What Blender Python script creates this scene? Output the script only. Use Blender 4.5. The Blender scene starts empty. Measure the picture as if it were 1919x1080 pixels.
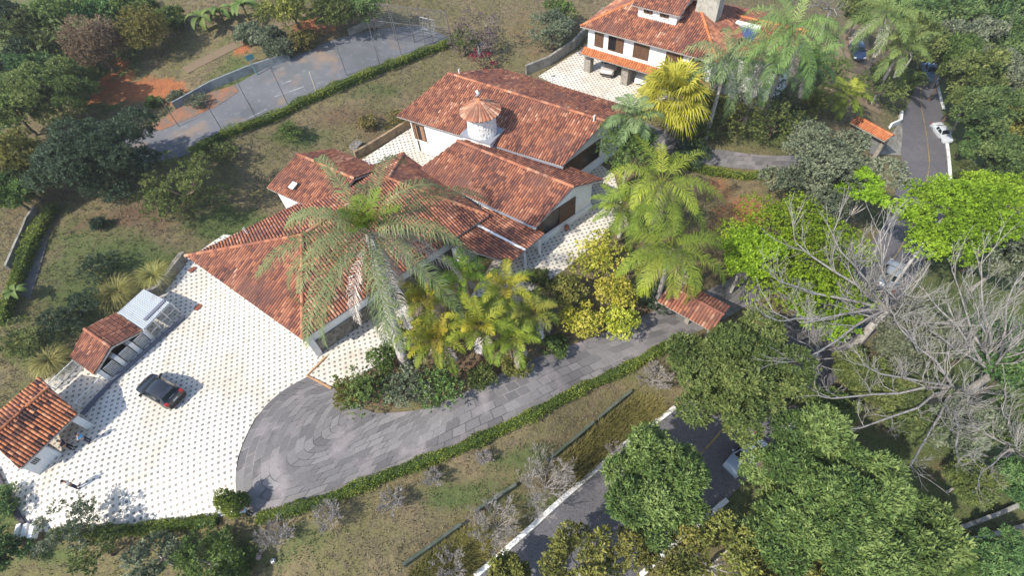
import bpy, bmesh, math, random
import numpy as np
from mathutils import Vector, Matrix
random.seed(7)
SC = bpy.context.scene
COL = SC.collection
# ------------------------------------------------------------------ camera
FPX, CX, CY, HC = 930.0, 959.5, 540.0, 33.0      # focal length in photo pixels, image centre, camera height
_d = np.array([80.0, 730.0, FPX]); _d /= np.linalg.norm(_d)
_f = np.array([0, 0, 1.0]) - _d[2]*_d; _f /= np.linalg.norm(_f)
_x = np.cross(_f, -_d)
CAMM = np.array([_x, _f, -_d])
def rayv(px, py): return CAMM @ np.array([px-CX, py-CY, FPX])
cam_d = bpy.data.cameras.new('camera'); cam = bpy.data.objects.new('camera', cam_d); COL.objects.link(cam)
cam_d.sensor_fit = 'HORIZONTAL'; cam_d.sensor_width = 36; cam_d.lens = 36*FPX/1919
cam_d.clip_end = 1500; cam_d.clip_start = 0.5
_m = Matrix.Identity(4)
for _i, _v in enumerate(((1, 0, 0), (0, -1, 0), (0, 0, -1))):
    _w = CAMM @ np.array(_v, float)
    for _j in range(3): _m[_j][_i] = _w[_j]
_m.translation = (0, 0, HC)
cam.matrix_world = _m
SC.camera = cam
# ------------------------------------------------------------------ light
SUN_EL, SUN_TO = 45.0, Vector((0.85, 0.53, 0)).normalized()     # shadows fall towards SUN_TO
world = bpy.data.worlds.new('World'); SC.world = world; world.use_nodes = True
_nt = world.node_tree; _bg = _nt.nodes['Background']
_sky = _nt.nodes.new('ShaderNodeTexSky'); _sky.sky_type = 'NISHITA'; _sky.sun_disc = False
_sky.sun_elevation = math.radians(SUN_EL); _sky.sun_rotation = math.atan2(-SUN_TO.x, -SUN_TO.y)
_nt.links.new(_sky.outputs[0], _bg.inputs[0]); _bg.inputs[1].default_value = 0.15
sun_d = bpy.data.lights.new('sun', 'SUN'); sun = bpy.data.objects.new('sun', sun_d); COL.objects.link(sun)
sun_d.energy = 3.5; sun_d.angle = math.radians(0.53); sun_d.color = (1.0, 0.945, 0.845)
_dir = Vector((SUN_TO.x*math.cos(math.radians(SUN_EL)), SUN_TO.y*math.cos(math.radians(SUN_EL)), -math.sin(math.radians(SUN_EL))))
sun.rotation_euler = _dir.to_track_quat('-Z', 'Y').to_euler(); sun.location = (-40, -40, 60)
SC.view_settings.view_transform = 'Standard'; SC.view_settings.look = 'None'
SC.view_settings.exposure = 0.9; SC.view_settings.gamma = 1
SC.cycles.use_denoising = True; SC.cycles.max_bounces = 6; SC.cycles.transparent_max_bounces = 6
# ------------------------------------------------------------------ naming helpers
def tag(o, label, cat, group=None):
    o['label'] = label; o['category'] = cat
    if group: o['group'] = group
    return o
def thing(name, label, cat, loc=(0, 0, 0), rz=0, group=None, s=1.0):
    o = bpy.data.objects.new(name, None); COL.objects.link(o); o.empty_display_size = .3
    o.location = loc; o.rotation_euler = (0, 0, rz); o.scale = (s, s, s)
    return tag(o, label, cat, group)
def link(name, me, parent=None):
    o = bpy.data.objects.new(name, me); COL.objects.link(o)
    if parent is not None: o.parent = parent
    return o
def mesh(name, V, Fc, mats, parent=None, mi=None, smooth=False, tint=None):
    me = bpy.data.meshes.new(name)
    me.from_pydata([tuple(v) for v in V], [], [tuple(f) for f in Fc])
    for m in (mats if isinstance(mats, (list, tuple)) else [mats]): me.materials.append(m)
    if mi is not None: me.polygons.foreach_set('material_index', np.array(mi, np.int32))
    if tint is not None:
        a = me.attributes.new('tint', 'FLOAT', 'FACE'); a.data.foreach_set('value', np.array(tint, np.float32))
    if smooth: me.polygons.foreach_set('use_smooth', np.ones(len(me.polygons), bool))
    me.update()
    return link(name, me, parent)
def npmesh(name, V, Q, mats, tint=None, smooth=False, mi=None):
    """V (n,3), Q (m,k) -> mesh data"""
    me = bpy.data.meshes.new(name); V = np.asarray(V, np.float32); Q = np.asarray(Q, np.int32); k = Q.shape[1]
    me.vertices.add(len(V)); me.vertices.foreach_set('co', V.ravel())
    me.loops.add(Q.size); me.loops.foreach_set('vertex_index', Q.ravel())
    me.polygons.add(len(Q)); me.polygons.foreach_set('loop_start', np.arange(0, Q.size, k, dtype=np.int32))
    me.polygons.foreach_set('loop_total', np.full(len(Q), k, np.int32))
    for m in (mats if isinstance(mats, (list, tuple)) else [mats]): me.materials.append(m)
    if mi is not None: me.polygons.foreach_set('material_index', np.asarray(mi, np.int32))
    if tint is not None:
        a = me.attributes.new('tint', 'FLOAT', 'FACE'); a.data.foreach_set('value', np.asarray(tint, np.float32))
    if smooth: me.polygons.foreach_set('use_smooth', np.ones(len(Q), bool))
    me.update(calc_edges=True)
    return me
def bmobj(name, bm, mats, parent=None, smooth=False):
    me = bpy.data.meshes.new(name); bm.to_mesh(me); bm.free()
    for m in (mats if isinstance(mats, (list, tuple)) else [mats]): me.materials.append(m)
    if smooth: me.polygons.foreach_set('use_smooth', np.ones(len(me.polygons), bool))
    return link(name, me, parent)
def dup(root, loc, rz, label, group=None, s=1.0):
    r = root.copy(); COL.objects.link(r); r.location = loc; r.rotation_euler = (0, 0, rz)
    r.scale = (s, s, s) if not isinstance(s, (tuple, list)) else s
    r['label'] = label
    if group: r['group'] = group
    for ch in root.children:
        c = ch.copy(); COL.objects.link(c); c.parent = r
        for g in ch.children:
            e = g.copy(); COL.objects.link(e); e.parent = c
    return r
# ------------------------------------------------------------------ materials
def mat(name, col, rough=.8, spec=.3, metal=0.0, noise=None, bump=None, tintramp=None, coords='Object', emit=None, trans=0.0, objvar=0.0):
    """noise: list of (scale, colour2, lo, hi, detail) mixed over col; bump: (scale, strength, dist); tintramp: list of (pos, colour) driven by the face attribute 'tint'"""
    m = bpy.data.materials.new(name); m.use_nodes = True
    nt = m.node_tree; N = nt.nodes; L = nt.links; p = N['Principled BSDF']
    p.inputs['Roughness'].default_value = rough; p.inputs['Specular IOR Level'].default_value = spec; p.inputs['Metallic'].default_value = metal
    p.inputs['Base Color'].default_value = (*col, 1)
    tc = N.new('ShaderNodeTexCoord'); vec = tc.outputs[coords] if coords != 'World' else N.new('ShaderNodeNewGeometry').outputs['Position']
    cur = None
    if tintramp:
        at = N.new('ShaderNodeAttribute'); at.attribute_name = 'tint'
        cr = N.new('ShaderNodeValToRGB'); el = cr.color_ramp.elements
        el[0].position, el[0].color = tintramp[0][0], (*tintramp[0][1], 1)
        el[1].position, el[1].color = tintramp[-1][0], (*tintramp[-1][1], 1)
        for ps, c in tintramp[1:-1]:
            e = el.new(ps); e.color = (*c, 1)
        L.new(at.outputs['Fac'], cr.inputs[0]); cur = cr.outputs[0]
    for (sc, c2, lo, hi, det) in (noise or []):
        nz = N.new('ShaderNodeTexNoise'); nz.inputs['Scale'].default_value = sc; nz.inputs['Detail'].default_value = det
        nz.inputs['Roughness'].default_value = .6
        L.new(vec, nz.inputs['Vector'])
        mr = N.new('ShaderNodeMapRange'); mr.inputs[1].default_value = lo; mr.inputs[2].default_value = hi; L.new(nz.outputs['Fac'], mr.inputs[0])
        mx = N.new('ShaderNodeMix'); mx.data_type = 'RGBA'; L.new(mr.outputs[0], mx.inputs[0])
        if cur is None: mx.inputs[6].default_value = (*col, 1)
        else: L.new(cur, mx.inputs[6])
        mx.inputs[7].default_value = (*c2, 1); cur = mx.outputs[2]
    if objvar:
        oi = N.new('ShaderNodeObjectInfo'); hs = N.new('ShaderNodeHueSaturation')
        mr = N.new('ShaderNodeMapRange'); mr.inputs[3].default_value = 1-objvar; mr.inputs[4].default_value = 1+objvar
        L.new(oi.outputs['Random'], mr.inputs[0]); L.new(mr.outputs[0], hs.inputs['Value'])
        mr2 = N.new('ShaderNodeMapRange'); mr2.inputs[3].default_value = .5-objvar*.12; mr2.inputs[4].default_value = .5+objvar*.12
        L.new(oi.outputs['Random'], mr2.inputs[0]); L.new(mr2.outputs[0], hs.inputs['Hue'])
        if cur is not None: L.new(cur, hs.inputs['Color'])
        else: hs.inputs['Color'].default_value = (*col, 1)
        cur = hs.outputs[0]
    if cur is not None: L.new(cur, p.inputs['Base Color'])
    if bump:
        nz = N.new('ShaderNodeTexNoise'); nz.inputs['Scale'].default_value = bump[0]; nz.inputs['Detail'].default_value = 5; L.new(vec, nz.inputs['Vector'])
        b = N.new('ShaderNodeBump'); b.inputs['Strength'].default_value = bump[1]; b.inputs['Distance'].default_value = bump[2]
        L.new(nz.outputs['Fac'], b.inputs['Height']); L.new(b.outputs[0], p.inputs['Normal'])
    if trans > 0:
        t = N.new('ShaderNodeBsdfTranslucent'); ms = N.new('ShaderNodeMixShader'); ms.inputs[0].default_value = trans
        if cur is not None: L.new(cur, t.inputs[0])
        else: t.inputs[0].default_value = (*col, 1)
        L.new(p.outputs[0], ms.inputs[1]); L.new(t.outputs[0], ms.inputs[2]); L.new(ms.outputs[0], N['Material Output'].inputs[0])
    return m
def leafmat(name, dark, mid, light, trans=.28, objvar=.12, rough=.6):
    return mat(name, mid, rough, .25, tintramp=[(0, dark), (.5, mid), (1, light)], trans=trans, objvar=objvar)
# ------------------------------------------------------------------ terrain
def P(px, py, z):
    r = rayv(px, py); t = (z-HC)/r[2]
    return Vector((r[0]*t, r[1]*t, z))
CTRL = [(100,950,0),(300,610,0),(450,750,0),(600,690,0),(200,700,0),(400,900,0),(20,900,0),(150,800,0),(330,560,0),
 (480,520,0),(560,500,0),(680,420,0),(800,400,0),(1000,420,0),(1060,330,0),(900,200,0),(740,270,0),(1120,400,0),(990,520,0),(700,620,0),(850,560,-.05),
 (560,760,0),(540,930,-.1),(650,850,-.15),(800,790,-.3),(1000,720,-.7),(1200,625,-1.5),(1300,570,-2.3),(1400,535,-3.8),
 (600,1000,-1.2),(700,960,-1.5),(900,870,-2),(1050,795,-2.4),(1180,715,-3),(760,1060,-2.9),(950,920,-3.2),(1180,745,-4.0),(850,1040,-3.9),(1100,850,-4.6),
 (950,1070,-5),(1150,900,-5.3),(1350,800,-6),(1550,650,-6.4),(1680,470,-7.4),(1730,300,-9),(1735,170,-10.5),(1050,1110,-5.2),
 (1500,900,-8),(1700,700,-9),(1900,1000,-11),(1900,500,-11),(1900,200,-13),(1800,50,-13),(1300,1060,-7),
 (300,1050,-2),(80,1060,-2),(20,1000,-1),(500,1050,-2.2),(150,1030,-1.4),
 (300,250,3.6),(500,190,3.6),(800,80,3.6),(430,260,3.5),(640,165,3.5),(560,260,1.8),(450,340,1.4),(620,280,.7),(700,210,1.6),(780,170,1.6),
 (300,420,2.3),(420,420,.8),(200,450,2.8),(100,550,2.3),(60,650,1.8),(0,720,1.2),(220,560,1.0),(50,450,3.2),(0,560,3),
 (300,140,5.3),(450,60,7),(150,100,6.5),(0,300,5),(600,20,7),(0,50,8),(300,10,9),(800,10,5),(950,50,3),(950,110,1.6),(330,190,4.2),
 (1100,150,.2),(1200,80,.2),(1180,170,.1),(1350,200,0),(1300,30,1),(1400,250,-1),(1450,290,-1.6),(1500,200,-1.8),(1550,230,-3),(1640,240,-6),(1600,100,-4.5),(1680,280,-8.4),
 (1600,350,-6.5),(1400,400,-3),(1250,370,-.8),(1200,300,-.3),(1330,270,-.8)]
_CPT = np.array([list(P(*c)) for c in CTRL] + [(-120,30,8),(-110,120,12),(0,170,8),(110,170,-10),(170,90,-16),(150,10,-15),(60,-40,-12),(-20,-50,-5),(-90,-30,-2)])
def _tps(r2): return np.where(r2 > 1e-9, r2*np.log(np.maximum(r2, 1e-9)), 0)
_NC = len(_CPT)
_K = _tps(((_CPT[:, None, :2]-_CPT[None, :, :2])**2).sum(2)) + np.eye(_NC)*4.0
_Pm = np.hstack([np.ones((_NC, 1)), _CPT[:, :2]])
_A = np.zeros((_NC+3, _NC+3)); _A[:_NC, :_NC] = _K; _A[:_NC, _NC:] = _Pm; _A[_NC:, :_NC] = _Pm.T
_TPSW = np.linalg.solve(_A, np.concatenate([_CPT[:, 2], np.zeros(3)]))
def Tv(xy):
    xy = np.asarray(xy, float).reshape(-1, 2); out = np.empty(len(xy))
    for i in range(0, len(xy), 20000):
        q = xy[i:i+20000]
        out[i:i+20000] = _tps(((q[:, None]-_CPT[None, :, :2])**2).sum(2)) @ _TPSW[:_NC] + np.hstack([np.ones((len(q), 1)), q]) @ _TPSW[_NC:]
    return np.clip(out, -18, 14)
def T(x, y): return float(Tv([(x, y)])[0])
def C(px, py, h=0.0):
    """ground point whose spot h metres above shows at this pixel"""
    z = h
    for _ in range(40):
        p = P(px, py, z); z = .5*z + .5*(T(p.x, p.y)+h)
    p = P(px, py, z); return Vector((p.x, p.y, z-h))
def G(px, py): return C(px, py, 0)
def mpp(p):
    """metres per photo pixel at a world point"""
    v = CAMM.T @ (np.array(p)-np.array([0, 0, HC])); return v[2]/FPX
# ------------------------------------------------------------------ shared geometry helpers
def box(bm, c, ux, uy, uz, sx, sy, sz, mi=0):
    c = Vector(c); ux, uy, uz = Vector(ux), Vector(uy), Vector(uz); vs = []
    for a in (-1, 1):
        for b in (-1, 1):
            for e in (-1, 1): vs.append(bm.verts.new(c+ux*(a*sx/2)+uy*(b*sy/2)+uz*(e*sz/2)))
    for f in ((0, 1, 3, 2), (4, 6, 7, 5), (0, 4, 5, 1), (2, 3, 7, 6), (0, 2, 6, 4), (1, 5, 7, 3)):
        bm.faces.new([vs[i] for i in f]).material_index = mi
    return vs
ZU = Vector((0, 0, 1))
def bar(bm, a, b, w, h, up=ZU, mi=0):
    a, b = Vector(a), Vector(b); d = b-a; l = d.length
    if l < 1e-6: return
    d.normalize(); s = d.cross(up)
    if s.length < 1e-4: s = d.cross(Vector((1, 0, 0)))
    s.normalize(); u = s.cross(d)
    box(bm, (a+b)/2, d, s, u, l, w, h, mi)
def prism(bm, pts, z0, z1, mi=0):
    """vertical prism over a 2D outline; z0/z1 numbers or per-point lists"""
    n = len(pts); zz0 = z0 if isinstance(z0, list) else [z0]*n; zz1 = z1 if isinstance(z1, list) else [z1]*n
    area = sum(pts[i][0]*pts[(i+1) % n][1]-pts[(i+1) % n][0]*pts[i][1] for i in range(n))
    if area < 0: pts = pts[::-1]; zz0 = zz0[::-1]; zz1 = zz1[::-1]
    lo = [bm.verts.new((p[0], p[1], z)) for p, z in zip(pts, zz0)]; hi = [bm.verts.new((p[0], p[1], z)) for p, z in zip(pts, zz1)]
    for i in range(n):
        j = (i+1) % n; bm.faces.new((lo[i], lo[j], hi[j], hi[i])).material_index = mi
    bm.faces.new(hi).material_index = mi; bm.faces.new(lo[::-1]).material_index = mi
def tubes(segs, k=6):
    """segs: (p0, p1, r0, r1) -> V, Q"""
    s = np.array([[*a, *b, r0, r1] for a, b, r0, r1 in segs], float); p0, p1, r0, r1 = s[:, :3], s[:, 3:6], s[:, 6], s[:, 7]
    d = p1-p0; d /= np.linalg.norm(d, axis=1, keepdims=True)+1e-9
    ref = np.where(np.abs(d[:, 2:3]) < .9, np.array([[0, 0, 1.]]), np.array([[1., 0, 0]]))
    u = np.cross(d, ref); u /= np.linalg.norm(u, axis=1, keepdims=True); w = np.cross(d, u)
    th = np.arange(k)*2*math.pi/k; cs, sn = np.cos(th)[None, :, None], np.sin(th)[None, :, None]
    ring = u[:, None]*cs+w[:, None]*sn
    A = p0[:, None]+ring*r0[:, None, None]; B = p1[:, None]+ring*r1[:, None, None]
    V = np.concatenate([A, B], 1).reshape(-1, 3)
    i = np.arange(k); j = (i+1) % k; q = np.stack([i, j, j+k, i+k], 1)
    Q = (q[None]+(np.arange(len(s))*2*k)[:, None, None]).reshape(-1, 4)
    return V, Q
def tube_obj(name, segs, m, parent=None, k=6, smooth=True):
    V, Q = tubes(segs, k); return link(name, npmesh(name, V, Q, m, smooth=smooth), parent)
def poly_resample(pts, step):
    out = []
    for a, b in zip(pts[:-1], pts[1:]):
        n = max(1, int((Vector(b)-Vector(a)).length/step))
        for i in range(n): out.append(Vector(a).lerp(Vector(b), i/n))
    out.append(Vector(pts[-1])); return out
def smooth_line(pts, n=8):
    pts = [Vector(p) for p in pts]; out = []
    for i in range(len(pts)-1):
        p0, p1, p2, p3 = pts[max(i-1, 0)], pts[i], pts[i+1], pts[min(i+2, len(pts)-1)]
        for k in range(n):
            t = k/n; out.append(.5*((2*p1)+(p2-p0)*t+(2*p0-5*p1+4*p2-p3)*t*t+(3*p1-p0-3*p2+p3)*t**3))
    out.append(pts[-1]); return out
# ------------------------------------------------------------------ setting materials
M = {}
def nodes_of(m): return m.node_tree.nodes, m.node_tree.links, m.node_tree.nodes['Principled BSDF']
def mathn(N, L, op, a, b=None):
    n = N.new('ShaderNodeMath'); n.operation = op
    for k, v in ((0, a), (1, b)):
        if v is None: continue
        if isinstance(v, (int, float)): n.inputs[k].default_value = v
        else: L.new(v, n.inputs[k])
    return n.outputs[0]
def tile_mat(name, ang, period, size):
    m = bpy.data.materials.new(name); m.use_nodes = True; N, L, p = nodes_of(m)
    g = N.new('ShaderNodeNewGeometry'); mp = N.new('ShaderNodeMapping'); mp.inputs['Rotation'].default_value = (0, 0, ang)
    mp.inputs['Scale'].default_value = (1/period, 1/period, 1/period); mp.vector_type = 'POINT'
    # a slight unevenness of the laying
    wn = N.new('ShaderNodeTexNoise'); wn.inputs['Scale'].default_value = .35
    vm = N.new('ShaderNodeVectorMath'); vm.operation = 'SCALE'; vm.inputs['Scale'].default_value = .12
    va = N.new('ShaderNodeVectorMath'); va.operation = 'ADD'
    L.new(g.outputs['Position'], wn.inputs['Vector']); L.new(wn.outputs['Color'], vm.inputs[0]); L.new(g.outputs['Position'], va.inputs[0]); L.new(vm.outputs[0], va.inputs[1])
    L.new(va.outputs[0], mp.inputs['Vector'])
    sx = N.new('ShaderNodeSeparateXYZ'); L.new(mp.outputs[0], sx.inputs[0])
    fx = mathn(N, L, 'ABSOLUTE', mathn(N, L, 'SUBTRACT', mathn(N, L, 'FRACT', sx.outputs[0]), .5))
    fy = mathn(N, L, 'ABSOLUTE', mathn(N, L, 'SUBTRACT', mathn(N, L, 'FRACT', sx.outputs[1]), .5))
    ins = mathn(N, L, 'LESS_THAN', mathn(N, L, 'MAXIMUM', fx, fy), size)
    grout = mathn(N, L, 'GREATER_THAN', mathn(N, L, 'MAXIMUM', fx, fy), .478)
    nz = N.new('ShaderNodeTexNoise'); nz.inputs['Scale'].default_value = .28; nz.inputs['Detail'].default_value = 6; L.new(g.outputs['Position'], nz.inputs['Vector'])
    cr = N.new('ShaderNodeValToRGB'); e = cr.color_ramp.elements; e[0].position = .3; e[0].color = (.55, .48, .385, 1); e[1].position = .58; e[1].color = (.65, .61, .54, 1); L.new(nz.outputs['Fac'], cr.inputs[0])
    wh = N.new('ShaderNodeTexWhiteNoise'); fl = N.new('ShaderNodeVectorMath'); fl.operation = 'FLOOR'; L.new(mp.outputs[0], fl.inputs[0]); L.new(fl.outputs[0], wh.inputs['Vector'])
    hs = N.new('ShaderNodeHueSaturation'); mr = N.new('ShaderNodeMapRange'); mr.inputs[3].default_value = .86; mr.inputs[4].default_value = 1.06
    L.new(wh.outputs['Value'], mr.inputs[0]); L.new(mr.outputs[0], hs.inputs['Value']); L.new(cr.outputs[0], hs.inputs['Color'])
    gn = N.new('ShaderNodeTexNoise'); gn.inputs['Scale'].default_value = 1.1; gn.inputs['Detail'].default_value = 8; gn.inputs['Roughness'].default_value = .7; L.new(g.outputs['Position'], gn.inputs['Vector'])
    gm = N.new('ShaderNodeMapRange'); gm.inputs[1].default_value = .54; gm.inputs[2].default_value = .78; gm.inputs[4].default_value = .75; L.new(gn.outputs['Fac'], gm.inputs[0])
    gr_ = N.new('ShaderNodeMix'); gr_.data_type = 'RGBA'; L.new(gm.outputs[0], gr_.inputs[0]); L.new(hs.outputs[0], gr_.inputs[6]); gr_.inputs[7].default_value = (.38, .34, .27, 1)
    dk = N.new('ShaderNodeMix'); dk.data_type = 'RGBA'; dk.inputs[6].default_value = (.135, .135, .125, 1); dk.inputs[7].default_value = (.24, .22, .18, 1); L.new(wh.outputs['Value'], dk.inputs[0])
    m1 = N.new('ShaderNodeMix'); m1.data_type = 'RGBA'; L.new(mathn(N, L, 'MULTIPLY', grout, .35), m1.inputs[0]); L.new(gr_.outputs[2], m1.inputs[6]); m1.inputs[7].default_value = (.3, .27, .22, 1)
    m2 = N.new('ShaderNodeMix'); m2.data_type = 'RGBA'; L.new(ins, m2.inputs[0]); L.new(m1.outputs[2], m2.inputs[6]); L.new(dk.outputs[2], m2.inputs[7])
    L.new(m2.outputs[2], p.inputs['Base Color']); p.inputs['Roughness'].default_value = .55; p.inputs['Specular IOR Level'].default_value = .35
    return m
_a, _b = P(400, 720, 0), P(409.9, 717.1, 0); TILE_ANG = -math.atan2((_b-_a).y, (_b-_a).x)
M['tile'] = tile_mat('paving tile', TILE_ANG, .42, .215)
# stone slab driveway laid by uv (along, across)
def slab_mat():
    m = bpy.data.materials.new('stone slab'); m.use_nodes = True; N, L, p = nodes_of(m)
    uv = N.new('ShaderNodeUVMap'); g = N.new('ShaderNodeNewGeometry')
    wn = N.new('ShaderNodeTexNoise'); wn.inputs['Scale'].default_value = .8; L.new(g.outputs['Position'], wn.inputs['Vector'])
    vm = N.new('ShaderNodeVectorMath'); vm.operation = 'SCALE'; vm.inputs['Scale'].default_value = .16; L.new(wn.outputs['Color'], vm.inputs[0])
    va = N.new('ShaderNodeVectorMath'); va.operation = 'ADD'; L.new(uv.outputs[0], va.inputs[0]); L.new(vm.outputs[0], va.inputs[1])
    br = N.new('ShaderNodeTexBrick'); br.inputs['Scale'].default_value = 1; br.inputs['Brick Width'].default_value = .92; br.inputs['Row Height'].default_value = .66
    br.inputs['Mortar Size'].default_value = .035; br.inputs['Mortar Smooth'].default_value = .6; br.inputs['Bias'].default_value = 0
    br.inputs['Color1'].default_value = (.10, .094, .094, 1); br.inputs['Color2'].default_value = (.19, .177, .172, 1); br.inputs['Mortar'].default_value = (.055, .048, .045, 1)
    L.new(va.outputs[0], br.inputs['Vector'])
    n1 = N.new('ShaderNodeTexNoise'); n1.inputs['Scale'].default_value = .5; n1.inputs['Detail'].default_value = 8; L.new(g.outputs['Position'], n1.inputs['Vector'])
    mr = N.new('ShaderNodeMapRange'); mr.inputs[1].default_value = .54; mr.inputs[2].default_value = .74; L.new(n1.outputs['Fac'], mr.inputs[0])
    mx = N.new('ShaderNodeMix'); mx.data_type = 'RGBA'; L.new(mr.outputs[0], mx.inputs[0]); L.new(br.outputs['Color'], mx.inputs[6]); mx.inputs[7].default_value = (.25, .215, .215, 1)
    # pale worn mortar in part of the joints
    n2 = N.new('ShaderNodeTexNoise'); n2.inputs['Scale'].default_value = .22; n2.inputs['Detail'].default_value = 3; L.new(g.outputs['Position'], n2.inputs['Vector'])
    r2 = N.new('ShaderNodeMapRange'); r2.inputs[1].default_value = .47; r2.inputs[2].default_value = .58; L.new(n2.outputs['Fac'], r2.inputs[0])
    jm = mathn(N, L, 'MULTIPLY', mathn(N, L, 'MULTIPLY', r2.outputs[0], br.outputs['Fac']), .55)
    m3 = N.new('ShaderNodeMix'); m3.data_type = 'RGBA'; L.new(jm, m3.inputs[0]); L.new(mx.outputs[2], m3.inputs[6]); m3.inputs[7].default_value = (.36, .32, .30, 1)
    n4 = N.new('ShaderNodeTexNoise'); n4.inputs['Scale'].default_value = 7; n4.inputs['Detail'].default_value = 5; L.new(g.outputs['Position'], n4.inputs['Vector'])
    r4 = N.new('ShaderNodeMapRange'); r4.inputs[3].default_value = .72; r4.inputs[4].default_value = 1.25; L.new(n4.outputs['Fac'], r4.inputs[0])
    hs = N.new('ShaderNodeHueSaturation'); L.new(r4.outputs[0], hs.inputs['Value']); L.new(m3.outputs[2], hs.inputs['Color'])
    L.new(hs.outputs[0], p.inputs['Base Color']); p.inputs['Roughness'].default_value = .85
    b = N.new('ShaderNodeBump'); b.inputs['Strength'].default_value = .5; b.inputs['Distance'].default_value = .04; L.new(n4.outputs['Fac'], b.inputs['Height']); L.new(b.outputs[0], p.inputs['Normal'])
    return m
M['slab'] = slab_mat()
M['asphalt'] = mat('asphalt', (.125, .12, .13), .9, .2, noise=[(.25, (.165, .15, .155), .42, .65, 6), (9, (.06, .058, .06), .45, .7, 4), (.9, (.15, .125, .105), .62, .78, 5)], bump=(25, .3, .02), coords='World')
M['court'] = mat('court concrete', (.135, .135, .145), .9, .2, noise=[(.35, (.11, .115, .12), .42, .62, 7), (1.7, (.19, .19, .195), .55, .75, 6), (.16, (.24, .17, .12), .60, .74, 6)], bump=(12, .3, .03), coords='World')
M['whitepaint'] = mat('white paint', (.74, .73, .70), .7, .3, noise=[(1.6, (.45, .42, .37), .56, .8, 5)], coords='World')
M['kerb'] = mat('white kerb paint', (.70, .69, .66), .8, .2, noise=[(1.3, (.30, .28, .24), .52, .72, 6)], coords='World')
M['concrete'] = mat('weathered concrete', (.26, .245, .21), .9, .2, noise=[(.8, (.10, .095, .075), .45, .68, 6), (5, (.36, .34, .30), .55, .75, 4)], bump=(10, .4, .03), coords='World')
M['mossywall'] = mat('mossy concrete', (.09, .10, .08), .9, .2, noise=[(.9, (.05, .065, .04), .42, .65, 6), (4, (.2, .21, .18), .6, .8, 4)], bump=(10, .4, .03), coords='World')
M['stonewall'] = mat('rough stone wall', (.22, .20, .17), .9, .2, noise=[(2.2, (.10, .095, .08), .42, .6, 3), (5, (.30, .27, .22), .55, .7, 4)], bump=(4, .9, .12), coords='World')
M['yellowline'] = mat('yellow road paint', (.33, .23, .085), .8, .2, noise=[(1.5, (.14, .125, .10), .45, .62, 5)], coords='World')
M['courtline'] = mat('faded white line', (.29, .29, .29), .85, .2, noise=[(1.2, (.18, .18, .185), .42, .58, 5)], coords='World')
# ------------------------------------------------------------------ ground
GRAV = {}
def ground_mat():
    m = bpy.data.materials.new('ground'); m.use_nodes = True; N, L, p = nodes_of(m)
    g = N.new('ShaderNodeNewGeometry')
    def nz(s, d, lo, hi):
        n = N.new('ShaderNodeTexNoise'); n.inputs['Scale'].default_value = s; n.inputs['Detail'].default_value = d; n.inputs['Roughness'].default_value = .65
        L.new(g.outputs['Position'], n.inputs['Vector']); r = N.new('ShaderNodeMapRange'); r.inputs[1].default_value = lo; r.inputs[2].default_value = hi; L.new(n.outputs['Fac'], r.inputs[0]); return r.outputs[0], n.outputs['Fac']
    def mix(f, a, b):
        x = N.new('ShaderNodeMix'); x.data_type = 'RGBA'
        L.new(f, x.inputs[0])
        for k, v in ((6, a), (7, b)):
            if isinstance(v, tuple): x.inputs[k].default_value = (*v, 1)
            else: L.new(v, x.inputs[k])
        return x.outputs[2]
    f1, _ = nz(.22, 7, .38, .62); f2, _ = nz(1.6, 6, .45, .7); f3, h3 = nz(6, 6, .35, .7)
    dry = mix(f1, (.20, .155, .088), (.14, .13, .055)); dry = mix(f2, dry, (.115, .092, .06))
    green = mix(f2, (.08, .105, .035), (.115, .135, .05))
    soil = mix(f2, (.15, .095, .06), (.10, .068, .048))
    red = mix(f2, (.33, .125, .055), (.22, .09, .045))
    cur = dry
    for nm, c in (('green', green), ('soil', soil), ('red', red)):
        a = N.new('ShaderNodeAttribute'); a.attribute_name = nm
        e = mathn(N, L, 'ADD', a.outputs['Fac'], mathn(N, L, 'MULTIPLY', mathn(N, L, 'SUBTRACT', h3, .5), 1.1))
        r = N.new('ShaderNodeMapRange'); r.inputs[1].default_value = .35; r.inputs[2].default_value = .68; L.new(e, r.inputs[0])
        cur = mix(r.outputs[0], cur, c)
    hs = N.new('ShaderNodeHueSaturation'); mr = N.new('ShaderNodeMapRange'); mr.inputs[3].default_value = .7; mr.inputs[4].default_value = 1.25; L.new(f3, mr.inputs[0]); L.new(mr.outputs[0], hs.inputs['Value']); L.new(cur, hs.inputs['Color'])
    L.new(hs.outputs[0], p.inputs['Base Color']); p.inputs['Roughness'].default_value = .95; p.inputs['Specular IOR Level'].default_value = .1
    b = N.new('ShaderNodeBump'); b.inputs['Strength'].default_value = .7; b.inputs['Distance'].default_value = .12; L.new(h3, b.inputs['Height']); L.new(b.outputs[0], p.inputs['Normal'])
    return m
M['ground'] = ground_mat()
GX = np.arange(-100, 165, .8); GY = np.arange(-14, 175, .8)
_gx, _gy = np.meshgrid(GX, GY); _xy = np.stack([_gx.ravel(), _gy.ravel()], 1); _gz = Tv(_xy)
_rs = np.random.RandomState(3)
_nx, _ny = len(GX), len(GY)
_q = (np.arange(_ny-1)[:, None]*_nx+np.arange(_nx-1)[None]).ravel()
_Q = np.stack([_q, _q+1, _q+1+_nx, _q+_nx], 1)
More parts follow.
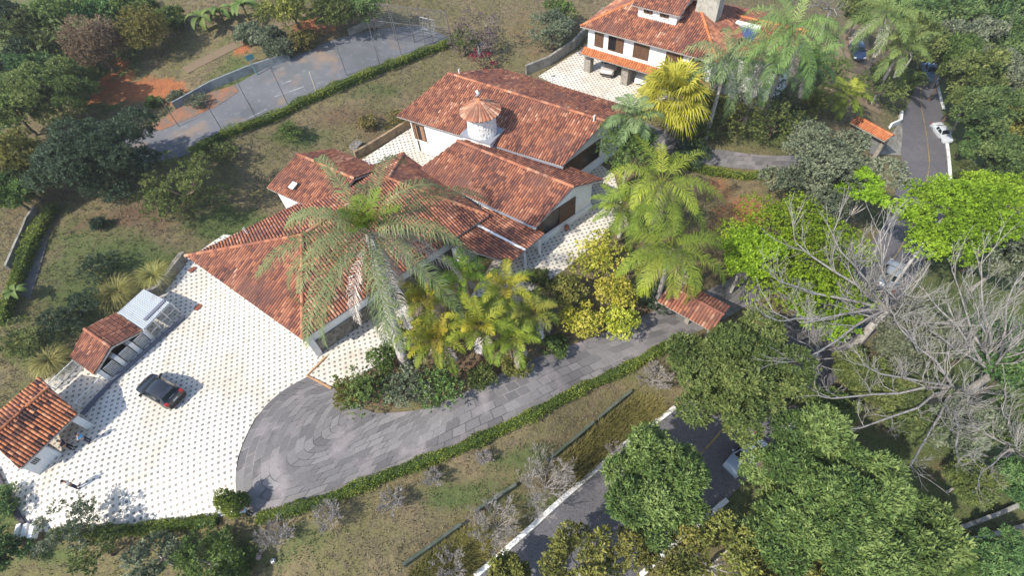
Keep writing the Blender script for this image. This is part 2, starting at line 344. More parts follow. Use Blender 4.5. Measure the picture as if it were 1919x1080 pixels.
# patches of bare or greener cover: (px, py, rx, ry in photo pixels, amount)
PATCH = {'green': [(560,1000,120,40,.6),(860,930,130,45,.75),(980,860,110,40,.7),(700,960,60,25,.2),(430,1040,200,50,.7),(100,1040,120,50,.75),(20,960,60,80,.8),(250,480,190,60,.75),(420,430,130,45,.9),(330,560,60,40,.6),
      (560,260,90,35,.75),(720,170,110,35,.6),(150,560,130,110,.7),(60,650,90,80,.7),(330,230,120,40,.4),(260,160,120,30,.6),(80,80,260,110,.9),(450,150,130,40,.75),(560,60,90,30,.4),(1300,300,160,40,.5),(1420,250,160,60,.55),(1500,170,120,80,.5),
      (1000,60,70,60,.3),(1180,700,90,30,.6),(1850,700,320,420,.85),(1650,950,340,200,.85),(1820,150,220,200,.9),(1330,420,60,20,.3),(880,1030,90,30,.5)],
   'soil': [(640,220,130,35,.6),(300,420,60,45,.6),(260,400,70,30,.7),(700,250,60,25,.5),(1000,80,60,60,.4),(740,940,70,20,.45),(640,990,50,20,.4),(900,690,190,30,.8),(720,740,90,30,.8),(1100,610,160,50,.7),(1300,330,60,50,.2),(1500,850,120,120,.6),(1760,880,80,60,.5),(1340,500,90,40,.4),(640,30,130,30,.5),(1350,480,50,50,.4),(30,400,40,60,.5),(1460,200,80,30,.4)],
   'red': [(310,170,75,35,1.1),(455,90,18,10,.9),(580,48,45,18,.8),(400,185,75,14,.8),(350,225,60,12,.6),(1400,390,60,50,.62),(1350,345,45,40,.55),(1010,110,60,30,.35),(980,60,45,45,.35),(1600,80,60,50,.3),(1730,140,20,40,.4),(1760,880,30,20,.5),(690,40,60,12,.3)]}
_me = npmesh('ground', np.column_stack([_xy, _gz]), _Q, M['ground'], smooth=True)
_pix = np.column_stack([_xy, _gz-HC]) @ CAMM        # camera coordinates of each vertex, used only to place the patches listed above on the land
_wob = np.zeros(len(_xy))
for _k in range(26):
    _fr = .12*1.16**_k; _an = _rs.uniform(0, 6.28); _wob += np.sin(_xy @ np.array([math.cos(_an), math.sin(_an)])*_fr*2.2+_rs.uniform(0, 6.28))*.9/(1+_k*.12)/2.2
for nm, ls in PATCH.items():
    acc = np.zeros(len(_xy))
    for (px, py, rx, ry, am) in ls:
        c = G(px, py); e1 = G(px+rx, py); e2 = G(px, py-ry)
        a1 = np.array([e1.x-c.x, e1.y-c.y]); a2 = np.array([e2.x-c.x, e2.y-c.y])
        uv = (_xy-np.array([c.x, c.y])) @ np.linalg.inv(np.array([a1, a2]))
        acc = np.maximum(acc, am*np.clip(1.25-np.sqrt((uv**2).sum(1))*(1+.38*_wob), 0, 1))
    GRAV[nm] = acc
    at = _me.attributes.new(nm, 'FLOAT', 'POINT'); at.data.foreach_set('value', acc.astype(np.float32))
ground = link('ground', _me); ground['kind'] = 'structure'
PAVED = []            # world outlines of paved ground, kept free of grass
def drape(name, pts, m, off=.05, step=1.0, pave=True):
    """lay an outline (world points) over the terrain as one sheet"""
    bm = bmesh.new(); bm.faces.new([bm.verts.new((p.x, p.y, 0)) for p in pts])
    if pave: PAVED.append([(p.x, p.y) for p in pts])
    xs = [p.x for p in pts]; ys = [p.y for p in pts]
    for ax, lo, hi in ((0, min(xs), max(xs)), (1, min(ys), max(ys))):
        v = math.floor(lo/step)*step+step
        while v < hi:
            co = (v, 0, 0) if ax == 0 else (0, v, 0); no = (1, 0, 0) if ax == 0 else (0, 1, 0)
            bmesh.ops.bisect_plane(bm, geom=bm.verts[:]+bm.edges[:]+bm.faces[:], plane_co=co, plane_no=no); v += step
    bmesh.ops.recalc_face_normals(bm, faces=bm.faces[:])
    if bm.faces and sum(f.normal.z for f in bm.faces) < 0: bmesh.ops.reverse_faces(bm, faces=bm.faces[:])
    zz = Tv([(v.co.x, v.co.y) for v in bm.verts])
    for v, z in zip(bm.verts, zz): v.co.z = z+off
    o = bmobj(name, bm, m); o['kind'] = 'structure'; return o
def strip(name, A, B, m, off=.05, across=8, n=8, pave=True, world_pts=False):
    """a road-like sheet between two lines of photo points; uv = metres along / across"""
    la = smooth_line(A if world_pts else [G(*p) for p in A], n); lb = smooth_line(B if world_pts else [G(*p) for p in B], n)
    if pave: PAVED.append([(p.x, p.y) for p in la]+[(p.x, p.y) for p in lb[::-1]])
    V, Q, UV = [], [], []; s = 0
    for i, (a, b) in enumerate(zip(la, lb)):
        if i: s += ((a-la[i-1]).length+(b-lb[i-1]).length)/2
        for k in range(across+1):
            p = a.lerp(b, k/across); V.append((p.x, p.y)); UV.append((s, (b-a).length*(k/across)))
    Z = Tv(V)+off; w = across+1
    for i in range(len(la)-1):
        for k in range(across): Q.append((i*w+k, i*w+k+1, i*w+w+k+1, i*w+w+k))
    me = npmesh(name, np.column_stack([V, Z]), Q, m, smooth=True)
    uvl = me.uv_layers.new(name='UVMap'); UVa = np.array(UV, np.float32)
    uvl.data.foreach_set('uv', UVa[np.array(Q).ravel()].ravel())
    nz = np.zeros(len(me.polygons)*3, np.float32); me.polygons.foreach_get('normal', nz)
    if nz.reshape(-1, 3)[:, 2].sum() < 0: me.flip_normals()
    o = link(name, me); o['kind'] = 'structure'; return o
def line_on(name, pts, w, m, off, n=6, kind=True, dash=None):
    """a painted line w wide over the terrain"""
    ls = smooth_line([G(*p) for p in pts], n); A, B = [], []
    for i, p in enumerate(ls):
        d = (ls[min(i+1, len(ls)-1)]-ls[max(i-1, 0)]); d.z = 0; d.normalize(); s = Vector((-d.y, d.x, 0))*w/2; A.append(p+s); B.append(p-s)
    return strip(name, A, B, m, off, 1, 1, False, True)
def wall_line(pts, w, h, bm=None, base=-.4, step=1.5, top_off=None):
    """a wall or kerb following the terrain along world points; returns the bmesh"""
    bm = bm or bmesh.new(); ls = poly_resample(pts, step); prev = None; n = len(ls)
    for i, p in enumerate(ls):
        d = ls[min(i+1, n-1)]-ls[max(i-1, 0)]; d = Vector((d.x, d.y, 0)).normalized(); s = Vector((-d.y, d.x, 0))*w/2; z = T(p.x, p.y)
        hh = h(i/(n-1)) if callable(h) else h
        ring = [bm.verts.new((p.x+s.x, p.y+s.y, z+base)), bm.verts.new((p.x+s.x, p.y+s.y, z+hh)), bm.verts.new((p.x-s.x, p.y-s.y, z+hh)), bm.verts.new((p.x-s.x, p.y-s.y, z+base))]
        if prev:
            for k in range(4): bm.faces.new((prev[k], prev[(k+1) % 4], ring[(k+1) % 4], ring[k]))
        else: bm.faces.new(ring)
        prev = ring
    bm.faces.new(prev[::-1]); bmesh.ops.recalc_face_normals(bm, faces=bm.faces[:]); return bm
def px(*ps): return [G(*p) for p in ps]
# paved surfaces
drape('courtyard', px((8,908),(45,985),(62,998),(150,1000),(280,991),(400,974),(436,962),(444,940),(442,900),(446,860),(458,826),(478,786),(505,755),(540,728),(578,706),(618,726),(655,716),(722,676),(790,640),(760,560),(600,450),(420,440),(352,488),(345,502),(300,556),(240,566),(130,676),(60,735),(-10,800),(-80,905)), M['tile'], .05, .8)
drape('patio', px((880,560),(1000,545),(1060,505),(1110,462),(1150,418),(1165,380),(1150,326),(1120,306),(1040,330),(960,430)), M['tile'], .055, .8)
drape('rear_patio', px((678,300),(776,236),(880,262),(800,340),(690,330)), M['tile'], .055, .8)
drape('carport_apron', px((1008,144),(1040,124),(1085,96),(1105,80),(1300,130),(1240,190),(1190,205),(1128,188)), M['tile'], .055, .8)
strip('driveway', [(576,707),(530,734),(490,772),(456,836),(443,900),(452,955),(500,968),(600,938),(720,888),(860,834),(1000,769),(1100,718),(1230,655),(1330,612),(1400,575),(1470,540)],
   [(640,735),(640,738),(645,742),(655,748),(668,755),(680,765),(690,770),(715,775),(790,768),(860,742),(940,700),(1040,658),(1150,618),(1235,580),(1320,548),(1410,500)], M['slab'], .06, 10, 6)
ROAD_L = [(820,1150),(898,1078),(1000,990),(1160,849),(1268,768),(1400,668),(1500,580),(1612,480),(1665,400),(1687,320),(1688,270),(1692,222),(1712,172),(1735,128)]
ROAD_R = [(1040,1200),(1195,1078),(1262,1020),(1362,938),(1462,828),(1545,740),(1612,655),(1690,560),(1750,450),(1778,360),(1778,290),(1768,225),(1756,170),(1750,126)]
strip('road', ROAD_L, ROAD_R, M['asphalt'], .05, 10, 8)
strip('garden_path', [(1190,262),(1270,296),(1350,312),(1440,318),(1520,316)], [(1210,230),(1290,268),(1370,284),(1450,292),(1520,292)], M['slab'], .05, 4, 6)
strip('dirt_yard', [(1540,175),(1560,120),(1570,70),(1590,40)], [(1650,215),(1630,130),(1628,80),(1615,45)], mat('packed earth', (.27, .20, .13), .95, .1, noise=[(.7, (.19, .14, .09), .4, .65, 6), (4, (.13, .13, .06), .6, .75, 5)], coords='World'), .05, 6, 6)
strip('entry_apron', [(1672,250),(1660,275),(1648,290)], [(1690,222),(1690,260),(1688,292)], M['concrete'], .075, 4, 4)
strip('sports_court', [(225,262),(284,236),(400,182),(480,138),(570,98),(650,68),(720,54),(790,48)], [(262,305),(366,288),(480,232),(560,195),(640,160),(720,126),(790,98),(850,74)], M['court'], .06, 10, 8)
strip('upper_lane', [(20,560),(40,490),(62,430),(85,385)], [(58,560),(80,490),(96,430),(118,385)], mat('shaded lane', (.10, .095, .10), .9, .2, noise=[(.7, (.15, .14, .12), .45, .65, 5)], coords='World'), .05, 4, 6)
strip('dirt_track', [(340,128),(440,78),(560,30),(640,0)], [(352,138),(450,88),(565,40),(650,8)], mat('dirt track', (.17, .125, .085), .95, .1, noise=[(1.5, (.13, .12, .06), .5, .7, 5)], coords='World'), .05, 3, 6)
line_on('road_marking', [(1262,905),(1335,828),(1374,783),(1480,690),(1560,610),(1650,520),(1710,420),(1738,330),(1738,270),(1726,200),(1726,150)], .12, M['yellowline'], .075)
for i, pts in enumerate(([(335,255),(345,250)], [(515,182),(570,163)], [(528,158),(545,152)], [(440,236),(455,228),(500,205)])):
    line_on('court_marking', pts, .14, M['courtline'], .075)
drape('washed_soil', px((280,240),(330,206),(392,176),(440,160),(448,172),(410,198),(360,222),(300,246)), mat('washed red soil', (.24, .115, .065), .95, .1, noise=[(.8, (.14, .115, .10), .42, .62, 6), (4, (.30, .15, .085), .5, .7, 5)], coords='World'), .085, .8, False)
# kerbs along the road
for pts in ([(890,1082),(1000,986),(1158,845)], [(1168,836),(1265,765)]):
    o = bmobj('kerb', wall_line(px(*pts), .34, .2), M['kerb']); o['kind'] = 'structure'
for pts in ([(1200,1080),(1262,1022),(1362,938)], [(1462,826),(1512,764)], [(1780,358),(1776,290),(1772,262)], [(1768,205),(1757,165),(1752,140)]):
    o = bmobj('kerb', wall_line(px(*pts), .34, .2), M['kerb']); o['kind'] = 'structure'
# ------------------------------------------------------------------ roofs and buildings
def roofmat(name, ramp, lich):
    return mat(name, (.3, .1, .05), .82, .2, tintramp=ramp, noise=[(.45, lich, .46, .74, 7), (3.5, (.055, .035, .032), .60, .78, 5)], coords='World', bump=(14, .35, .02))
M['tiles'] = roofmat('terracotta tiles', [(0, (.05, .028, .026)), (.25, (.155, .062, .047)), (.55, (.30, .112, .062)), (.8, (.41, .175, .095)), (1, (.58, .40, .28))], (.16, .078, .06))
M['tiles_patchy'] = roofmat('patchy terracotta tiles', [(0, (.045, .022, .02)), (.33, (.075, .032, .026)), (.42, (.30, .10, .045)), (.75, (.42, .15, .06)), (1, (.50, .24, .13))], (.17, .07, .045))
M['tiles_new'] = roofmat('newer terracotta tiles', [(0, (.22, .07, .03)), (.4, (.42, .14, .05)), (1, (.56, .22, .10))], (.28, .10, .05))
M['fascia'] = mat('painted eave board', (.42, .38, .35), .7, .3, noise=[(3, (.2, .16, .14), .5, .75, 4)], coords='World')
M['wall'] = mat('white plaster', (.76, .75, .73), .85, .2, noise=[(.7, (.60, .56, .51), .5, .78, 6), (6, (.68, .66, .62), .5, .7, 4)], coords='World', bump=(18, .15, .01))
M['ochrewall'] = mat('stained plaster', (.42, .36, .28), .9, .2, noise=[(1.5, (.25, .19, .13), .5, .75, 5)], coords='World')
M['shutter'] = mat('brown wooden shutter', (.13, .07, .038), .6, .3, noise=[(5, (.08, .042, .024), .45, .65, 4)], coords='World')
M['glass'] = mat('dark window glass', (.014, .014, .017), .25, .3)
M['curtain'] = mat('pale curtain', (.55, .53, .5), .9, .1)
M['metalroof'] = mat('pale sheet metal', (.36, .39, .43), .5, .4, noise=[(.9, (.27, .24, .22), .52, .7, 5), (4, (.42, .45, .49), .5, .7, 4)], coords='World')
M['pipe'] = mat('white painted steel', (.62, .61, .58), .5, .4, noise=[(3, (.4, .36, .3), .55, .75, 4)], coords='World')
M['pvc'] = mat('white plastic pipe', (.72, .72, .70), .4, .4)
M['dark'] = mat('dark interior', (.02, .018, .016), .9, .1)
M['steel'] = mat('grey steel', (.22, .22, .23), .5, .5, metal=.4)
M['gutter'] = mat('grey sheet gutter', (.30, .31, .34), .45, .5, metal=.3)
M['whitestone'] = mat('whitewashed stone', (.70, .69, .67), .9, .2, noise=[(3.2, (.34, .34, .35), .53, .68, 3), (9, (.60, .58, .55), .5, .7, 3)], coords='World', bump=(3.2, 1.0, .16))
M['ashlar'] = mat('grey cut stone', (.36, .34, .29), .9, .2, noise=[(1.5, (.24, .23, .20), .45, .65, 5), (5, (.42, .40, .35), .5, .7, 4)], coords='World', bump=(5, .5, .04))
M['pillar'] = mat('stone pillar', (.30, .27, .23), .9, .2, noise=[(3.5, (.16, .145, .125), .45, .62, 4)], coords='World', bump=(5, .8, .07))
def newell(ps):
    n = Vector((0, 0, 0))
    for i, a in enumerate(ps):
        b = ps[(i+1) % len(ps)]; n += Vector(((a.y-b.y)*(a.z+b.z), (a.z-b.z)*(a.x+b.x), (a.x-b.x)*(a.y+b.y)))
    n.normalize(); return n if n.z > 0 else -n
_roofseed = [0]
def roof_plane(poly, eave, m, parent, name='roof_slope', pitch=.25, row=.42, deck=.14, deckm=None, patch=0.0):
    """clay tiles over a flat outline: corrugated courses, every tile its own tint, on a solid deck"""
    poly = [Vector(p) for p in poly]; n = newell(poly); c = sum(poly, Vector())/len(poly)
    poly = [p-n*((p-c).dot(n)) for p in poly]
    u = Vector(eave); u -= n*u.dot(n); u.normalize(); v = n.cross(u)
    if v.z > 0: v = -v
    U = [(p-c).dot(u) for p in poly]; Vv = [(p-c).dot(v) for p in poly]
    u0, u1, v0, v1 = min(U)-.1, max(U)+.1, min(Vv)-.1, max(Vv)+.1
    K = 6; nc = int((u1-u0)/pitch)+1; nr = int((v1-v0)/row)+1
    _roofseed[0] += 1; rs = np.random.RandomState(_roofseed[0])
    us = u0+np.arange(nc*K+1)*pitch/K; ph = np.arange(nc*K+1)/K
    zz = .105*np.abs(np.cos(np.pi*ph))**.75-.035
    jit = np.repeat(rs.uniform(-.02, .02, nc+1), K)[:nc*K+1]
    verts, faces, tint = [], [], []
    T0 = rs.uniform(0, 1, (nr, nc+1)); PT = None; big = rs.normal(0, 1, (nr//4+2, nc//6+2))
    PT = (np.kron(rs.normal(0, 1, (nr//3+1, nc//3+2)), np.ones((3, 3)))[:nr, :nc+1]*.75+rs.normal(0, .6, (nr, nc+1))) > .3
    for r in range(nr):
        va, vb = v0+r*row, v0+(r+1)*row+.05
        base = len(verts); jr = rs.uniform(-.03, .03, nc+1)
        for k in range(nc*K+1):
            j = jr[min((k+K//2)//K, nc)]
            for (vv, dz) in ((va, .0), (vb, .035)):
                p = c+u*us[k]+v*(vv+j)+n*(zz[k]+dz); verts.append(p)
        for k in range(nc*K):
            q = base+2*k; faces.append((q, q+1, q+3, q+2)); col = (k+K//2)//K
            t = T0[r, col]
            if patch: t = .62*t+.38+patch*(-1 if PT[r, col] else 0)
            else: t = np.clip(.53+(t-.5)*.55+.08*big[r//4, col//6], 0, 1)
            tint.append(float(np.clip(t - (.42 if (k % K) in (2, 3) else 0), 0, 1)))  # channel faces tinted darker: groove shade painted into the tile colour
    bm = bmesh.new(); bv = [bm.verts.new(p) for p in verts]; lay = bm.faces.layers.float.new('tint')
    for f, t in zip(faces, tint):
        fc = bm.faces.new([bv[i] for i in f]); fc[lay] = t; fc.smooth = True
    for i, a in enumerate(poly):
        b = poly[(i+1) % len(poly)]; e = (b-a); o = e.cross(n)
        if o.dot(a-c) < 0: o = -o
        bmesh.ops.bisect_plane(bm, geom=bm.verts[:]+bm.edges[:]+bm.faces[:], plane_co=a, plane_no=o, clear_outer=True)
    top = [bm.verts.new(p-n*.035) for p in poly]; bot = [bm.verts.new(p-n*(.035+deck)) for p in poly]; k = len(poly)
    fs = [bm.faces.new(top), bm.faces.new(bot[::-1])]+[bm.faces.new((top[i], bot[i], bot[(i+1) % k], top[(i+1) % k])) for i in range(k)]
    for f in fs: f.material_index = 1
    bmesh.ops.recalc_face_normals(bm, faces=fs)
    o = bmobj(name, bm, [m, deckm or M['fascia']], parent); return o
def ridge(a, b, m, parent, r=.15, name='ridge_cap'):
    a, b = Vector(a), Vector(b); L = (b-a).length; n = max(1, int(L/.42)); d = (b-a)/n; dn = d.normalized(); s = dn.cross(ZU).normalized(); up = s.cross(dn)
    V, Q, tt = [], [], []; rs = random.Random(int(L*100))
    for i in range(n):
        p, q = a+d*i, a+d*(i+1)+dn*.05; t = .3+.6*rs.random()
        for k in range(7):
            th = math.pi*k/6; V.append(p+s*math.cos(th)*r*1.08+up*(math.sin(th)*r+.045)); V.append(q+s*math.cos(th)*r*.92+up*(math.sin(th)*r*.92+.035))
        for k in range(6): bb = i*14+2*k; Q.append((bb, bb+1, bb+3, bb+2)); tt.append(t)
    return mesh(name, V, Q, m, parent, smooth=True, tint=tt)
def walls(pts2, z0, z1, m, parent, name='wall'):
    bm = bmesh.new(); prism(bm, pts2, z0, z1); return bmobj(name, bm, m, parent)
def inset(pts, ds):
    """move each edge i (pts[i] -> pts[i+1]) inward by ds[i]"""
    n = len(pts); c = sum((Vector((p[0], p[1])) for p in pts), Vector((0, 0)))/n; out = []
    L = []
    for i in range(n):
        a, b = Vector((pts[i][0], pts[i][1])), Vector((pts[(i+1) % n][0], pts[(i+1) % n][1])); e = (b-a).normalized(); nn = Vector((-e.y, e.x))
        if nn.dot(c-a) < 0: nn = -nn
        L.append((a+nn*ds[i], e))
    for i in range(n):
        (p, e), (q, f) = L[i-1], L[i]; den = e.x*f.y-e.y*f.x
        t = ((q.x-p.x)*f.y-(q.y-p.y)*f.x)/den; out.append((p.x+e.x*t, p.y+e.y*t))
    return out
def window(parent, a, b, t0, t1, z0, z1, out, leaves=2, m=None, openleaf=None, name='window'):
    """window with frame and wooden leaves on the wall from a to b (2D), between fractions t0..t1"""
    a, b = Vector((a[0], a[1], 0)), Vector((b[0], b[1], 0)); e = (b-a); L = e.length; e.normalize(); o = Vector((out[0], out[1], 0)).normalized()
    w = (t1-t0)*L; c = a+e*((t0+t1)/2*L); zc = (z0+z1)/2; h = z1-z0
    bm = bmesh.new()
    for s in (-1, 1): box(bm, c+e*(s*w/2)+o*.03+ZU*zc, e, o, ZU, .09, .14, h+.09)
    for s in (-1, 1): box(bm, c+o*.032+ZU*(zc+s*h/2), e, o, ZU, w-.092, .14, .09)
    fr = bmobj(name, bm, M['shutter'], parent)
    bm = bmesh.new(); box(bm, c+o*.012+ZU*zc, e, o, ZU, w-.09, .03, h-.09); bmobj('pane', bm, M['glass'], fr)
    for k in range(leaves):
        if openleaf is not None and k in openleaf: continue
        cw = (w-.1)/leaves; cc = c+e*(-w/2+.05+cw*(k+.5))+o*.055
        bm = bmesh.new(); box(bm, cc+ZU*zc, e, o, ZU, cw-.02, .04, h-.1)
        ns = int(h/.12)
        for q in range(ns): box(bm, cc+o*.026+ZU*(z0+.09+(h-.18)*(q+.5)/ns), e, o, ZU, cw-.16, .018, .06)
        bmobj('shutter', bm, m or M['shutter'], fr)
    bm = bmesh.new(); box(bm, c+o*.07+ZU*(z0-.1), e, o, ZU, w+.2, .16, .08); bmobj('sill', bm, M['wall'], fr)
    return fr
def outn(a, b, c):
    e = Vector((b[0]-a[0], b[1]-a[1])).normalized(); n = Vector((e.y, -e.x))
    return n if n.dot(Vector((a[0]-c[0], a[1]-c[1]))) > 0 else -n
def cen(pts): return (sum(p[0] for p in pts)/len(pts), sum(p[1] for p in pts)/len(pts))
# ---- main house
HOUSE = thing('house', 'long low white house with weathered red clay tile roofs beside the tiled courtyard', 'house', P(720, 430, 0))
HOUSE.location = (0, 0, 0)
def PP(*a): return P(*a)
ez = 3.2
E1, E2, E3, E4 = P(348, 480, ez), P(567, 638, ez), P(916, 404, ez), P(757, 288, ez)
A1, A2 = P(566, 441, 5.5), P(728, 335, 5.5)
roof_plane([E1, E2, A1], E2-E1, M['tiles'], HOUSE)
roof_plane([E2, E3, A2, A1], E3-E2, M['tiles'], HOUSE)
roof_plane([E3, E4, A2], E4-E3, M['tiles'], HOUSE)
roof_plane([E4, E1, A1, A2], E1-E4, M['tiles'], HOUSE)
for a, b in ((E1, A1), (E2, A1), (E3, A2), (E4, A2), (A1, A2)): ridge(a, b, M['tiles'], HOUSE)
fl = inset([E1, E2, E3, E4], [.75, .7, .7, .6]); cl = cen(fl)
# the long front wall: plaster over a stone base
walls(fl, .02, 3.1, M['wall'], HOUSE)
bmst = bmesh.new(); _o = outn(fl[1], fl[2], cl); _a, _b = Vector((*fl[1], 0)), Vector((*fl[2], 0)); _e = (_b-_a).normalized(); _on = Vector((_o.x, _o.y, 0))
box(bmst, (_a+_b)/2+_on*.06+ZU*.78-_e*.15, _e, _on, ZU, (_b-_a).length-.5, .12, 1.6); bmobj('stone_base', bmst, M['stonewall'], HOUSE)
bmst = bmesh.new(); _o1 = outn(fl[0], fl[1], cl); _c1 = Vector((*fl[1], 0)); _o1v = Vector((_o1.x, _o1.y, 0))
box(bmst, _c1+_on*.05+_o1v*.22+ZU*1.5, _on, _o1v, ZU, .34, .5, 3.0); bmobj('corner_pier', bmst, M['wall'], HOUSE)
window(HOUSE, fl[0], fl[1], .12, .30, 1.0, 2.3, outn(fl[0], fl[1], cl))
window(HOUSE, fl[0], fl[1], .45, .60, 1.0, 2.3, outn(fl[0], fl[1], cl))
window(HOUSE, fl[0], fl[1], .72, .86, .1, 2.2, outn(fl[0], fl[1], cl), name='door')
# rear wing with the skylight
R1, R2, R3, R4 = P(499, 352, 3.6), P(558, 289, 4.7), P(664, 335, 4.7), P(612, 404, 3.6)
R5, R6 = P(626, 279, 3.5), P(716, 316, 3.5)
roof_plane([R1, R2, R3, R4], R4-R1, M['tiles'], HOUSE); roof_plane([R2, R5, R6, R3], R6-R5, M['tiles'], HOUSE); ridge(R2, R3, M['tiles'], HOUSE)
fr_ = inset([R1, R5, R6, R4], [.35, .4, .3, .5]); walls(fr_, -.2, 3.35, M['wall'], HOUSE)
# gable of the rear wing
gb = bmesh.new(); _g = [Vector((*fr_[0], 3.3)), Vector((*fr_[1], 3.3)), (R2+R3)*.02+R2*.96-ZU*.35]; 
_gv = [gb.verts.new(p) for p in _g]; gb.faces.new(_gv); bmobj('gable', gb, M['wall'], HOUSE)
# upper wing
U1, U2, U3, U4 = P(742, 217, 4.3), P(840, 138, 6.2), P(1134, 227, 6.2), P(1054, 313, 4.3)
U5, U6 = P(940, 128, 4.5), P(1196, 206, 4.5)
roof_plane([U1, U2, U3, U4], U4-U1, M['tiles'], HOUSE); roof_plane([U2, U5, U6, U3], U6-U5, M['tiles'], HOUSE); ridge(U2, U3, M['tiles'], HOUSE)
fu = inset([U1, U5, U6, U4], [.7, .6, .9, .7]); cu = cen(fu)
walls(fu, -.2, 4.15, M['wall'], HOUSE)
def gable(a, b, apex, zb, m, parent):
    bm = bmesh.new(); n = outn(a, b, (apex.x, apex.y)) if False else None
    A_, B_ = Vector((*a, zb)), Vector((*b, zb)); t = ((Vector((apex.x, apex.y, 0))-Vector((*a, 0))).dot((Vector((*b, 0))-Vector((*a, 0))).normalized()))
    top = Vector((*a, 0)).lerp(Vector((*b, 0)), t/(Vector((*b, 0))-Vector((*a, 0))).length); top.z = apex.z-.22
    e = (B_-A_).normalized(); o = Vector((-e.y, e.x, 0))*.1
    f = [[bm.verts.new(p+s) for p in (A_, B_, top)] for s in (o, -o)]
    bm.faces.new(f[0]); bm.faces.new(f[1][::-1])
    for i in range(3): bm.faces.new((f[0][i], f[1][i], f[1][(i+1) % 3], f[0][(i+1) % 3]))
    bmesh.ops.recalc_face_normals(bm, faces=bm.faces[:]); return bmobj('gable', bm, m, parent)
gable(fu[2], fu[3], U3, 4.12, M['wall'], HOUSE); gable(fu[0], fu[1], U2, 4.12, M['wall'], HOUSE)
window(HOUSE, fu[3], fu[0], .90, .985, 1.6, 3.4, outn(fu[3], fu[0], cu), 3, mat('light brown shutter', (.30, .17, .10), .6, .3), openleaf=[1])
window(HOUSE, fu[2], fu[3], .40, .92, 1.3, 3.3, outn(fu[2], fu[3], cu), 4, openleaf=[0, 1])
# middle wing
M1, M2, M3, M4 = P(778, 323, 3.3), P(857, 264, 4.8), P(1075, 351, 4.8), P(1003, 427, 3.3)
M5, M6 = P(920, 258, 3.6), P(1132, 337, 3.6)
roof_plane([M1, M2, M3, M4], M4-M1, M['tiles'], HOUSE); roof_plane([M2, M5, M6, M3], M6-M5, M['tiles'], HOUSE); ridge(M2, M3, M['tiles'], HOUSE)
fm = inset([M1, M5, M6, M4], [.6, .5, .75, .5]); cm = cen(fm)
walls(fm, -.2, 3.2, M['wall'], HOUSE); gable(fm[2], fm[3], M3, 3.17, M['wall'], HOUSE); gable(fm[0], fm[1], M2, 3.17, M['wall'], HOUSE)
window(HOUSE, fm[2], fm[3], .30, .97, .9, 2.9, outn(fm[2], fm[3], cm), 5, openleaf=[2, 3])
bm = bmesh.new(); _o = outn(fm[2], fm[3], cm); _ov = Vector((_o.x, _o.y, 0)); _a, _b = Vector((*fm[2], 0)), Vector((*fm[3], 0)); box(bm, (_a+_b)/2+_ov*.12+ZU*.36, (_b-_a).normalized(), _ov, ZU, (_b-_a).length, .24, .7); bmobj('plinth', bm, M['wall'], HOUSE)
# veranda lean-to between the front and the middle wing
V1, V2, V3, V4 = P(838, 456, 2.85), P(904, 388, 2.95), P(1021, 438, 2.45), P(957, 494, 2.45)
roof_plane([V1, V2, V3, V4], V3-V4, M['tiles'], HOUSE, name='veranda_roof')
_va, _vb = V1.lerp(V2, .60)+ZU*.06, V4.lerp(V3, .42)+ZU*.06
bm = bmesh.new(); bar(bm, _va, _vb, .2, .1); bmobj('mortar_strip', bm, M['whitepaint'], HOUSE)
for t in (.06, .5, .94):
    bm = bmesh.new(); p = V4.lerp(V3, t)+(V1-V4).normalized()*.35; box(bm, (p.x, p.y, 1.15), (1, 0, 0), (0, 1, 0), ZU, .22, .22, 2.3); bmobj('veranda_post', bm, M['wall'], HOUSE)
bm = bmesh.new(); prism(bm, [(p.x, p.y) for p in (V1.lerp(V4, .05), V1.lerp(V4, .2), V2.lerp(V3, .2), V2.lerp(V3, .05))], -.1, 2.3); bmobj('veranda_wall', bm, M['wall'], HOUSE)
# eave gutters
bm = bmesh.new()
for a, b in ((U1.lerp(U4, .42), U4), (M4.lerp(M1, .45), M4)): bar(bm, a-ZU*.04+Vector((.06, -.12, 0)), b-ZU*.04+Vector((.06, -.12, 0)), .16, .12)
bmobj('gutter', bm, M['gutter'], HOUSE)
# downpipe beside the shuttered window
bm = bmesh.new(); _p = Vector((*fu[0], 0)).lerp(Vector((*fu[3], 0)), .03); _q = outn(fu[3], fu[0], cu); bar(bm, _p+Vector((_q.x, _q.y, 0))*.1, _p+Vector((_q.x, _q.y, 0))*.1+ZU*4.1, .1, .1, Vector((1, 0, 0))); bmobj('downpipe', bm, M['shutter'], HOUSE)
# vent pipes and the skylight on the roof
def roofpt(px_, py_, a, b, c):
    n = (b-a).cross(c-a); r = Vector(rayv(px_, py_)); o = Vector((0, 0, HC)); t = (a-o).dot(n)/r.dot(n); return o+r*t
for (x, y, pl) in ((462, 436, (E1, E4, A1)), (693, 309, (R2, R5, R6)), (861, 139, (U2, U5, U6)), (1035, 154, (U2, U5, U6)), (1113, 226, (U1, U2, U3))):
    p = roofpt(x, y, *pl); V, Q = tubes([((p.x, p.y, p.z-.2), (p.x, p.y, p.z+.5), .07, .07), ((p.x, p.y, p.z+.5), (p.x, p.y, p.z+.56), .1, .1)], 8)
    link('vent_pipe', npmesh('vent_pipe', V, Q, M['pvc']), HOUSE)
p = roofpt(553, 352, R1, R2, R3); n = newell([R1, R2, R3]); u = (R3-R2).normalized(); v = n.cross(u)
bm = bmesh.new(); box(bm, p+n*.15, u, v, n, .42, .5, .34); sk = bmobj('roof_vent', bm, M['steel'], HOUSE)
bm = bmesh.new(); box(bm, p+n*.36, u, v, n, .62, .72, .07); bmobj('cap', bm, M['pvc'], sk)
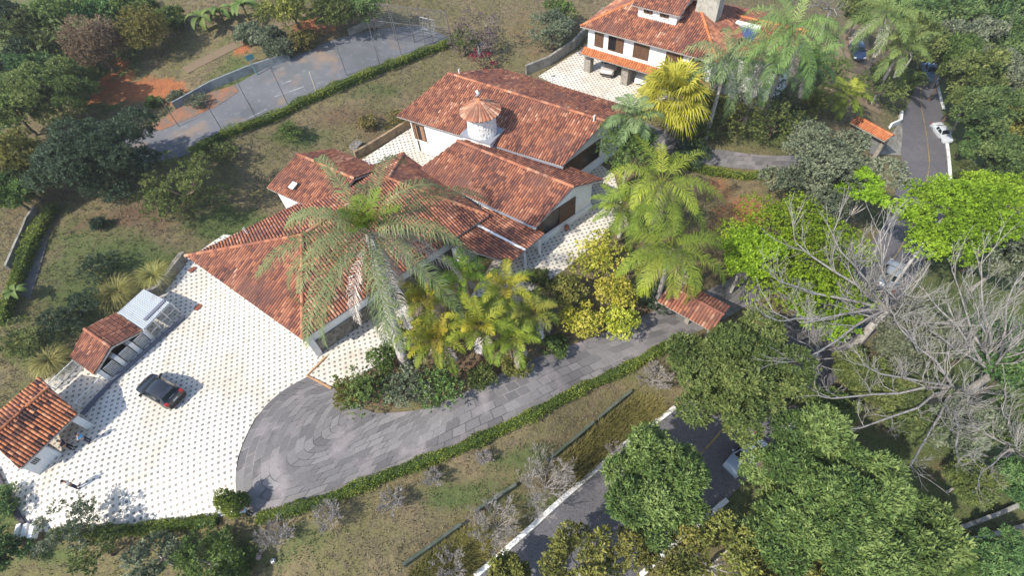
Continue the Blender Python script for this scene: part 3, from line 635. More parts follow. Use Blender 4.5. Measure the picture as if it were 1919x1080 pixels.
# ---- chimney with its conical tile hat
CH = thing('chimney', 'round whitewashed stone chimney with conical tiled hat and bird figure on the ridge', 'chimney')
cp = P(905, 246, 5.0); cx, cy = cp.x, cp.y
def lathe(prof, k=28, cx=0, cy=0):
    V, Q = [], []
    for r, z in prof:
        for i in range(k): a = 2*math.pi*i/k; V.append((cx+r*math.cos(a), cy+r*math.sin(a), z))
    for j in range(len(prof)-1):
        for i in range(k): Q.append((j*k+i, j*k+(i+1) % k, (j+1)*k+(i+1) % k, (j+1)*k+i))
    return V, Q
V, Q = lathe([(1.42, 3.4), (1.42, 5.2), (1.36, 6.5), (1.3, 7.1), (1.05, 7.1), (1.05, 6.6), (.01, 6.6)], 32, cx, cy)
V = [(x+(.03*math.sin(9*z+7*x) if abs(z-6.6) > .1 else 0), y+.03*math.cos(8*z+6*y), z) for x, y, z in V]
mesh('drum', V, Q, M['whitestone'], CH)
ud = (U4-U1).normalized(); ud.z = 0; ud.normalize(); vd = Vector((-ud.y, ud.x, 0))
bm = bmesh.new(); box(bm, (cx, cy, 4.35), ud, vd, ZU, 3.1, 2.5, 1.0); bmobj('base', bm, M['whitepaint'], CH)
bm = bmesh.new(); box(bm, (cx, cy, 4.93), ud, vd, ZU, 3.5, 2.9, .14); bmobj('ledge', bm, M['gutter'], CH)
for k in range(5):
    bm = bmesh.new(); a = 2*math.pi*k/5+.3; box(bm, (cx+1.15*math.cos(a), cy+1.15*math.sin(a), 7.22), (math.cos(a), math.sin(a), 0), (-math.sin(a), math.cos(a), 0), ZU, .2, .45, .42); bmobj('vent_block', bm, M['whitestone'], CH)
V, Q, tt = [], [], []; NR = 30; rz = random.Random(4); R0 = 1.9; z0, z1 = 7.2, 8.3
for i in range(NR):
    t = .5+.5*rz.random()
    for ring in range(4):
        f0, f1 = ring/4, (ring+1)/4+.03
        b0 = len(V)
        for kk in range(5):
            a = 2*math.pi*(i+kk/4)/NR; hgt = math.sin(math.pi*kk/4)*.12
            for f, dz in ((f0, 0), (f1, .03)): rr = .1+(R0-.1)*f; V.append((cx+rr*math.cos(a), cy+rr*math.sin(a), z1-(z1-z0)*f+hgt*f+dz))
        for kk in range(4): Q.append((b0+2*kk, b0+2*kk+1, b0+2*kk+3, b0+2*kk+2)); tt.append(min(1, t*.8+.25*rz.random()))
mesh('tile_hat', V, Q, M['tiles'], CH, smooth=True, tint=tt)
V, Q = lathe([(R0-.05, z0-.03), (.1, z1-.06), (.02, z1-.05)], 30, cx, cy); mesh('hat_lining', V, Q, M['dark'], CH)
V, Q = lathe([(.0, 8.5), (.12, 8.47), (.2, 8.35), (.24, 8.2), (.3, 8.18)], 12, cx, cy); mesh('finial', V, Q, M['tiles_new'], CH, smooth=True, tint=[.9]*len(Q))
BT = thing('bird_figure', 'small pale bird figure perched on the chimney hat', 'figurine')
vv, qq = tubes([((cx, cy, 8.45), (cx, cy, 8.70), .03, .03), ((cx-.3, cy, 8.72), (cx-.05, cy, 8.80), .04, .14), ((cx-.05, cy, 8.80), (cx+.15, cy, 8.92), .14, .09), ((cx+.15, cy, 8.92), (cx+.22, cy, 9.12), .08, .07), ((cx+.22, cy, 9.12), (cx+.36, cy, 9.10), .06, .01)], 8)
link('body', npmesh('body', vv, qq, M['steel'], smooth=True), BT)
bm = bmesh.new()
for s in (-1, 1):
    w = [bm.verts.new((cx-.12+x, cy+s*y, 8.82+z)) for x, y, z in ((0, .08, 0), (.2, .08, .04), (.1, .5, .2), (-.15, .42, .16))]; bm.faces.new(w)
bmobj('wings', bm, mat('weathered pale metal', (.5, .52, .5), .5, .4), BT)
# ---- kennel block
KN = thing('kennel', 'row of white dog kennels with barred gates under a small brown tiled roof', 'kennel')
kz, kr = 1.4, 2.15
K1, K2 = P(159, 617, kr), P(208, 651, kr); Ka, Kb = P(217, 587, kz), P(267, 620, kz); Kc, Kd = P(132, 669, kz), P(176, 703, kz)
roof_plane([K1, Ka, Kb, K2], Kb-Ka, M['tiles'], KN, pitch=.21, row=.36); roof_plane([K1, Kc, Kd, K2], Kd-Kc, M['tiles'], KN, pitch=.21, row=.36); ridge(K1, K2, M['tiles'], KN, .12)
kl = (Kb-Kd); kl.z = 0; klen = kl.length; kl.normalize(); kf = Vector((kl.y, -kl.x, 0))          # along the row, and out to the front
if kf.dot(Kd-Kc) < 0: kf = -kf
kb = Vector((Kc.x, Kc.y, 0)); depth = (Kd-Kc).dot(kf)
bm = bmesh.new()
box(bm, kb+kl*(klen/2)+kf*.35+ZU*.58, kl, kf, ZU, klen-.3, .15, 1.3)
for t in (.03, .97): box(bm, kb+kl*(klen*t)+kf*(depth/2+.1)+ZU*.58, kf, kl, ZU, depth-.55, .15, 1.3)
bmobj('wall', bm, M['wall'], KN)
_fd = depth-.12
for t in (.03, .35, .66, .965):
    bm = bmesh.new(); q = kb+kl*(klen*t)+kf*(_fd-.12); box(bm, q+ZU*.62, kf, kl, ZU, .5, .34, 1.3); bmobj('divider', bm, M['wall'], KN)
for t0, t1 in ((.10, .28), (.42, .59), (.73, .90)):
    bm = bmesh.new(); a = kb+kl*(klen*t0)+kf*_fd; b = kb+kl*(klen*t1)+kf*_fd
    for i in range(8): p = a.lerp(b, i/7); bar(bm, p+ZU*.1, p+ZU*1.2, .05, .05, Vector((1, 0, 0)))
    bar(bm, a+ZU*1.16, b+ZU*1.16, .06, .06); bar(bm, a+ZU*.13, b+ZU*.13, .06, .06); bmobj('barred_gate', bm, M['pipe'], KN)
_w0, _w1 = kb+kl*.2+kf*(depth*.66), kb+kl*(klen-.2)+kf*(depth*.66)
bm = bmesh.new(); _tp = (_w0+_w1)/2+ZU*(kr-.3); _f = [[bm.verts.new(q+s_) for q in (_w0-ZU*.1, _w1-ZU*.1, _w1+ZU*(kz-.15), _tp, _w0+ZU*(kz-.15))] for s_ in (kf*.06, -kf*.06)]
bm.faces.new(_f[0]); bm.faces.new(_f[1][::-1])
for i in range(5): bm.faces.new((_f[0][i], _f[1][i], _f[1][(i+1) % 5], _f[0][(i+1) % 5]))
bmesh.ops.recalc_face_normals(bm, faces=bm.faces[:]); bmobj('front_wall', bm, M['ochrewall'], KN)
for t in (.19, .50, .815):
    bm = bmesh.new(); q = kb+kl*(klen*t)+kf*(depth*.66+.09); box(bm, q+ZU*.55, kl, kf, ZU, .9, .06, 1.1); bmobj('doorway_shade', bm, M['dark'], KN)  # dark slab on the solid wall; its colour stands for shade inside the opening
# ---- sheet metal canopy
MC = thing('metal_canopy', 'pale sheet metal canopy roof next to the kennels', 'canopy')
S1, S2, S3, S4 = P(269, 542, 1.7), P(318, 567, 1.5), P(268, 618, 1.5), P(221, 586, 1.7)
bm = bmesh.new(); N_ = 40; n = newell([S1, S2, S3, S4]); prev = None
for i in range(N_+1):
    a = S1.lerp(S4, i/N_)+n*(.03*math.sin(i*math.pi*.9)); b = S2.lerp(S3, i/N_)+n*(.03*math.sin(i*math.pi*.9)); cur = [bm.verts.new(q) for q in (a, b, b-n*.03, a-n*.03)]
    if prev:
        for k in range(4): bm.faces.new((prev[k], cur[k], cur[(k+1) % 4], prev[(k+1) % 4]))
    prev = cur
bmesh.ops.recalc_face_normals(bm, faces=bm.faces[:]); bmobj('roof_sheet', bm, M['metalroof'], MC)
bm = bmesh.new(); a, b = S2.lerp(S1, .17).lerp(S3.lerp(S4, .17), .02), S2.lerp(S1, .17).lerp(S3.lerp(S4, .17), .78); bar(bm, a+n*.06, b+n*.06, .3, .03, n); bmobj('clear_strip', bm, mat('grey clear sheet', (.16, .16, .19), .3, .5), MC)
for q in (S1, S2, S3, S4):
    bm = bmesh.new(); bar(bm, (q.x, q.y, 0), (q.x, q.y, q.z-.05), .08, .08, Vector((1, 0, 0))); bmobj('post', bm, M['pipe'], MC)
def cage(label, a, b, h, n, grp='white pipe fence panels'):
    t = thing('pipe_fence', label, 'pipe fence', group=grp); bm = bmesh.new()
    for z in (.12, h*.52, h): bar(bm, a+ZU*z, b+ZU*z, .055, .055)
    bmobj('rails', bm, M['pipe'], t)
    for i in range(n+1):
        p = a.lerp(b, i/n); bm = bmesh.new(); bar(bm, (p.x, p.y, -.1), (p.x, p.y, h+.06), .07, .07, Vector((1, 0, 0))); bmobj('post', bm, M['pipe'], t)
    segs = []
    for i in range(n*14): p = a.lerp(b, (i+.5)/(n*14)); segs.append(((p.x, p.y, .1), (p.x, p.y, h), .008, .008))
    tube_obj('wire_mesh', segs, M['pipe'], t, 3); return t
def flat(v): return Vector((v.x, v.y, 0))
cage('white pipe fence panel under the front edge of the metal canopy', flat(S2), flat(S3), 1.4, 3)
cage('white pipe fence panel closing the right end of the canopy pen', flat(S1).lerp(flat(S2), .1), flat(S2), 1.4, 1)
cage('white pipe fence panel at the back of the empty pen beside the shed', flat(P(136, 676, 1.3)), flat(P(88, 722, 1.3)), 1.3, 3)
cage('white pipe fence panel in the front of the empty pen beside the shed', flat(P(178, 708, 1.3)), flat(P(134, 752, 1.3)), 1.0, 2)
bm = wall_line([G(*p) for p in ((348, 597), (285, 652), (212, 718), (157, 779))], .16, .32); o = bmobj('low_wall', bm, mat('shadow toned kerb', (.10, .11, .15), .8, .3)); tag(o, 'low edging wall in a painted shadow tone along the front of the kennel pens', 'low wall')  # shadow line along this low wall is put into its dark colour
# ---- shed in the corner
SH = thing('shed', 'open fronted white shed with patchy orange and black clay roof at courtyard corner', 'shed')
sr, se = 2.75, 1.95
s1, s2 = P(92, 726, sr), P(-60, 862, sr); s3, s4 = P(147, 775, se), P(48, 886, se); s5 = P(-110, 925, se)
s4b = s3+(s2-s1).normalized()*((s4-s3).length); t1 = s1+(s4b-s3)
sb1 = P(74, 707, 2.1); sb2 = sb1+(s4b-s3)
roof_plane([s1, s3, s4b, t1], s4b-s3, M['tiles_patchy'], SH, patch=.62, pitch=.23); roof_plane([s1, sb1, sb2, t1], sb2-sb1, M['tiles_patchy'], SH, patch=.45, pitch=.23); ridge(s1, t1, M['tiles_patchy'], SH, .13)
sl = (s4b-s3); sl.z = 0; slen = sl.length; sl.normalize(); sf = Vector((sl.y, -sl.x, 0))
if sf.dot(s3-s1) < 0: sf = -sf
q0 = Vector((s3.x, s3.y, 0)); sdep = (s3-sb1); sdep.z = 0; sdp = abs(sdep.dot(sf))
bm = bmesh.new()
box(bm, q0-sf*(sdp-.4)+sl*(slen/2)+ZU*.86, sl, sf, ZU, slen-.6, .16, 1.8)
box(bm, q0-sf*(sdp/2)+sl*.45+ZU*.86, sf, sl, ZU, sdp-1.0, .16, 1.8)
box(bm, q0-sf*(sdp/2)+sl*(slen-.35)+ZU*.86, sf, sl, ZU, sdp-1.0, .16, 1.8)
bmobj('wall', bm, M['wall'], SH)
bm = bmesh.new(); box(bm, q0-sf*.45+sl*.4+ZU*.86, sl, sf, ZU, .45, .4, 1.8); bmobj('pillar', bm, M['wall'], SH)
bm = bmesh.new(); box(bm, q0-sf*.42+sl*(slen*.79)+ZU*.86, sl, sf, ZU, slen*.40, .16, 1.8); bmobj('front_wall', bm, M['wall'], SH)
bm = bmesh.new(); box(bm, q0-sf*.3+sl*(slen*.63)+ZU*.86, sl, sf, ZU, .22, .3, 1.8); bmobj('pilaster', bm, M['wall'], SH)
bm = bmesh.new()
for i in range(4): box(bm, q0-sf*.325+sl*(slen*.80+.11*i)+ZU*1.25, sl, sf, ZU, .055, .04, .42)
bmobj('vent_slots', bm, M['dark'], SH)
bm = bmesh.new(); prism(bm, [((q0-sf*.36+sl*(slen*a)).x+sf.x*b, (q0-sf*.36+sl*(slen*a)).y+sf.y*b) for a, b in ((.60, -.02), (.97, -.02), (.97, .5), (.60, .5))], 0, .07); bmobj('step', bm, M['concrete'], SH)
# ---- house on the next plot
NH = thing('neighbour_house', 'two storey white house with tiled hip roof and stone pillared carport', 'house')
gz = .1; fz = 6.1
N1, N2 = P(1087, 49, fz), P(1345, 119, fz)
nu = (N2-N1); nu.z = 0; nL = nu.length; nu.normalize(); nb = Vector((-nu.y, nu.x, 0))
if nb.y < 0: nb = -nb
def NP(a, b, z): q = Vector((N1.x, N1.y, 0))+nu*a+nb*b; return Vector((q.x, q.y, z))
dep = 13.0; nr = 8.6
Nb1, Nb2 = NP(0, dep, fz), NP(nL, dep, fz); NA1, NA2 = NP(5.8, dep/2, nr), NP(nL-5.8, dep/2, nr)
roof_plane([N1, NP(nL, 0, fz), NA2, NA1], nu, M['tiles'], NH); roof_plane([N1, NA1, Nb1], nb, M['tiles'], NH); roof_plane([NP(nL, 0, fz), NA2, Nb2], nb, M['tiles'], NH); roof_plane([Nb1, NA1, NA2, Nb2], nu, M['tiles'], NH)
for a, b in ((N1, NA1), (NP(nL, 0, fz), NA2), (NA1, NA2)): ridge(a, b, M['tiles_new'], NH)
nf = [NP(.7, .75, 0), NP(nL-.7, .75, 0), NP(nL-.7, dep-.7, 0), NP(.7, dep-.7, 0)]
f2 = 3.35
walls([(p.x, p.y) for p in nf], f2+.05, fz-.1, M['wall'], NH); cn = cen(nf)
walls([(p.x, p.y) for p in (NP(.8, 5.5, 0), NP(nL-.8, 5.5, 0), NP(nL-.8, dep-.8, 0), NP(.8, dep-.8, 0))], gz-.6, f2+.05, M['stonewall'], NH, 'ground_floor_wall')
bm = bmesh.new(); prism(bm, [(p.x, p.y) for p in (NP(.75, .8, 0), NP(nL-.75, .8, 0), NP(nL-.75, 5.6, 0), NP(.75, 5.6, 0))], f2-.25, f2+.04); bmobj('carport_ceiling', bm, M['fascia'], NH)
for t in (.03, .345, .67, .97):
    bm = bmesh.new(); q = NP(nL*t+.2, 1.25, 0); box(bm, (q.x, q.y, (gz-.5+f2-.25)/2), nu, nb, ZU, .9, .8, f2-.25-gz+.5); bmobj('pillar', bm, M['pillar'], NH)
roof_plane([NP(.25, -.1, 3.0), NP(nL-.25, -.1, 3.0), NP(nL-.25, .78, 3.5), NP(.25, .78, 3.5)], nu, M['tiles_new'], NH, name='porch_roof', pitch=.3)
for (t0, t1, lv, op) in ((.065, .135, 1, None), (.185, .31, 2, [0]), (.40, .52, 2, None), (.66, .78, 2, None), (.85, .95, 2, None)):
    window(NH, nf[0], nf[1], t0, t1, 4.0, 5.75, outn(nf[0], nf[1], cn), lv, openleaf=op)
# raised clerestory above the roof
cb = [NP(5.6, 3.0, 0), NP(10.2, 3.0, 0), NP(10.2, 6.6, 0), NP(5.6, 6.6, 0)]; cc = cen(cb)
walls([(p.x, p.y) for p in cb], 6.6, 8.55, M['wall'], NH, 'clerestory_wall')
cr_ = 9.5; ce = 8.5
roof_plane([NP(5.0, 2.5, ce), NP(10.7, 2.5, ce), NP(10.7, 4.8, cr_), NP(5.0, 4.8, cr_)], nu, M['tiles'], NH, name='clerestory_roof'); roof_plane([NP(5.0, 7.1, ce), NP(10.7, 7.1, ce), NP(10.7, 4.8, cr_), NP(5.0, 4.8, cr_)], nu, M['tiles'], NH, name='clerestory_roof'); ridge(NP(5.0, 4.8, cr_), NP(10.7, 4.8, cr_), M['tiles'], NH)
gable((cb[1].x, cb[1].y), (cb[2].x, cb[2].y), NP(10.2, 4.8, cr_), 8.5, M['wall'], NH); gable((cb[0].x, cb[0].y), (cb[3].x, cb[3].y), NP(5.6, 4.8, cr_), 8.5, M['wall'], NH)
for t0, t1 in ((.16, .20), (.23, .31), (.33, .37), (.58, .62), (.65, .73), (.75, .79)): window(NH, cb[0], cb[1], t0, t1, 7.85, 8.3, outn(cb[0], cb[1], cc), 0, name='window')
for t0, t1 in ((.2, .32), (.5, .62), (.68, .8)): window(NH, cb[1], cb[2], t0, t1, 7.9, 8.4, outn(cb[1], cb[2], cc), 0)
# stone chimney stack with a small tiled top
bm = bmesh.new(); a = NP(12.4, 5.9, 0); box(bm, (a.x, a.y, 8.6), nu, nb, ZU, 2.4, 1.5, 3.6); box(bm, (a.x, a.y, 10.2), nu, nb, ZU, 2.9, 1.9, .35); bmobj('chimney_stack', bm, M['ashlar'], NH)
ct = 11.2
roof_plane([NP(10.8, 4.8, 10.5), NP(14.0, 4.8, 10.5), NP(14.0, 5.9, ct), NP(10.8, 5.9, ct)], nu, M['tiles_new'], NH, name='chimney_roof'); roof_plane([NP(10.8, 7.0, 10.5), NP(14.0, 7.0, 10.5), NP(14.0, 5.9, ct), NP(10.8, 5.9, ct)], nu, M['tiles_new'], NH, name='chimney_roof')
# east wing of the same house
w0, w1 = nL-2.0, nL+5.5
roof_plane([NP(w0, 4.5, 5.2), NP(w1, 4.5, 5.2), NP(w1, 9, 6.9), NP(w0, 9, 6.9)], nu, M['tiles'], NH); roof_plane([NP(w0, 13.5, 5.2), NP(w1, 13.5, 5.2), NP(w1, 9, 6.9), NP(w0, 9, 6.9)], nu, M['tiles'], NH); ridge(NP(w0, 9, 6.9), NP(w1, 9, 6.9), M['tiles_new'], NH)
walls([(p.x, p.y) for p in (NP(w0+.5, 5.2, 0), NP(w1-.6, 5.2, 0), NP(w1-.6, 12.8, 0), NP(w0+.5, 12.8, 0))], -2.5, 5.1, M['wall'], NH)
bm = bmesh.new(); n = newell([NP(w0, 4.5, 5.2), NP(w1, 4.5, 5.2), NP(w1, 9, 6.9)]); v = nu.cross(n); c = NP(nL-.2, 7.0, 6.145)
box(bm, c+n*.16, nu, v, n, 2.6, 1.5, .1); sp = bmobj('solar_collector', bm, mat('blue solar glass', (.05, .075, .15), .15, .6), NH)
bm = bmesh.new(); box(bm, c+n*.24-v*.95, nu, v, n, 2.7, .42, .4); bmobj('water_tank', bm, M['pvc'], sp)
# ---- two tiled gate roofs
def gate(name, label, a, b, zt, zg, w, mtile, wallm, cat):
    t = thing(name, label, cat); a, b = Vector(a), Vector(b); e = (b-a); e.z = 0; L = e.length; e.normalize(); s = Vector((-e.y, e.x, 0))
    ra, rb = Vector((a.x, a.y, zt)), Vector((b.x, b.y, zt))
    for sg in (-1, 1): roof_plane([ra, rb, rb+s*(sg*w)-ZU*w*.42, ra+s*(sg*w)-ZU*w*.42], e, mtile, t)
    ridge(ra, rb, mtile, t, .13)
    for q in (.08, .5, .92):
        bm = bmesh.new(); p = a+e*L*q; z0 = T(p.x, p.y)-.3; box(bm, (p.x, p.y, (z0+zt-.25)/2), e, s, ZU, .4, .4, zt-.25-z0); bmobj('pillar', bm, wallm, t)
    return t, e, s, L
_z1 = T(*C(1640, 240, 2.9).xy)+2.6; g1a, g1b = P(1606, 219, _z1), P(1672, 254, _z1)
GT, e, s, L = gate('gate_roof', 'long narrow orange tiled gate roof beside the upper road', g1a, g1b, _z1, 0, .95, M['tiles_new'], M['pillar'], 'gate roof')
bm = bmesh.new(); p = Vector((g1a.x, g1a.y, 0))+e*L*.72; box(bm, (p.x, p.y, T(p.x, p.y)+1.0), e, s, ZU, L*.34, .08, 2.0); bmobj('gate_leaf', bm, M['steel'], GT)
_z2 = T(*C(1305, 562, 3.2).xy)+3.2; g2a, g2b = P(1252, 535, _z2), P(1356, 590, _z2)
GT2, e, s, L = gate('gate_roof', 'tiled gateway roof half hidden under palm fronds above the driveway', g2a, g2b, _z2, 0, 1.5, M['tiles'], M['pillar'], 'gate roof')
GT['group'] = GT2['group'] = 'tiled gate roofs'
# ------------------------------------------------------------------ free-standing walls, fences, posts
def wallthing(name, label, cat, pts, w, h, m, base=-.5, group=None):
    o = bmobj(name, wall_line(px(*pts), w, h, None, base, 1.2), m); tag(o, label, cat, group); return o
M['ochre'] = mat('stained ochre wall', (.30, .21, .12), .9, .2, noise=[(1.2, (.14, .10, .07), .45, .65, 6), (5, (.38, .30, .2), .55, .75, 4)], coords='World')
wallthing('retaining_wall', 'stained ochre retaining wall behind the rear patio', 'wall', [(668, 298), (700, 280), (774, 234)], .3, .95, M['ochre'])
wallthing('retaining_wall', 'grey retaining wall beside the carport paving', 'wall', [(986, 140), (1030, 122), (1075, 92), (1102, 62), (1130, 30)], .35, 1.2, M['concrete'])
wallthing('stone_wall', 'mossy stone wall between house corner and kennel grass clumps', 'wall', [(352, 484), (332, 510), (304, 548), (280, 560)], .45, .9, M['stonewall'])
wallthing('retaining_wall', 'bluish concrete wall along the back of the sports court', 'wall', [(330, 205), (400, 166), (470, 137), (545, 112)], .25, .9, mat('bluish concrete', (.19, .21, .22), .9, .2, noise=[(1, (.09, .10, .10), .5, .7, 6)], coords='World'))
wallthing('retaining_wall', 'low grey wall under red soil at far court end', 'wall', [(655, 66), (690, 52), (720, 46)], .25, .8, M['concrete'])
FG = 'concrete boundary wall sections'
for i, (pts, lab) in enumerate((([(758, 1062), (810, 1026), (866, 986)], 'mossy boundary wall section nearest the bottom edge of the lawn'), ([(892, 962), (925, 940), (968, 912)], 'short mossy boundary wall section between two bare grey shrubs'), ([(1026, 868), (1070, 832), (1112, 796)], 'mossy boundary wall section beside the tall ochre grass'), ([(1120, 789), (1150, 764), (1182, 738)], 'mossy boundary wall section at upper end of the lawn'))):
    wallthing('boundary_wall', lab, 'wall', pts, .22, .6, M['mossywall'], group=FG)
wallthing('garden_wall', 'dark edging wall at the lower left courtyard side', 'wall', [(-6, 880), (12, 918), (40, 972), (58, 996)], .25, .3, mat('dark stained wall', (.08, .075, .08), .9, .2))
wallthing('edging', 'orange brick edging between courtyard and side patio', 'edging', [(612, 670), (598, 684), (576, 706), (600, 718), (622, 730)], .14, .16, mat('orange brick', (.42, .24, .12), .85, .2, noise=[(4, (.25, .14, .08), .5, .7, 4)], coords='World'))
wallthing('rail_wall', 'upper of two pale walls in the lower right woods', 'wall', [(1752, 1006), (1800, 990), (1860, 968), (1930, 938)], .3, .7, M['concrete'], group='pale walls in the lower right woods')
wallthing('rail_wall', 'lower of two pale walls in the lower right woods', 'wall', [(1738, 1034), (1790, 1020), (1850, 1006), (1930, 984)], .3, .7, M['concrete'], group='pale walls in the lower right woods')
wallthing('roadside_wall', 'short white wall stub joining the gate roof to the road', 'wall', [(1666, 240), (1684, 232), (1686, 216)], .25, .7, M['kerb'])
wallthing('path_wall', 'thin pale wall along the left lane', 'wall', [(18, 505), (36, 462), (56, 415), (70, 395)], .2, .5, M['concrete'])
# garden steps
ST = thing('garden_steps', 'three white steps leading down from the courtyard corner', 'steps', (0, 0, 0))
sa, sb = G(38, 999), G(88, 1001)
for i in range(3):
    bm = bmesh.new(); p = sa.lerp(sb, .15+.33*i); d = (G(60, 1014)-G(56, 988)); d.z = 0; d.normalize(); e = Vector((-d.y, d.x, 0)); z = -.05-.17*(2-i)
    box(bm, (p.x, p.y, z-.2), e, d, ZU, .27, .9, .5); bmobj('step', bm, M['whitepaint'], ST)
# poles of the court fence
pole_m = mat('rusty steel pole', (.16, .15, .15), .6, .4, metal=.3, noise=[(3, (.12, .08, .06), .5, .7, 4)])
CP = 'steel poles around the sports court'
def simple_pole(name, label, cat, base, top_px=None, h=5.0, r=.05, m=None, grp=None, brace=None):
    b = G(*base); t = thing(name, label, cat, b, group=grp)
    tube_obj('shaft', [((0, 0, -.3), (0, 0, h), r, r*.8)], m or pole_m, t, 8)
    tube_obj('cap', [((0, 0, h), (0, 0, h+.06), r*1.2, r*.6)], m or pole_m, t, 8)
    tube_obj('foot', [((0, 0, -.05), (0, 0, .12), r*2.2, r*1.6)], M['concrete'], t, 8)
    if brace:
        q = G(*brace)-b; tube_obj('brace', [((q.x, q.y, q.z), (0, 0, h*.55), r*.6, r*.6)], m or pole_m, t, 6)
    return t
for (b, br, h, lab) in (((482, 224), (493, 231), 4.6, 'thin rusty court pole with brace at the near left hedge'), ((540, 197), None, 5.0, 'dark court pole standing by the white halfway line'), ((650, 142), None, 4.6, 'thin court pole right of the pale volleyball post'), ((712, 122), (722, 132), 5.0, 'reddish court pole with brace at the hedge middle'), ((752, 104), None, 5.4, 'tall dark court pole near the far hedge end'), ((797, 86), None, 5.0, 'tall court pole in front of the far ball fence'), ((420, 250), None, 3.6, 'faint court pole on the shaded near end'), ((336, 238), None, 3.2, 'short court pole beside the dark green tree')):
    simple_pole('court_pole', lab, 'pole', b, h=h, r=.045, grp=CP, brace=br)
VP = simple_pole('volleyball_post', 'pale volleyball post leaning on the sports court', 'post', (593, 172), h=2.4, r=.07, m=mat('pale post paint', (.5, .42, .3), .7, .3))
VP.rotation_euler = (0, math.radians(3), 0)
BH = thing('basketball_hoop', 'weathered turquoise basketball hoop at the court edge', 'basketball hoop', G(483, 141), s=.72)
bl = mat('faded turquoise paint', (.09, .23, .26), .7, .3, noise=[(4, (.16, .3, .3), .5, .7, 4)])
tube_obj('post', [((0, 0, -.2), (0, 0, 2.9), .09, .08), ((0, 0, 2.8), (.35, -.5, 3.0), .07, .06)], bl, BH, 8)
bm = bmesh.new(); bd = Vector((.57, -.82, 0)).normalized(); box(bm, Vector((.36, -.52, 3.2)), Vector((-bd.y, bd.x, 0)), bd, ZU, 1.2, .05, .8); bmobj('backboard', bm, bl, BH)
tube_obj('rim', [tuple([tuple(Vector((.36, -.52, 2.95))+bd*.3+Vector((.22*math.cos(a), .22*math.sin(a), 0))) for a in (2*math.pi*i/14, 2*math.pi*(i+1)/14)]+[.015, .015]) for i in range(14)], pole_m, BH, 5)
# far ball fence of wire and pipes
BF = thing('ball_fence', 'tall pipe and wire ball fence at the far court end', 'fence')
fa, fb = G(706, 72), G(846, 86); fh = 4.2; fe = fb-fa; segs = []; wires = []
for i in range(5): p = fa.lerp(fb, i/4); z = T(p.x, p.y); segs.append(((p.x, p.y, z-.2), (p.x, p.y, z+fh), .06, .05))
for h in (fh, fh*.52):
    for i in range(4): p, q = fa.lerp(fb, i/4), fa.lerp(fb, (i+1)/4); segs.append(((p.x, p.y, T(p.x, p.y)+h), (q.x, q.y, T(q.x, q.y)+h), .04, .04))
tube_obj('pipe_frame', segs, pole_m, BF, 6)
for i in range(61):
    p = fa.lerp(fb, i/60); z = T(p.x, p.y); wires.append(((p.x, p.y, z), (p.x, p.y, z+fh), .008, .008))
for j in range(16):
    h = fh*(j+.5)/16; wires.append(((fa.x, fa.y, fa.z+h), (fb.x, fb.y, fb.z+h), .008, .008))
tube_obj('wire_mesh', wires, mat('dull wire', (.2, .2, .2), .6, .4), BF, 3)
UPM_ = mat('dull grey paint', (.28, .28, .27), .7, .2)
GO = thing('goal', 'small pale goal frame in front of the ball fence', 'goal', G(792, 62))
tube_obj('frame', [((0, 0, 0), (0, 0, 2), .06, .06), ((0, 0, 2), (1.6, -1.3, 2), .06, .06), ((1.6, -1.3, 2), (1.6, -1.3, 0), .06, .06)], UPM_, GO, 6)
tube_obj('net', [((t*1.6, -t*1.3, 0), (t*1.6+.3, -t*1.3+.5, 2*.9), .01, .01) for t in np.linspace(0, 1, 8)]+[((.3*h/2, .5*h/2, h), (1.6+.3*h/2, -1.3+.5*h/2, h), .01, .01) for h in np.linspace(.2, 1.8, 6)], M['pipe'], GO, 3)
# utility poles on the right
UPM = mat('bleached pole', (.45, .43, .41), .8, .2, noise=[(2, (.3, .28, .26), .5, .7, 4)])
def utility(label, base, top, h, r, wires=True, m=None):
    b = G(*base); tp = P(*top, b.z+h); d = Vector((tp.x-b.x, tp.y-b.y, h)); d.x *= .75; d.y *= .75
    t = thing('utility_pole', label, 'utility pole', b, group='leaning poles beside the road')
    tube_obj('shaft', [((0, 0, -.5), tuple(d), r, r*.75)], m or UPM, t, 10)
    if wires:
        dn = d.normalized(); bm = bmesh.new(); c = d*.95; bar(bm, c-Vector((.7, .5, 0)), c+Vector((.7, .5, 0)), .1, .1); ar = bmobj('crossarm', bm, M['shutter'], t)
        tube_obj('insulator', [(tuple(c+Vector((.7*s, .5*s, .05))), tuple(c+Vector((.7*s, .5*s, .25))), .05, .04) for s in (-.9, 0, .9)], M['pvc'], ar, 8)
    return t
utility('tall pale pole rising from the road edge behind the bare tree', (1650, 572), (1738, 436), 8.0, .16)
utility('slim white trunk like pole beside the upper road kerb', (1808, 284), (1828, 248), 3.0, .13, False)
utility('slim pale pole in the woods right of the upper road', (1876, 302), (1904, 262), 3.4, .12, False)
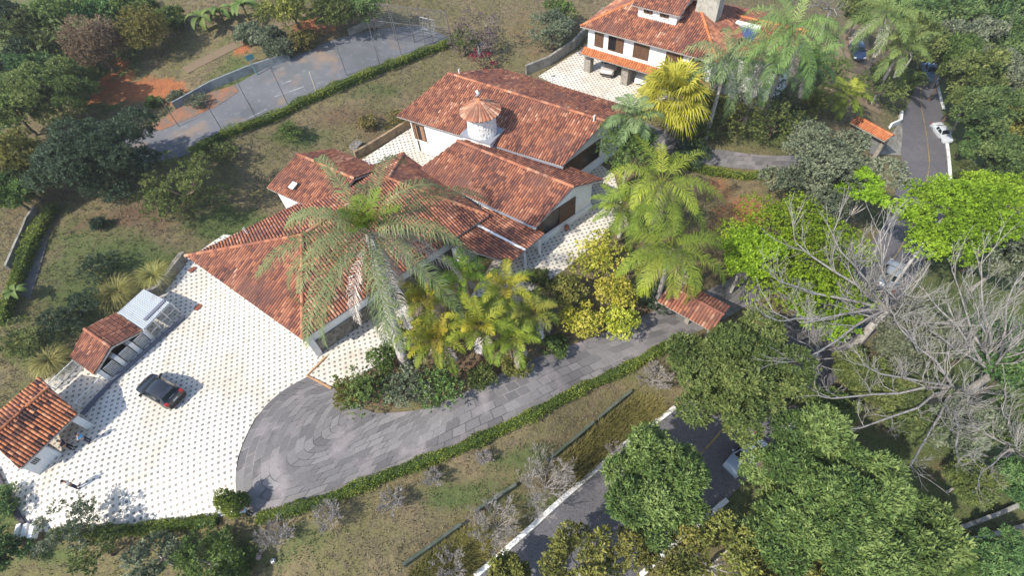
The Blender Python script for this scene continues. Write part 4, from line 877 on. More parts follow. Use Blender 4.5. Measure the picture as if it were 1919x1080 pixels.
# marker posts, drains and balls
for (x, y, lab) in ((372, 577, 'rusty red drain cover near the pipe frame'), (361, 506, 'rusty red drain cover beside the house eave')):
    b = G(x, y); bm = bmesh.new(); box(bm, (b.x, b.y, b.z+.07), kl, kf, ZU, .62, .5, .06)
    for i in range(5): box(bm, Vector((b.x, b.y, b.z+.105))+kl*(.1*(i-2)), kl, kf, ZU, .03, .4, .012)
    o = bmobj('drain_cover', bm, mat('rusty plate', (.20, .07, .045), .8, .3)); tag(o, lab, 'drain cover', 'rusty drain covers')
for (x, y, lab) in ((569, 590, 'small dark round drain by the eave in the courtyard'), (596, 664, 'small dark round drain by the white corner pier'), (1037, 143, 'small dark round drain in the carport paving')):
    b = G(x, y); V, Q = lathe([(.0, .075), (.2, .075), (.22, .05)], 14); mm = mesh('round_drain', V, Q, M['steel']); mm.location = b; tag(mm, lab, 'drain', 'round drains')
def ball(x, y, r, m1, m2, lab):
    b = G(x, y); bm = bmesh.new(); bmesh.ops.create_icosphere(bm, subdivisions=3, radius=r)
    ic = bmesh.new(); bmesh.ops.create_icosphere(ic, subdivisions=1, radius=1); dirs = [v.co.normalized() for v in ic.verts]; ic.free()
    for f in bm.faces: f.material_index = 1 if any(f.calc_center_median().normalized().dot(d) > .95 for d in dirs) else 0; f.smooth = True
    bmesh.ops.translate(bm, verts=bm.verts[:], vec=(0, 0, r)); o = bmobj('ball', bm, [m1, m2]); o.location = b; tag(o, lab, 'ball')
ball(514, 1053, .17, M['pvc'], M['dark'], 'white and black ball lying on the bottom lawn')
ball(487, 1046, .17, mat('faded ball', (.30, .27, .28), .8, .2), mat('faded ball patch', (.34, .18, .12), .8, .2), 'faded grey ball lying beside the white ball')
rk = G(672, 283); bm = bmesh.new(); box(bm, (rk.x, rk.y, rk.z+.45), kl, kf, ZU, 1.3, 1.1, 1.0); bmesh.ops.bevel(bm, geom=bm.edges[:], offset=.12, segments=2); o = bmobj('stone_block', bm, M['stonewall']); tag(o, 'rough stone block at the corner of the rear roof', 'stone block')
# clay jars on the side patio
def jar(x, y, s, lab):
    b = G(x, y); V, Q = lathe([(.12, .05), (.22, .2), (.26, .42), (.2, .62), (.13, .7), (.17, .76), (.14, .76), (.1, .66), (.01, .5)], 16); o = mesh('clay_pot', [tuple(c*s for c in v) for v in V], Q, mat('clay', (.28, .13, .07), .8, .2), smooth=True); o.location = b; tag(o, lab, 'pot')
jar(1062, 432, .9, 'clay pot standing on the shaded patio')
# drum and can by the bare tree
bd_ = G(1594, 622); BR = thing('barrel', 'blue barrel with white end lying on the road under the bare tree', 'barrel', bd_+ZU*.38)
ax = Vector((.8, .45, 0)).normalized()
def barrel_ring(a, b, r0, r1): return (tuple(ax*a), tuple(ax*b), r0, r1)
tube_obj('body', [barrel_ring(0, .3, .33, .34), barrel_ring(.3, .33, .36, .36), barrel_ring(.33, .62, .34, .34), barrel_ring(.62, .65, .36, .36), barrel_ring(.65, .95, .34, .33)], mat('blue plastic', (.02, .06, .30), .4, .4), BR, 20)
V, Q = lathe([(.0, .02), (.30, .02), (.34, .0), (.34, -.08), (.3, -.1), (.0, -.1)], 20); lid = mesh('lid', V, Q, M['pvc'], BR, smooth=False); lid.rotation_euler = ax.to_track_quat('Z', 'Y').to_euler()
rc = G(1582, 606); RC = thing('fuel_can', 'small red can standing on the dark road under the bare tree', 'can', rc)
bm = bmesh.new(); box(bm, (0, 0, .33), (1, 0, 0), (0, 1, 0), ZU, .4, .3, .55); bmesh.ops.bevel(bm, geom=bm.edges[:], offset=.05, segments=2); bmobj('body', bm, mat('red plastic', (.45, .02, .03), .4, .4), RC)
tube_obj('spout', [((.1, 0, .58), (.16, 0, .72), .04, .035)], M['dark'], RC, 8)
tube_obj('handle', [((-.12, 0, .6), (-.1, 0, .7), .025, .025), ((-.1, 0, .7), (.05, 0, .7), .025, .025), ((.05, 0, .7), (.06, 0, .6), .025, .025)], M['dark'], RC, 6)
# ------------------------------------------------------------------ foliage
def rot_to(nrm):
    """orthonormal frames (n,3,3) whose third axis is nrm"""
    ref = np.where(np.abs(nrm[:, 2:3]) < .9, np.array([[0, 0, 1.]]), np.array([[1., 0, 0]]))
    u = np.cross(ref, nrm); u /= np.linalg.norm(u, axis=1, keepdims=True); v = np.cross(nrm, u); return u, v
def unit(n): return n/np.maximum(np.linalg.norm(n, axis=1, keepdims=True), 1e-9)
def leaf_quads(pos, d, wdir, L, Wd, bend=.0):
    """diamond leaves: base pos, direction d, width direction wdir"""
    nrm = np.cross(d, wdir); L = L[:, None]; Wd = Wd[:, None]
    a = pos; b = pos+d*L*.45+wdir*Wd*.5+nrm*L*bend; c = pos+d*L-nrm*L*bend*2; e = pos+d*L*.45-wdir*Wd*.5+nrm*L*bend
    return np.stack([a, b, c, e], 1).reshape(-1, 3)
def crown(seed, lobes, nclump, per, leafL, leafW, spread=(.4, 1.5), shell=.45, down=-.35, droop=0.0, lobetint=.25):
    """leaf clumps spread over and through a set of ellipsoid lobes (x, y, z, rx, ry, rz)"""
    rs = np.random.RandomState(seed); Lb = np.array(lobes, float)
    w = (Lb[:, 3]*Lb[:, 4]+Lb[:, 3]*Lb[:, 5]+Lb[:, 4]*Lb[:, 5]); li = rs.choice(len(Lb), nclump*2, p=w/w.sum())
    d = unit(rs.normal(size=(nclump*2, 3))); keep = d[:, 2] > down-rs.uniform(0, .35, len(d)); d = d[keep][:nclump]; li = li[keep][:nclump]; n = len(d)
    rad = shell+(1-shell)*rs.uniform(0, 1, n)**.45; rad *= rs.uniform(.9, 1.12, n)
    pos = Lb[li, :3]+d*Lb[li, 3:6]*rad[:, None]
    nrm = unit(d/np.maximum(Lb[li, 3:6], .05)*Lb[li, 3:6].mean(1, keepdims=True)+np.array([0, 0, .45])+rs.normal(0, .5, (n, 3)))
    u, v = rot_to(nrm)
    lt = rs.uniform(-1, 1, len(Lb)); ct = np.clip(.5+lobetint*lt[li]+rs.normal(0, .16, n), 0, 1)
    th = rs.uniform(0, 2*math.pi, (n, per)); ti = rs.uniform(spread[0], spread[1], (n, per))
    ld = (u[:, None]*np.cos(th)[..., None]+v[:, None]*np.sin(th)[..., None])*np.sin(ti)[..., None]+nrm[:, None]*np.cos(ti)[..., None]
    ld[..., 2] -= droop; ld = unit(ld.reshape(-1, 3))
    p = np.repeat(pos, per, 0)+rs.normal(0, leafL*.25, (n*per, 3))
    side = unit(np.cross(ld, np.repeat(nrm, per, 0)+rs.normal(0, .25, (n*per, 3))))
    L = leafL*rs.uniform(.65, 1.3, n*per); W = leafW*rs.uniform(.7, 1.3, n*per)
    V = leaf_quads(p, ld, side, L, W, .06); Q = np.arange(len(V)).reshape(-1, 4)
    tint = np.clip(np.repeat(ct, per)+rs.normal(0, .13, n*per), 0, 1)
    return V, Q, tint
def lobes_dome(rs, R, H, k, flat=.55, sz=.42):
    k = int(k*2.4); sz = 1.45/math.sqrt(k); out = [(0, 0, -H*.08, R*.5, R*.5, H*.2)]
    for i in range(k):
        if rs.random() < .14: continue
        a = i*2.4+rs.uniform(-.5, .5); r = R*math.sqrt((i+.6)/k)*rs.uniform(.62, .86); z = H*.30*(1-(r/R)**2)+rs.uniform(-.17, .15)*H; s = R*sz*rs.uniform(.5, 1.35)
        out.append((r*math.cos(a), r*math.sin(a), z, s, s*rs.uniform(.8, 1.15), s*flat*rs.uniform(.8, 1.2)))
    return out
def trunk_segs(rs, base_r, h, lobes, lean=(0, 0), limbs=6):
    top = Vector((lean[0], lean[1], h*.55)); segs = []; p = Vector((0, 0, -.4)); n = 5
    for i in range(n):
        q = Vector((0, 0, 0)).lerp(top, (i+1)/n)+Vector((rs.uniform(-.1, .1), rs.uniform(-.1, .1), 0)); segs.append((tuple(p), tuple(q), base_r*(1-.1*i), base_r*(1-.1*(i+1)))); p = q
    for lb in lobes[:limbs]:
        e = Vector(lb[:3])+Vector((0, 0, h)); m = p.lerp(e, .5)+Vector((0, 0, -.12*(e-p).length)); segs += [(tuple(p), tuple(m), base_r*.5, base_r*.33), (tuple(m), tuple(e), base_r*.33, base_r*.1)]
    return segs
BARK = mat('brown bark', (.13, .10, .075), .95, .1, noise=[(4, (.07, .055, .04), .45, .65, 5)], bump=(9, .6, .03))
PALEBARK = mat('pale bark', (.36, .34, .315), .9, .15, noise=[(3, (.19, .17, .15), .45, .68, 5)], bump=(9, .4, .02))
GREYTWIG = mat('grey twigs', (.42, .39, .365), .95, .1, noise=[(2, (.32, .285, .26), .4, .7, 4)])
LF = {
 'olive': leafmat('olive leaves', (.052, .082, .022), (.125, .17, .045), (.245, .275, .085)),
 'mango': leafmat('broad green leaves', (.048, .09, .024), (.13, .205, .052), (.26, .335, .105)),
 'dark': leafmat('dark green leaves', (.022, .04, .022), (.05, .08, .042), (.11, .15, .085)),
 'lime': leafmat('lime green leaves', (.10, .175, .012), (.235, .385, .018), (.38, .54, .05), trans=.38),
 'grey': leafmat('grey green leaves', (.075, .10, .06), (.155, .185, .11), (.28, .30, .19)),
 'yellowgreen': leafmat('yellow green leaves', (.09, .10, .025), (.20, .21, .05), (.36, .34, .08)),
 'yellow': leafmat('yellow blossom', (.16, .20, .03), (.50, .50, .055), (.78, .72, .16), trans=.3),
 'brown': leafmat('brown leaves', (.10, .065, .045), (.20, .13, .08), (.30, .215, .14)),
 'bronze': leafmat('olive bronze leaves', (.09, .08, .02), (.185, .165, .04), (.30, .265, .07)),
 'wood': leafmat('woodland leaves', (.038, .072, .024), (.10, .155, .046), (.20, .25, .085), objvar=.3),
 'fresh': leafmat('fresh green leaves', (.05, .085, .022), (.115, .175, .04), (.21, .28, .075)),
 'magenta': leafmat('magenta bracts', (.165, .011, .04), (.34, .015, .07), (.42, .05, .12), trans=.35),
 'mauve': leafmat('greyish mauve twigs', (.14, .11, .10), (.24, .19, .17), (.33, .28, .25)),
 'ochre': leafmat('ochre grass', (.09, .085, .025), (.19, .165, .05), (.30, .25, .09), trans=.2),
 'straw': leafmat('straw grass', (.15, .155, .04), (.31, .30, .09), (.50, .46, .17), trans=.25),
 'hedge': leafmat('hedge leaves', (.06, .095, .016), (.15, .205, .03), (.31, .345, .06), objvar=.05),
}
def tree(name, label, cat, x, y, rpx, h, leaf, style='dome', seed=0, clumps=700, per=9, leafL=.34, leafW=.15, trunk=True, bark=None, group=None, sz=(1, 1, 1), k=9, flat=.6, droop=0.0, down=-.3, at=None):
    """crown centre shows at photo (x, y), crown radius rpx photo pixels, crown centre h metres above the ground"""
    b = C(x, y, h) if at is None else at; R = rpx*mpp(b+ZU*h); rs = random.Random(seed*7+1)
    t = thing(name, label, cat, b, group=group)
    if style == 'dome': lb = lobes_dome(rs, R, R*1.5, k, flat)
    elif style == 'round': lb = [(0, 0, 0, R*.78, R*.78, R*.72)]+[(R*.45*math.cos(i*2.4), R*.45*math.sin(i*2.4), R*(.15+.3*math.sin(i*1.7)), R*.5, R*.5, R*.48) for i in range(k)]
    elif style == 'flat': lb = [(R*math.sqrt((i+.4)/k)*.85*math.cos(i*2.4+rs.uniform(-.3, .3)), R*math.sqrt((i+.4)/k)*.85*math.sin(i*2.4), R*rs.uniform(-.16, .14), R*rs.uniform(.2, .36), R*rs.uniform(.2, .36), R*rs.uniform(.06, .11)) for i in range(k)]
    elif style == 'loose': lb = [(R*.85*math.sqrt(rs.random())*math.cos(i*2.4), R*.85*math.sqrt(rs.random())*math.sin(i*2.4), R*rs.uniform(-.4, .4), R*rs.uniform(.16, .34), R*rs.uniform(.16, .34), R*rs.uniform(.12, .26)) for i in range(k)]
    if style == 'dome': lb = [(a, b_, c-R*.2, d, e, f) for a, b_, c, d, e, f in lb]
    lb = [(a*sz[0], b_*sz[1], c*sz[2], d*sz[0], e*sz[1], f*sz[2]) for a, b_, c, d, e, f in lb]
    big = 1.0 if clumps < 1200 else 2.0
    V, Q, tt = crown(seed, lb, int(clumps*1.25*big), per, leafL*(.82 if big == 1 else .64), leafW*(.82 if big == 1 else .66), lobetint=.3, droop=droop, down=down, shell=.3 if style in ('flat', 'loose') else .5)
    V[:, 2] += h
    link('crown', npmesh('crown', V, Q, LF[leaf], tint=tt), t)
    if trunk: tube_obj('trunk', trunk_segs(rs, max(.07, R*.06), h, lb), bark or BARK, t, 7)
    return t
def bush(name, label, x, y, rpx, h, leaf, seed, clumps=260, per=8, leafL=.2, leafW=.1, cat='bush', **kw):
    return tree(name, label, cat, x, y, rpx, h, leaf, kw.pop('style', 'round'), seed, clumps, per, leafL, leafW, k=kw.pop('k', 5), **kw)
# ---- bare trees
def branch_segs(rs, p, d, L, r, depth, out, spread=.6, up=.12, kids=(2, 3), taper=.68, wig=.18, rmin=.012):
    n = 3 if depth > 1 else 2; q = Vector(p); dd = Vector(d); pts = [q.copy()]
    for i in range(n):
        dd = (dd+Vector((rs.uniform(-wig, wig), rs.uniform(-wig, wig), rs.uniform(-wig, wig)*.7+up*.3))).normalized(); q2 = q+dd*L/n
        out.append((tuple(q), tuple(q2), max(rmin, r*(1-.3*i/n)), max(rmin, r*(1-.3*(i+1)/n)))); q = q2; pts.append(q.copy())
    if depth == 0: return
    for k in range(rs.randint(*kids)+1):
        st = q if k < 2 else pts[rs.randint(1, n-1)] if n > 1 else q
        perp = Vector((rs.uniform(-1, 1), rs.uniform(-1, 1), rs.uniform(-.6, .9))); nd = (dd+perp*spread+Vector((0, 0, up))).normalized()
        branch_segs(rs, st, nd, L*taper*rs.uniform(.75, 1.15), r*.54, depth-1, out, spread, up, kids, taper, wig, rmin)
def bare_tree(label, base, limbs, h, r, seed, depth=4, bark=None, group='bare leafless trees', lean=(0, 0), L=2.4, rmin=.0065, name='bare_tree', cat='tree', kids=(2, 2), spread=.46):
    b = G(*base); rs = random.Random(seed); t = thing(name, label, cat, b, group=group)
    top = Vector((lean[0], lean[1], h)); m1 = top*.5+Vector((rs.uniform(-.2, .2), rs.uniform(-.2, .2), 0))
    tube_obj('trunk', [((0, 0, -.5), tuple(m1), r, r*.85), (tuple(m1), tuple(top), r*.85, r*.75)], bark or PALEBARK, t, 9)
    out = []
    for (px_, py_, hh) in limbs:            # limbs reach towards these photo points, hh metres above the base
        q = P(px_, py_, b.z+hh)-b; d = (q-top); Ls = d.length
        n = 4; p = top.copy(); dd = d.normalized()
        for i in range(n):
            q2 = top.lerp(q, (i+1)/n)+Vector((rs.uniform(-.25, .25), rs.uniform(-.25, .25), rs.uniform(-.1, .3)))*(1 if i < n-1 else .4); f = 1-.55*(i/n); f2 = 1-.55*((i+1)/n)
            out.append((tuple(p), tuple(q2), r*.36*f, r*.36*f2))
            for k in range(1 if i % 2 else 2):
                nd = ((q2-p).normalized()+Vector((rs.uniform(-1, 1), rs.uniform(-1, 1), rs.uniform(-.1, .9)))*.65).normalized(); branch_segs(rs, q2, nd, L*rs.uniform(.5, .9)*(1-.1*i), r*.17*f2, depth-1, out, spread, .16, kids, .74, .09, rmin)
            p = q2
        branch_segs(rs, p, dd, L*.8, r*.16, depth-1, out, spread, .1, kids, .76, .11, rmin)
    tube_obj('branches', out, bark or PALEBARK, t, 5); return t
def bare_shrub(label, x, y, rpx, seed, m=None, group='grey leafless shrubs', n=14, leafy=None):
    b = C(x, y, .5); R = rpx*mpp(b); rs = random.Random(seed); t = thing('bare_shrub', label, 'shrub', b, group=group); out = []
    tube_obj('stem', [((0, 0, -.2), (0, 0, .25), .07, .05)], m or GREYTWIG, t, 6)
    for i in range(n):
        a = i*2.4; d = Vector((math.cos(a), math.sin(a), rs.uniform(.35, 1.1))).normalized()
        branch_segs(rs, (0, 0, .2), d, R*.42, .022, 5, out, .6, .12, (2, 2), .70, .2, .0065)
    tube_obj('twigs', out, m or GREYTWIG, t, 3, smooth=False); return t
# ---- palms
def frond(rs, L, elev, droop, nleaf, leafL, leafW, hang, out_v, out_q, out_t, az, base, tint, dead=False, vee=.35):
    """one feather frond added to the lists"""
    n = 12; pts = []; p = Vector(base); e = elev; h = Vector((math.cos(az), math.sin(az), 0)); twist = rs.uniform(-.15, .15)
    for i in range(n+1):
        pts.append(p.copy()); d = h*math.cos(e)+ZU*math.sin(e); p = p+d*L/n; e -= droop/n*(.5+1.1*i/n)
    side0 = Vector((-h.y, h.x, 0)); s0 = len(out_v)
    for i in range(n):          # rachis as a thin 3-sided rib
        a, b = pts[i], pts[i+1]; d = (b-a).normalized(); s = side0*.035*(1-i/n*.8); u = s.cross(d)
        k = sum(len(v) for v in out_v); out_v.append(np.array([a+s, a-s, a+u.normalized()*.03 if u.length else a, b+s*.9, b-s*.9, b])); out_q.append(np.array([(k, k+3, k+4, k+1), (k, k+2, k+5, k+3), (k+1, k+4, k+5, k+2)])); out_t.append([.85, .85, .85])
    P_ = np.array([tuple(q) for q in pts]); tpar = np.linspace(.14, .995, nleaf); ii = np.minimum((tpar*n).astype(int), n-1); fr = tpar*n-ii
    pos = P_[ii]*(1-fr)[:, None]+P_[ii+1]*fr[:, None]; dv = unit(P_[ii+1]-P_[ii])
    sd = np.array(tuple(side0))[None].repeat(nleaf, 0); up = unit(np.cross(dv, sd)*-1); up = np.where(up[:, 2:3] < 0, -up, up)
    for sg in (-1, 1):
        l = leafL*np.sin(np.pi*np.clip(tpar*.86+.12, 0, 1))**.6*np.array([rs.uniform(.8, 1.15) for _ in range(nleaf)])
        dirv = unit(sd*sg*.95+dv*(.45+.5*tpar)[:, None]+up*vee+np.array([[rs.uniform(-.3, .3), rs.uniform(-.3, .3), rs.uniform(-.38, .38)] for _ in range(nleaf)]))
        mid = pos+dirv*l[:, None]*.5; d2 = unit(dirv-np.array([0, 0, hang])); tip = mid+d2*l[:, None]*.55
        wv = unit(np.cross(dirv, up))*leafW*.5; k = sum(len(v) for v in out_v)
        V = np.stack([pos+wv*.5, pos-wv*.5, mid+wv, mid-wv, tip+wv*.15, tip-wv*.15], 1).reshape(-1, 3)
        b0 = k+6*np.arange(nleaf)[:, None]; Q = np.concatenate([b0+np.array([[0, 2, 3, 1]]), b0+np.array([[2, 4, 5, 3]])])
        out_v.append(V); out_q.append(Q); tt = [min(1, max(0, tint+rs.uniform(-.14, .14))) for _ in range(nleaf)]; out_t.append(tt+tt)
PALM = {
 'queen': leafmat('palm fronds', (0.078, 0.116, 0.054), (0.163, 0.232, 0.093), (0.310, 0.357, 0.155), trans=.25),
 'lush': leafmat('lush palm fronds', (.07, .12, .014), (.18, .265, .03), (.42, .45, .06), trans=.3),
 'golden': leafmat('golden palm fronds', (0.171, 0.217, 0.019), (0.434, 0.419, 0.046), (0.600, 0.600, 0.093), trans=.3),
 'areca': leafmat('yellow green cane palm fronds', (.09, .14, .016), (.23, .29, .03), (.54, .40, .045), trans=.3),
 'areca_green': leafmat('green cane palm fronds', (.06, .10, .016), (.14, .19, .03), (.30, .27, .05), trans=.3),
 'tall': leafmat('tall palm fronds', (0.070, 0.116, 0.031), (0.155, 0.232, 0.062), (0.295, 0.357, 0.109), trans=.25),
 'dead': leafmat('dead palm fronds', (0.310, 0.232, 0.171), (0.558, 0.449, 0.372), (0.600, 0.600, 0.600), trans=.1),
}
PALMTRUNK = mat('ringed palm trunk', (.42, .385, .355), .9, .2, noise=[(2.5, (.18, .155, .13), .45, .65, 5)], bump=(6, .5, .04))
_palmcache = {}
def palm_mesh(key, seed, L, n, nleaf, leafL, leafW, el, droop, hang, pm, dead=0, deadL=1.0, gold=False):
    if key in _palmcache: return _palmcache[key]
    rs = random.Random(seed); v, q, tt = [], [], []
    for i in range(n):
        f = i/(n-1); az = i*2.39996+rs.uniform(-.2, .2); e = el[1]+(el[0]-el[1])*f**.85+rs.uniform(-.12, .12)
        frond(rs, L*rs.uniform(.85, 1.1)*(1-.25*max(0, f-.7)/.3), e, droop*rs.uniform(.75, 1.25), nleaf, leafL, leafW, hang, v, q, tt, az, (math.cos(az)*.12, math.sin(az)*.12, .25*f), (.92-.62*f if gold else .28+.5*f)+rs.uniform(-.12, .12))
    A = npmesh('crown', np.concatenate(v), np.concatenate(q), PALM[pm], tint=sum([list(x) for x in tt], []))
    D = None
    if dead:
        v, q, tt = [], [], []
        for i in range(dead):
            az = i*2.4+rs.uniform(-.4, .4); frond(rs, L*deadL*rs.uniform(.7, 1.05), rs.uniform(-.9, -.35), rs.uniform(.7, 1.2), int(nleaf*.7), leafL*.85, leafW*.8, hang*1.6, v, q, tt, az, (math.cos(az)*.2, math.sin(az)*.2, -.15), rs.uniform(.2, .8))
        D = npmesh('dead_fronds', np.concatenate(v), np.concatenate(q), PALM['dead'], tint=sum([list(x) for x in tt], []))
    _palmcache[key] = (A, D); return A, D
def palm(label, cx_, cy_, h, base=None, rpx=100, key='q', seed=1, n=22, nleaf=42, leafL=.75, leafW=.06, el=(1.35, -.5), droop=1.5, hang=.9, pm='queen', dead=6, deadL=.8, r=.19, group=None, name='palm_tree', skirt=0, cat='palm', gold=False):
    """crown heart shows at photo (cx_, cy_)"""
    if base: b = G(*base); top = P(cx_, cy_, b.z+h)
    else: b = C(cx_, cy_, h); top = b+ZU*h
    R = rpx*mpp(top); t = thing(name, label, cat, b, group=group); A, D = palm_mesh(key, seed, R*1.12, n, nleaf, leafL, leafW, el, droop, hang, pm, dead, deadL, gold)
    rel = top-b; rs = random.Random(seed+5)
    o = link('crown', A, t); o.location = rel; o.rotation_euler = (0, 0, rs.uniform(0, 6.28))
    if D: o = link('dead_fronds', D, t); o.location = rel
    pts = [Vector((0, 0, -.4))]+[rel*f+Vector((0, 0, 0))+(Vector((rel.x, rel.y, 0))*-.12*math.sin(math.pi*f)) for f in (.1, .25, .4, .55, .7, .85, 1.0)]
    segs = [(tuple(a), tuple(c), r*(1.15-.3*i/7), r*(1.15-.3*(i+1)/7)) for i, (a, c) in enumerate(zip(pts[:-1], pts[1:]))]
    tube_obj('trunk', segs, PALMTRUNK, t, 10)
    if skirt:
        v, q, tt = [], [], []
        for i in range(skirt): az = rs.uniform(0, 6.28); frond(rs, R*.85*rs.uniform(.6, 1.1), -1.25, .25, 60, leafL*.7, leafW*.8, 1.4, v, q, tt, az, (math.cos(az)*.15, math.sin(az)*.15, -.4-.5*rs.random()), rs.uniform(.4, .9), vee=-.2)
        sk = link('hanging_dead_frond', npmesh('hanging_dead_frond', np.concatenate(v), np.concatenate(q), PALM['dead'], tint=sum([list(x) for x in tt], [])), t); sk.location = rel
        v, q, tt = [], [], []
        for i in range(7): frond(rs, R*.34*rs.uniform(.8, 1.1), rs.uniform(.8, 1.5), .9, 50, leafL*.7, leafW, .5, v, q, tt, i*.9, (0, 0, .3), .75)
        yl = link('young_leaves', npmesh('young_leaves', np.concatenate(v), np.concatenate(q), PALM['lush'], tint=[x*.6 for x in sum([list(x) for x in tt], [])]), t); yl.location = rel
    return t
def fan_palm(label, cx_, cy_, h, rpx, seed, pm='golden', n=34, group=None):
    b = C(cx_, cy_, h); R = rpx*mpp(b+ZU*h); rs = random.Random(seed); t = thing('fan_palm', label, 'palm', b, group=group); V, Q, tt = [], [], []; segs = []
    for i in range(n):
        f = i/(n-1); az = i*2.39996; e = 1.3-1.75*(1-f)**1.0 if True else 0; d = Vector((math.cos(az)*math.cos(e), math.sin(az)*math.cos(e), math.sin(e))); pl = R*.5*rs.uniform(.85, 1.1)
        c = d*pl; segs.append(((0, 0, 0), tuple(c), .035, .025)); s = Vector((-math.sin(az), math.cos(az), 0)); u = d.cross(s).normalized()
        if u.z < 0: u = -u
        nb_ = 30; base_t = .35+.35*rs.random()
        for k in range(nb_):
            a = -2.0+4.0*k/(nb_-1); dd = (d*math.cos(a)+s*math.sin(a)).normalized(); l = R*.55*(1-.25*abs(a)/2)*rs.uniform(.9, 1.1); w = dd.cross(u).normalized()*l*.045
            m_ = c+dd*l*.55+u*(.06 if k % 2 else -.02)*l; tp = c+dd*l-ZU*l*rs.uniform(.2, .6); b0 = len(V); V += [tuple(c), tuple(m_+w), tuple(tp), tuple(m_-w)]; Q.append((b0, b0+1, b0+2, b0+3)); tt.append(min(1, max(0, base_t+rs.uniform(-.2, .25))))
    V = np.array(V)+np.array([0, 0, h]); link('crown', npmesh('crown', V, Q, PALM[pm], tint=tt), t)
    o = tube_obj('leaf_stalks', segs, PALM['areca'], t, 4); o.location = (0, 0, h)
    tube_obj('trunk', [((0, 0, -.3), (0, 0, h*.5), .2, .18), ((0, 0, h*.5), (0, 0, h), .18, .22)], PALMTRUNK, t, 10); return t
def banana(label, x, y, rpx, seed, h=1.2, n=9, group='banana plants'):
    b = C(x, y, h); R = rpx*mpp(b); rs = random.Random(seed); t = thing('banana_plant', label, 'plant', b, group=group); V, Q, tt = [], [], []
    for i in range(n):
        az = i*2.4+rs.uniform(-.3, .3); e = rs.uniform(.5, 1.25); L = R*rs.uniform(.9, 1.25); p = Vector((0, 0, h)); hd = Vector((math.cos(az), math.sin(az), 0)); s = Vector((-hd.y, hd.x, 0)); prev = None; m_ = 8; tn = rs.uniform(.35, .9)
        for k in range(m_+1):
            f = k/m_; w = R*.17*math.sin(math.pi*min(1, f*.9+.08))**.7; c = len(V); V += [tuple(p+s*w+ZU*w*.25), tuple(p), tuple(p-s*w+ZU*w*.25)]
            if prev is not None: Q += [(prev, c, c+1, prev+1), (prev+1, c+1, c+2, prev+2)]; tt += [tn, max(0, tn-.12)]
            prev = c; p = p+(hd*math.cos(e)+ZU*math.sin(e))*L/m_; e -= .22+.1*rs.random()
    link('leaves', npmesh('leaves', np.array(V), Q, LF['fresh'], tint=tt), t); tube_obj('stem', [((0, 0, -.2), (0, 0, h+.1), .12, .07)], LF['yellowgreen'], t, 8); return t
def grass_clump(label, x, y, rpx, seed, leaf='straw', n=900, group='straw coloured grass clumps', name='grass_clump'):
    b = C(x, y, .4); R = rpx*mpp(b); rs = np.random.RandomState(seed); t = thing(name, label, 'grass clump', b, group=group)
    az = rs.uniform(0, 2*math.pi, n); e = rs.uniform(.5, 1.45, n); L = R*rs.uniform(.7, 1.25, n); h = np.stack([np.cos(az), np.sin(az), 0*az], 1); s = np.stack([-np.sin(az), np.cos(az), 0*az], 1)
    p = h*(rs.uniform(0, .25, n)*R)[:, None]; rows = []; w = .022+.01*rs.rand(n)
    for k in range(5):
        rows.append((p+s*(w*(1-k/4.6))[:, None], p-s*(w*(1-k/4.6))[:, None])); d = h*np.cos(e)[:, None]+np.array([[0, 0, 1.]])*np.sin(e)[:, None]; p = p+d*(L/4)[:, None]; e = e-rs.uniform(.4, .7, n)
    V = np.stack([x_ for r in rows for x_ in r], 1).reshape(-1, 3); b0 = (np.arange(n)*10)[:, None]; Q = np.concatenate([b0+np.array([[2*k, 2*k+2, 2*k+3, 2*k+1]]) for k in range(4)])
    tt = np.tile(np.clip(.5+rs.normal(0, .22, n), 0, 1), 4); link('blades', npmesh('blades', V, Q, LF[leaf], tint=tt), t); return t
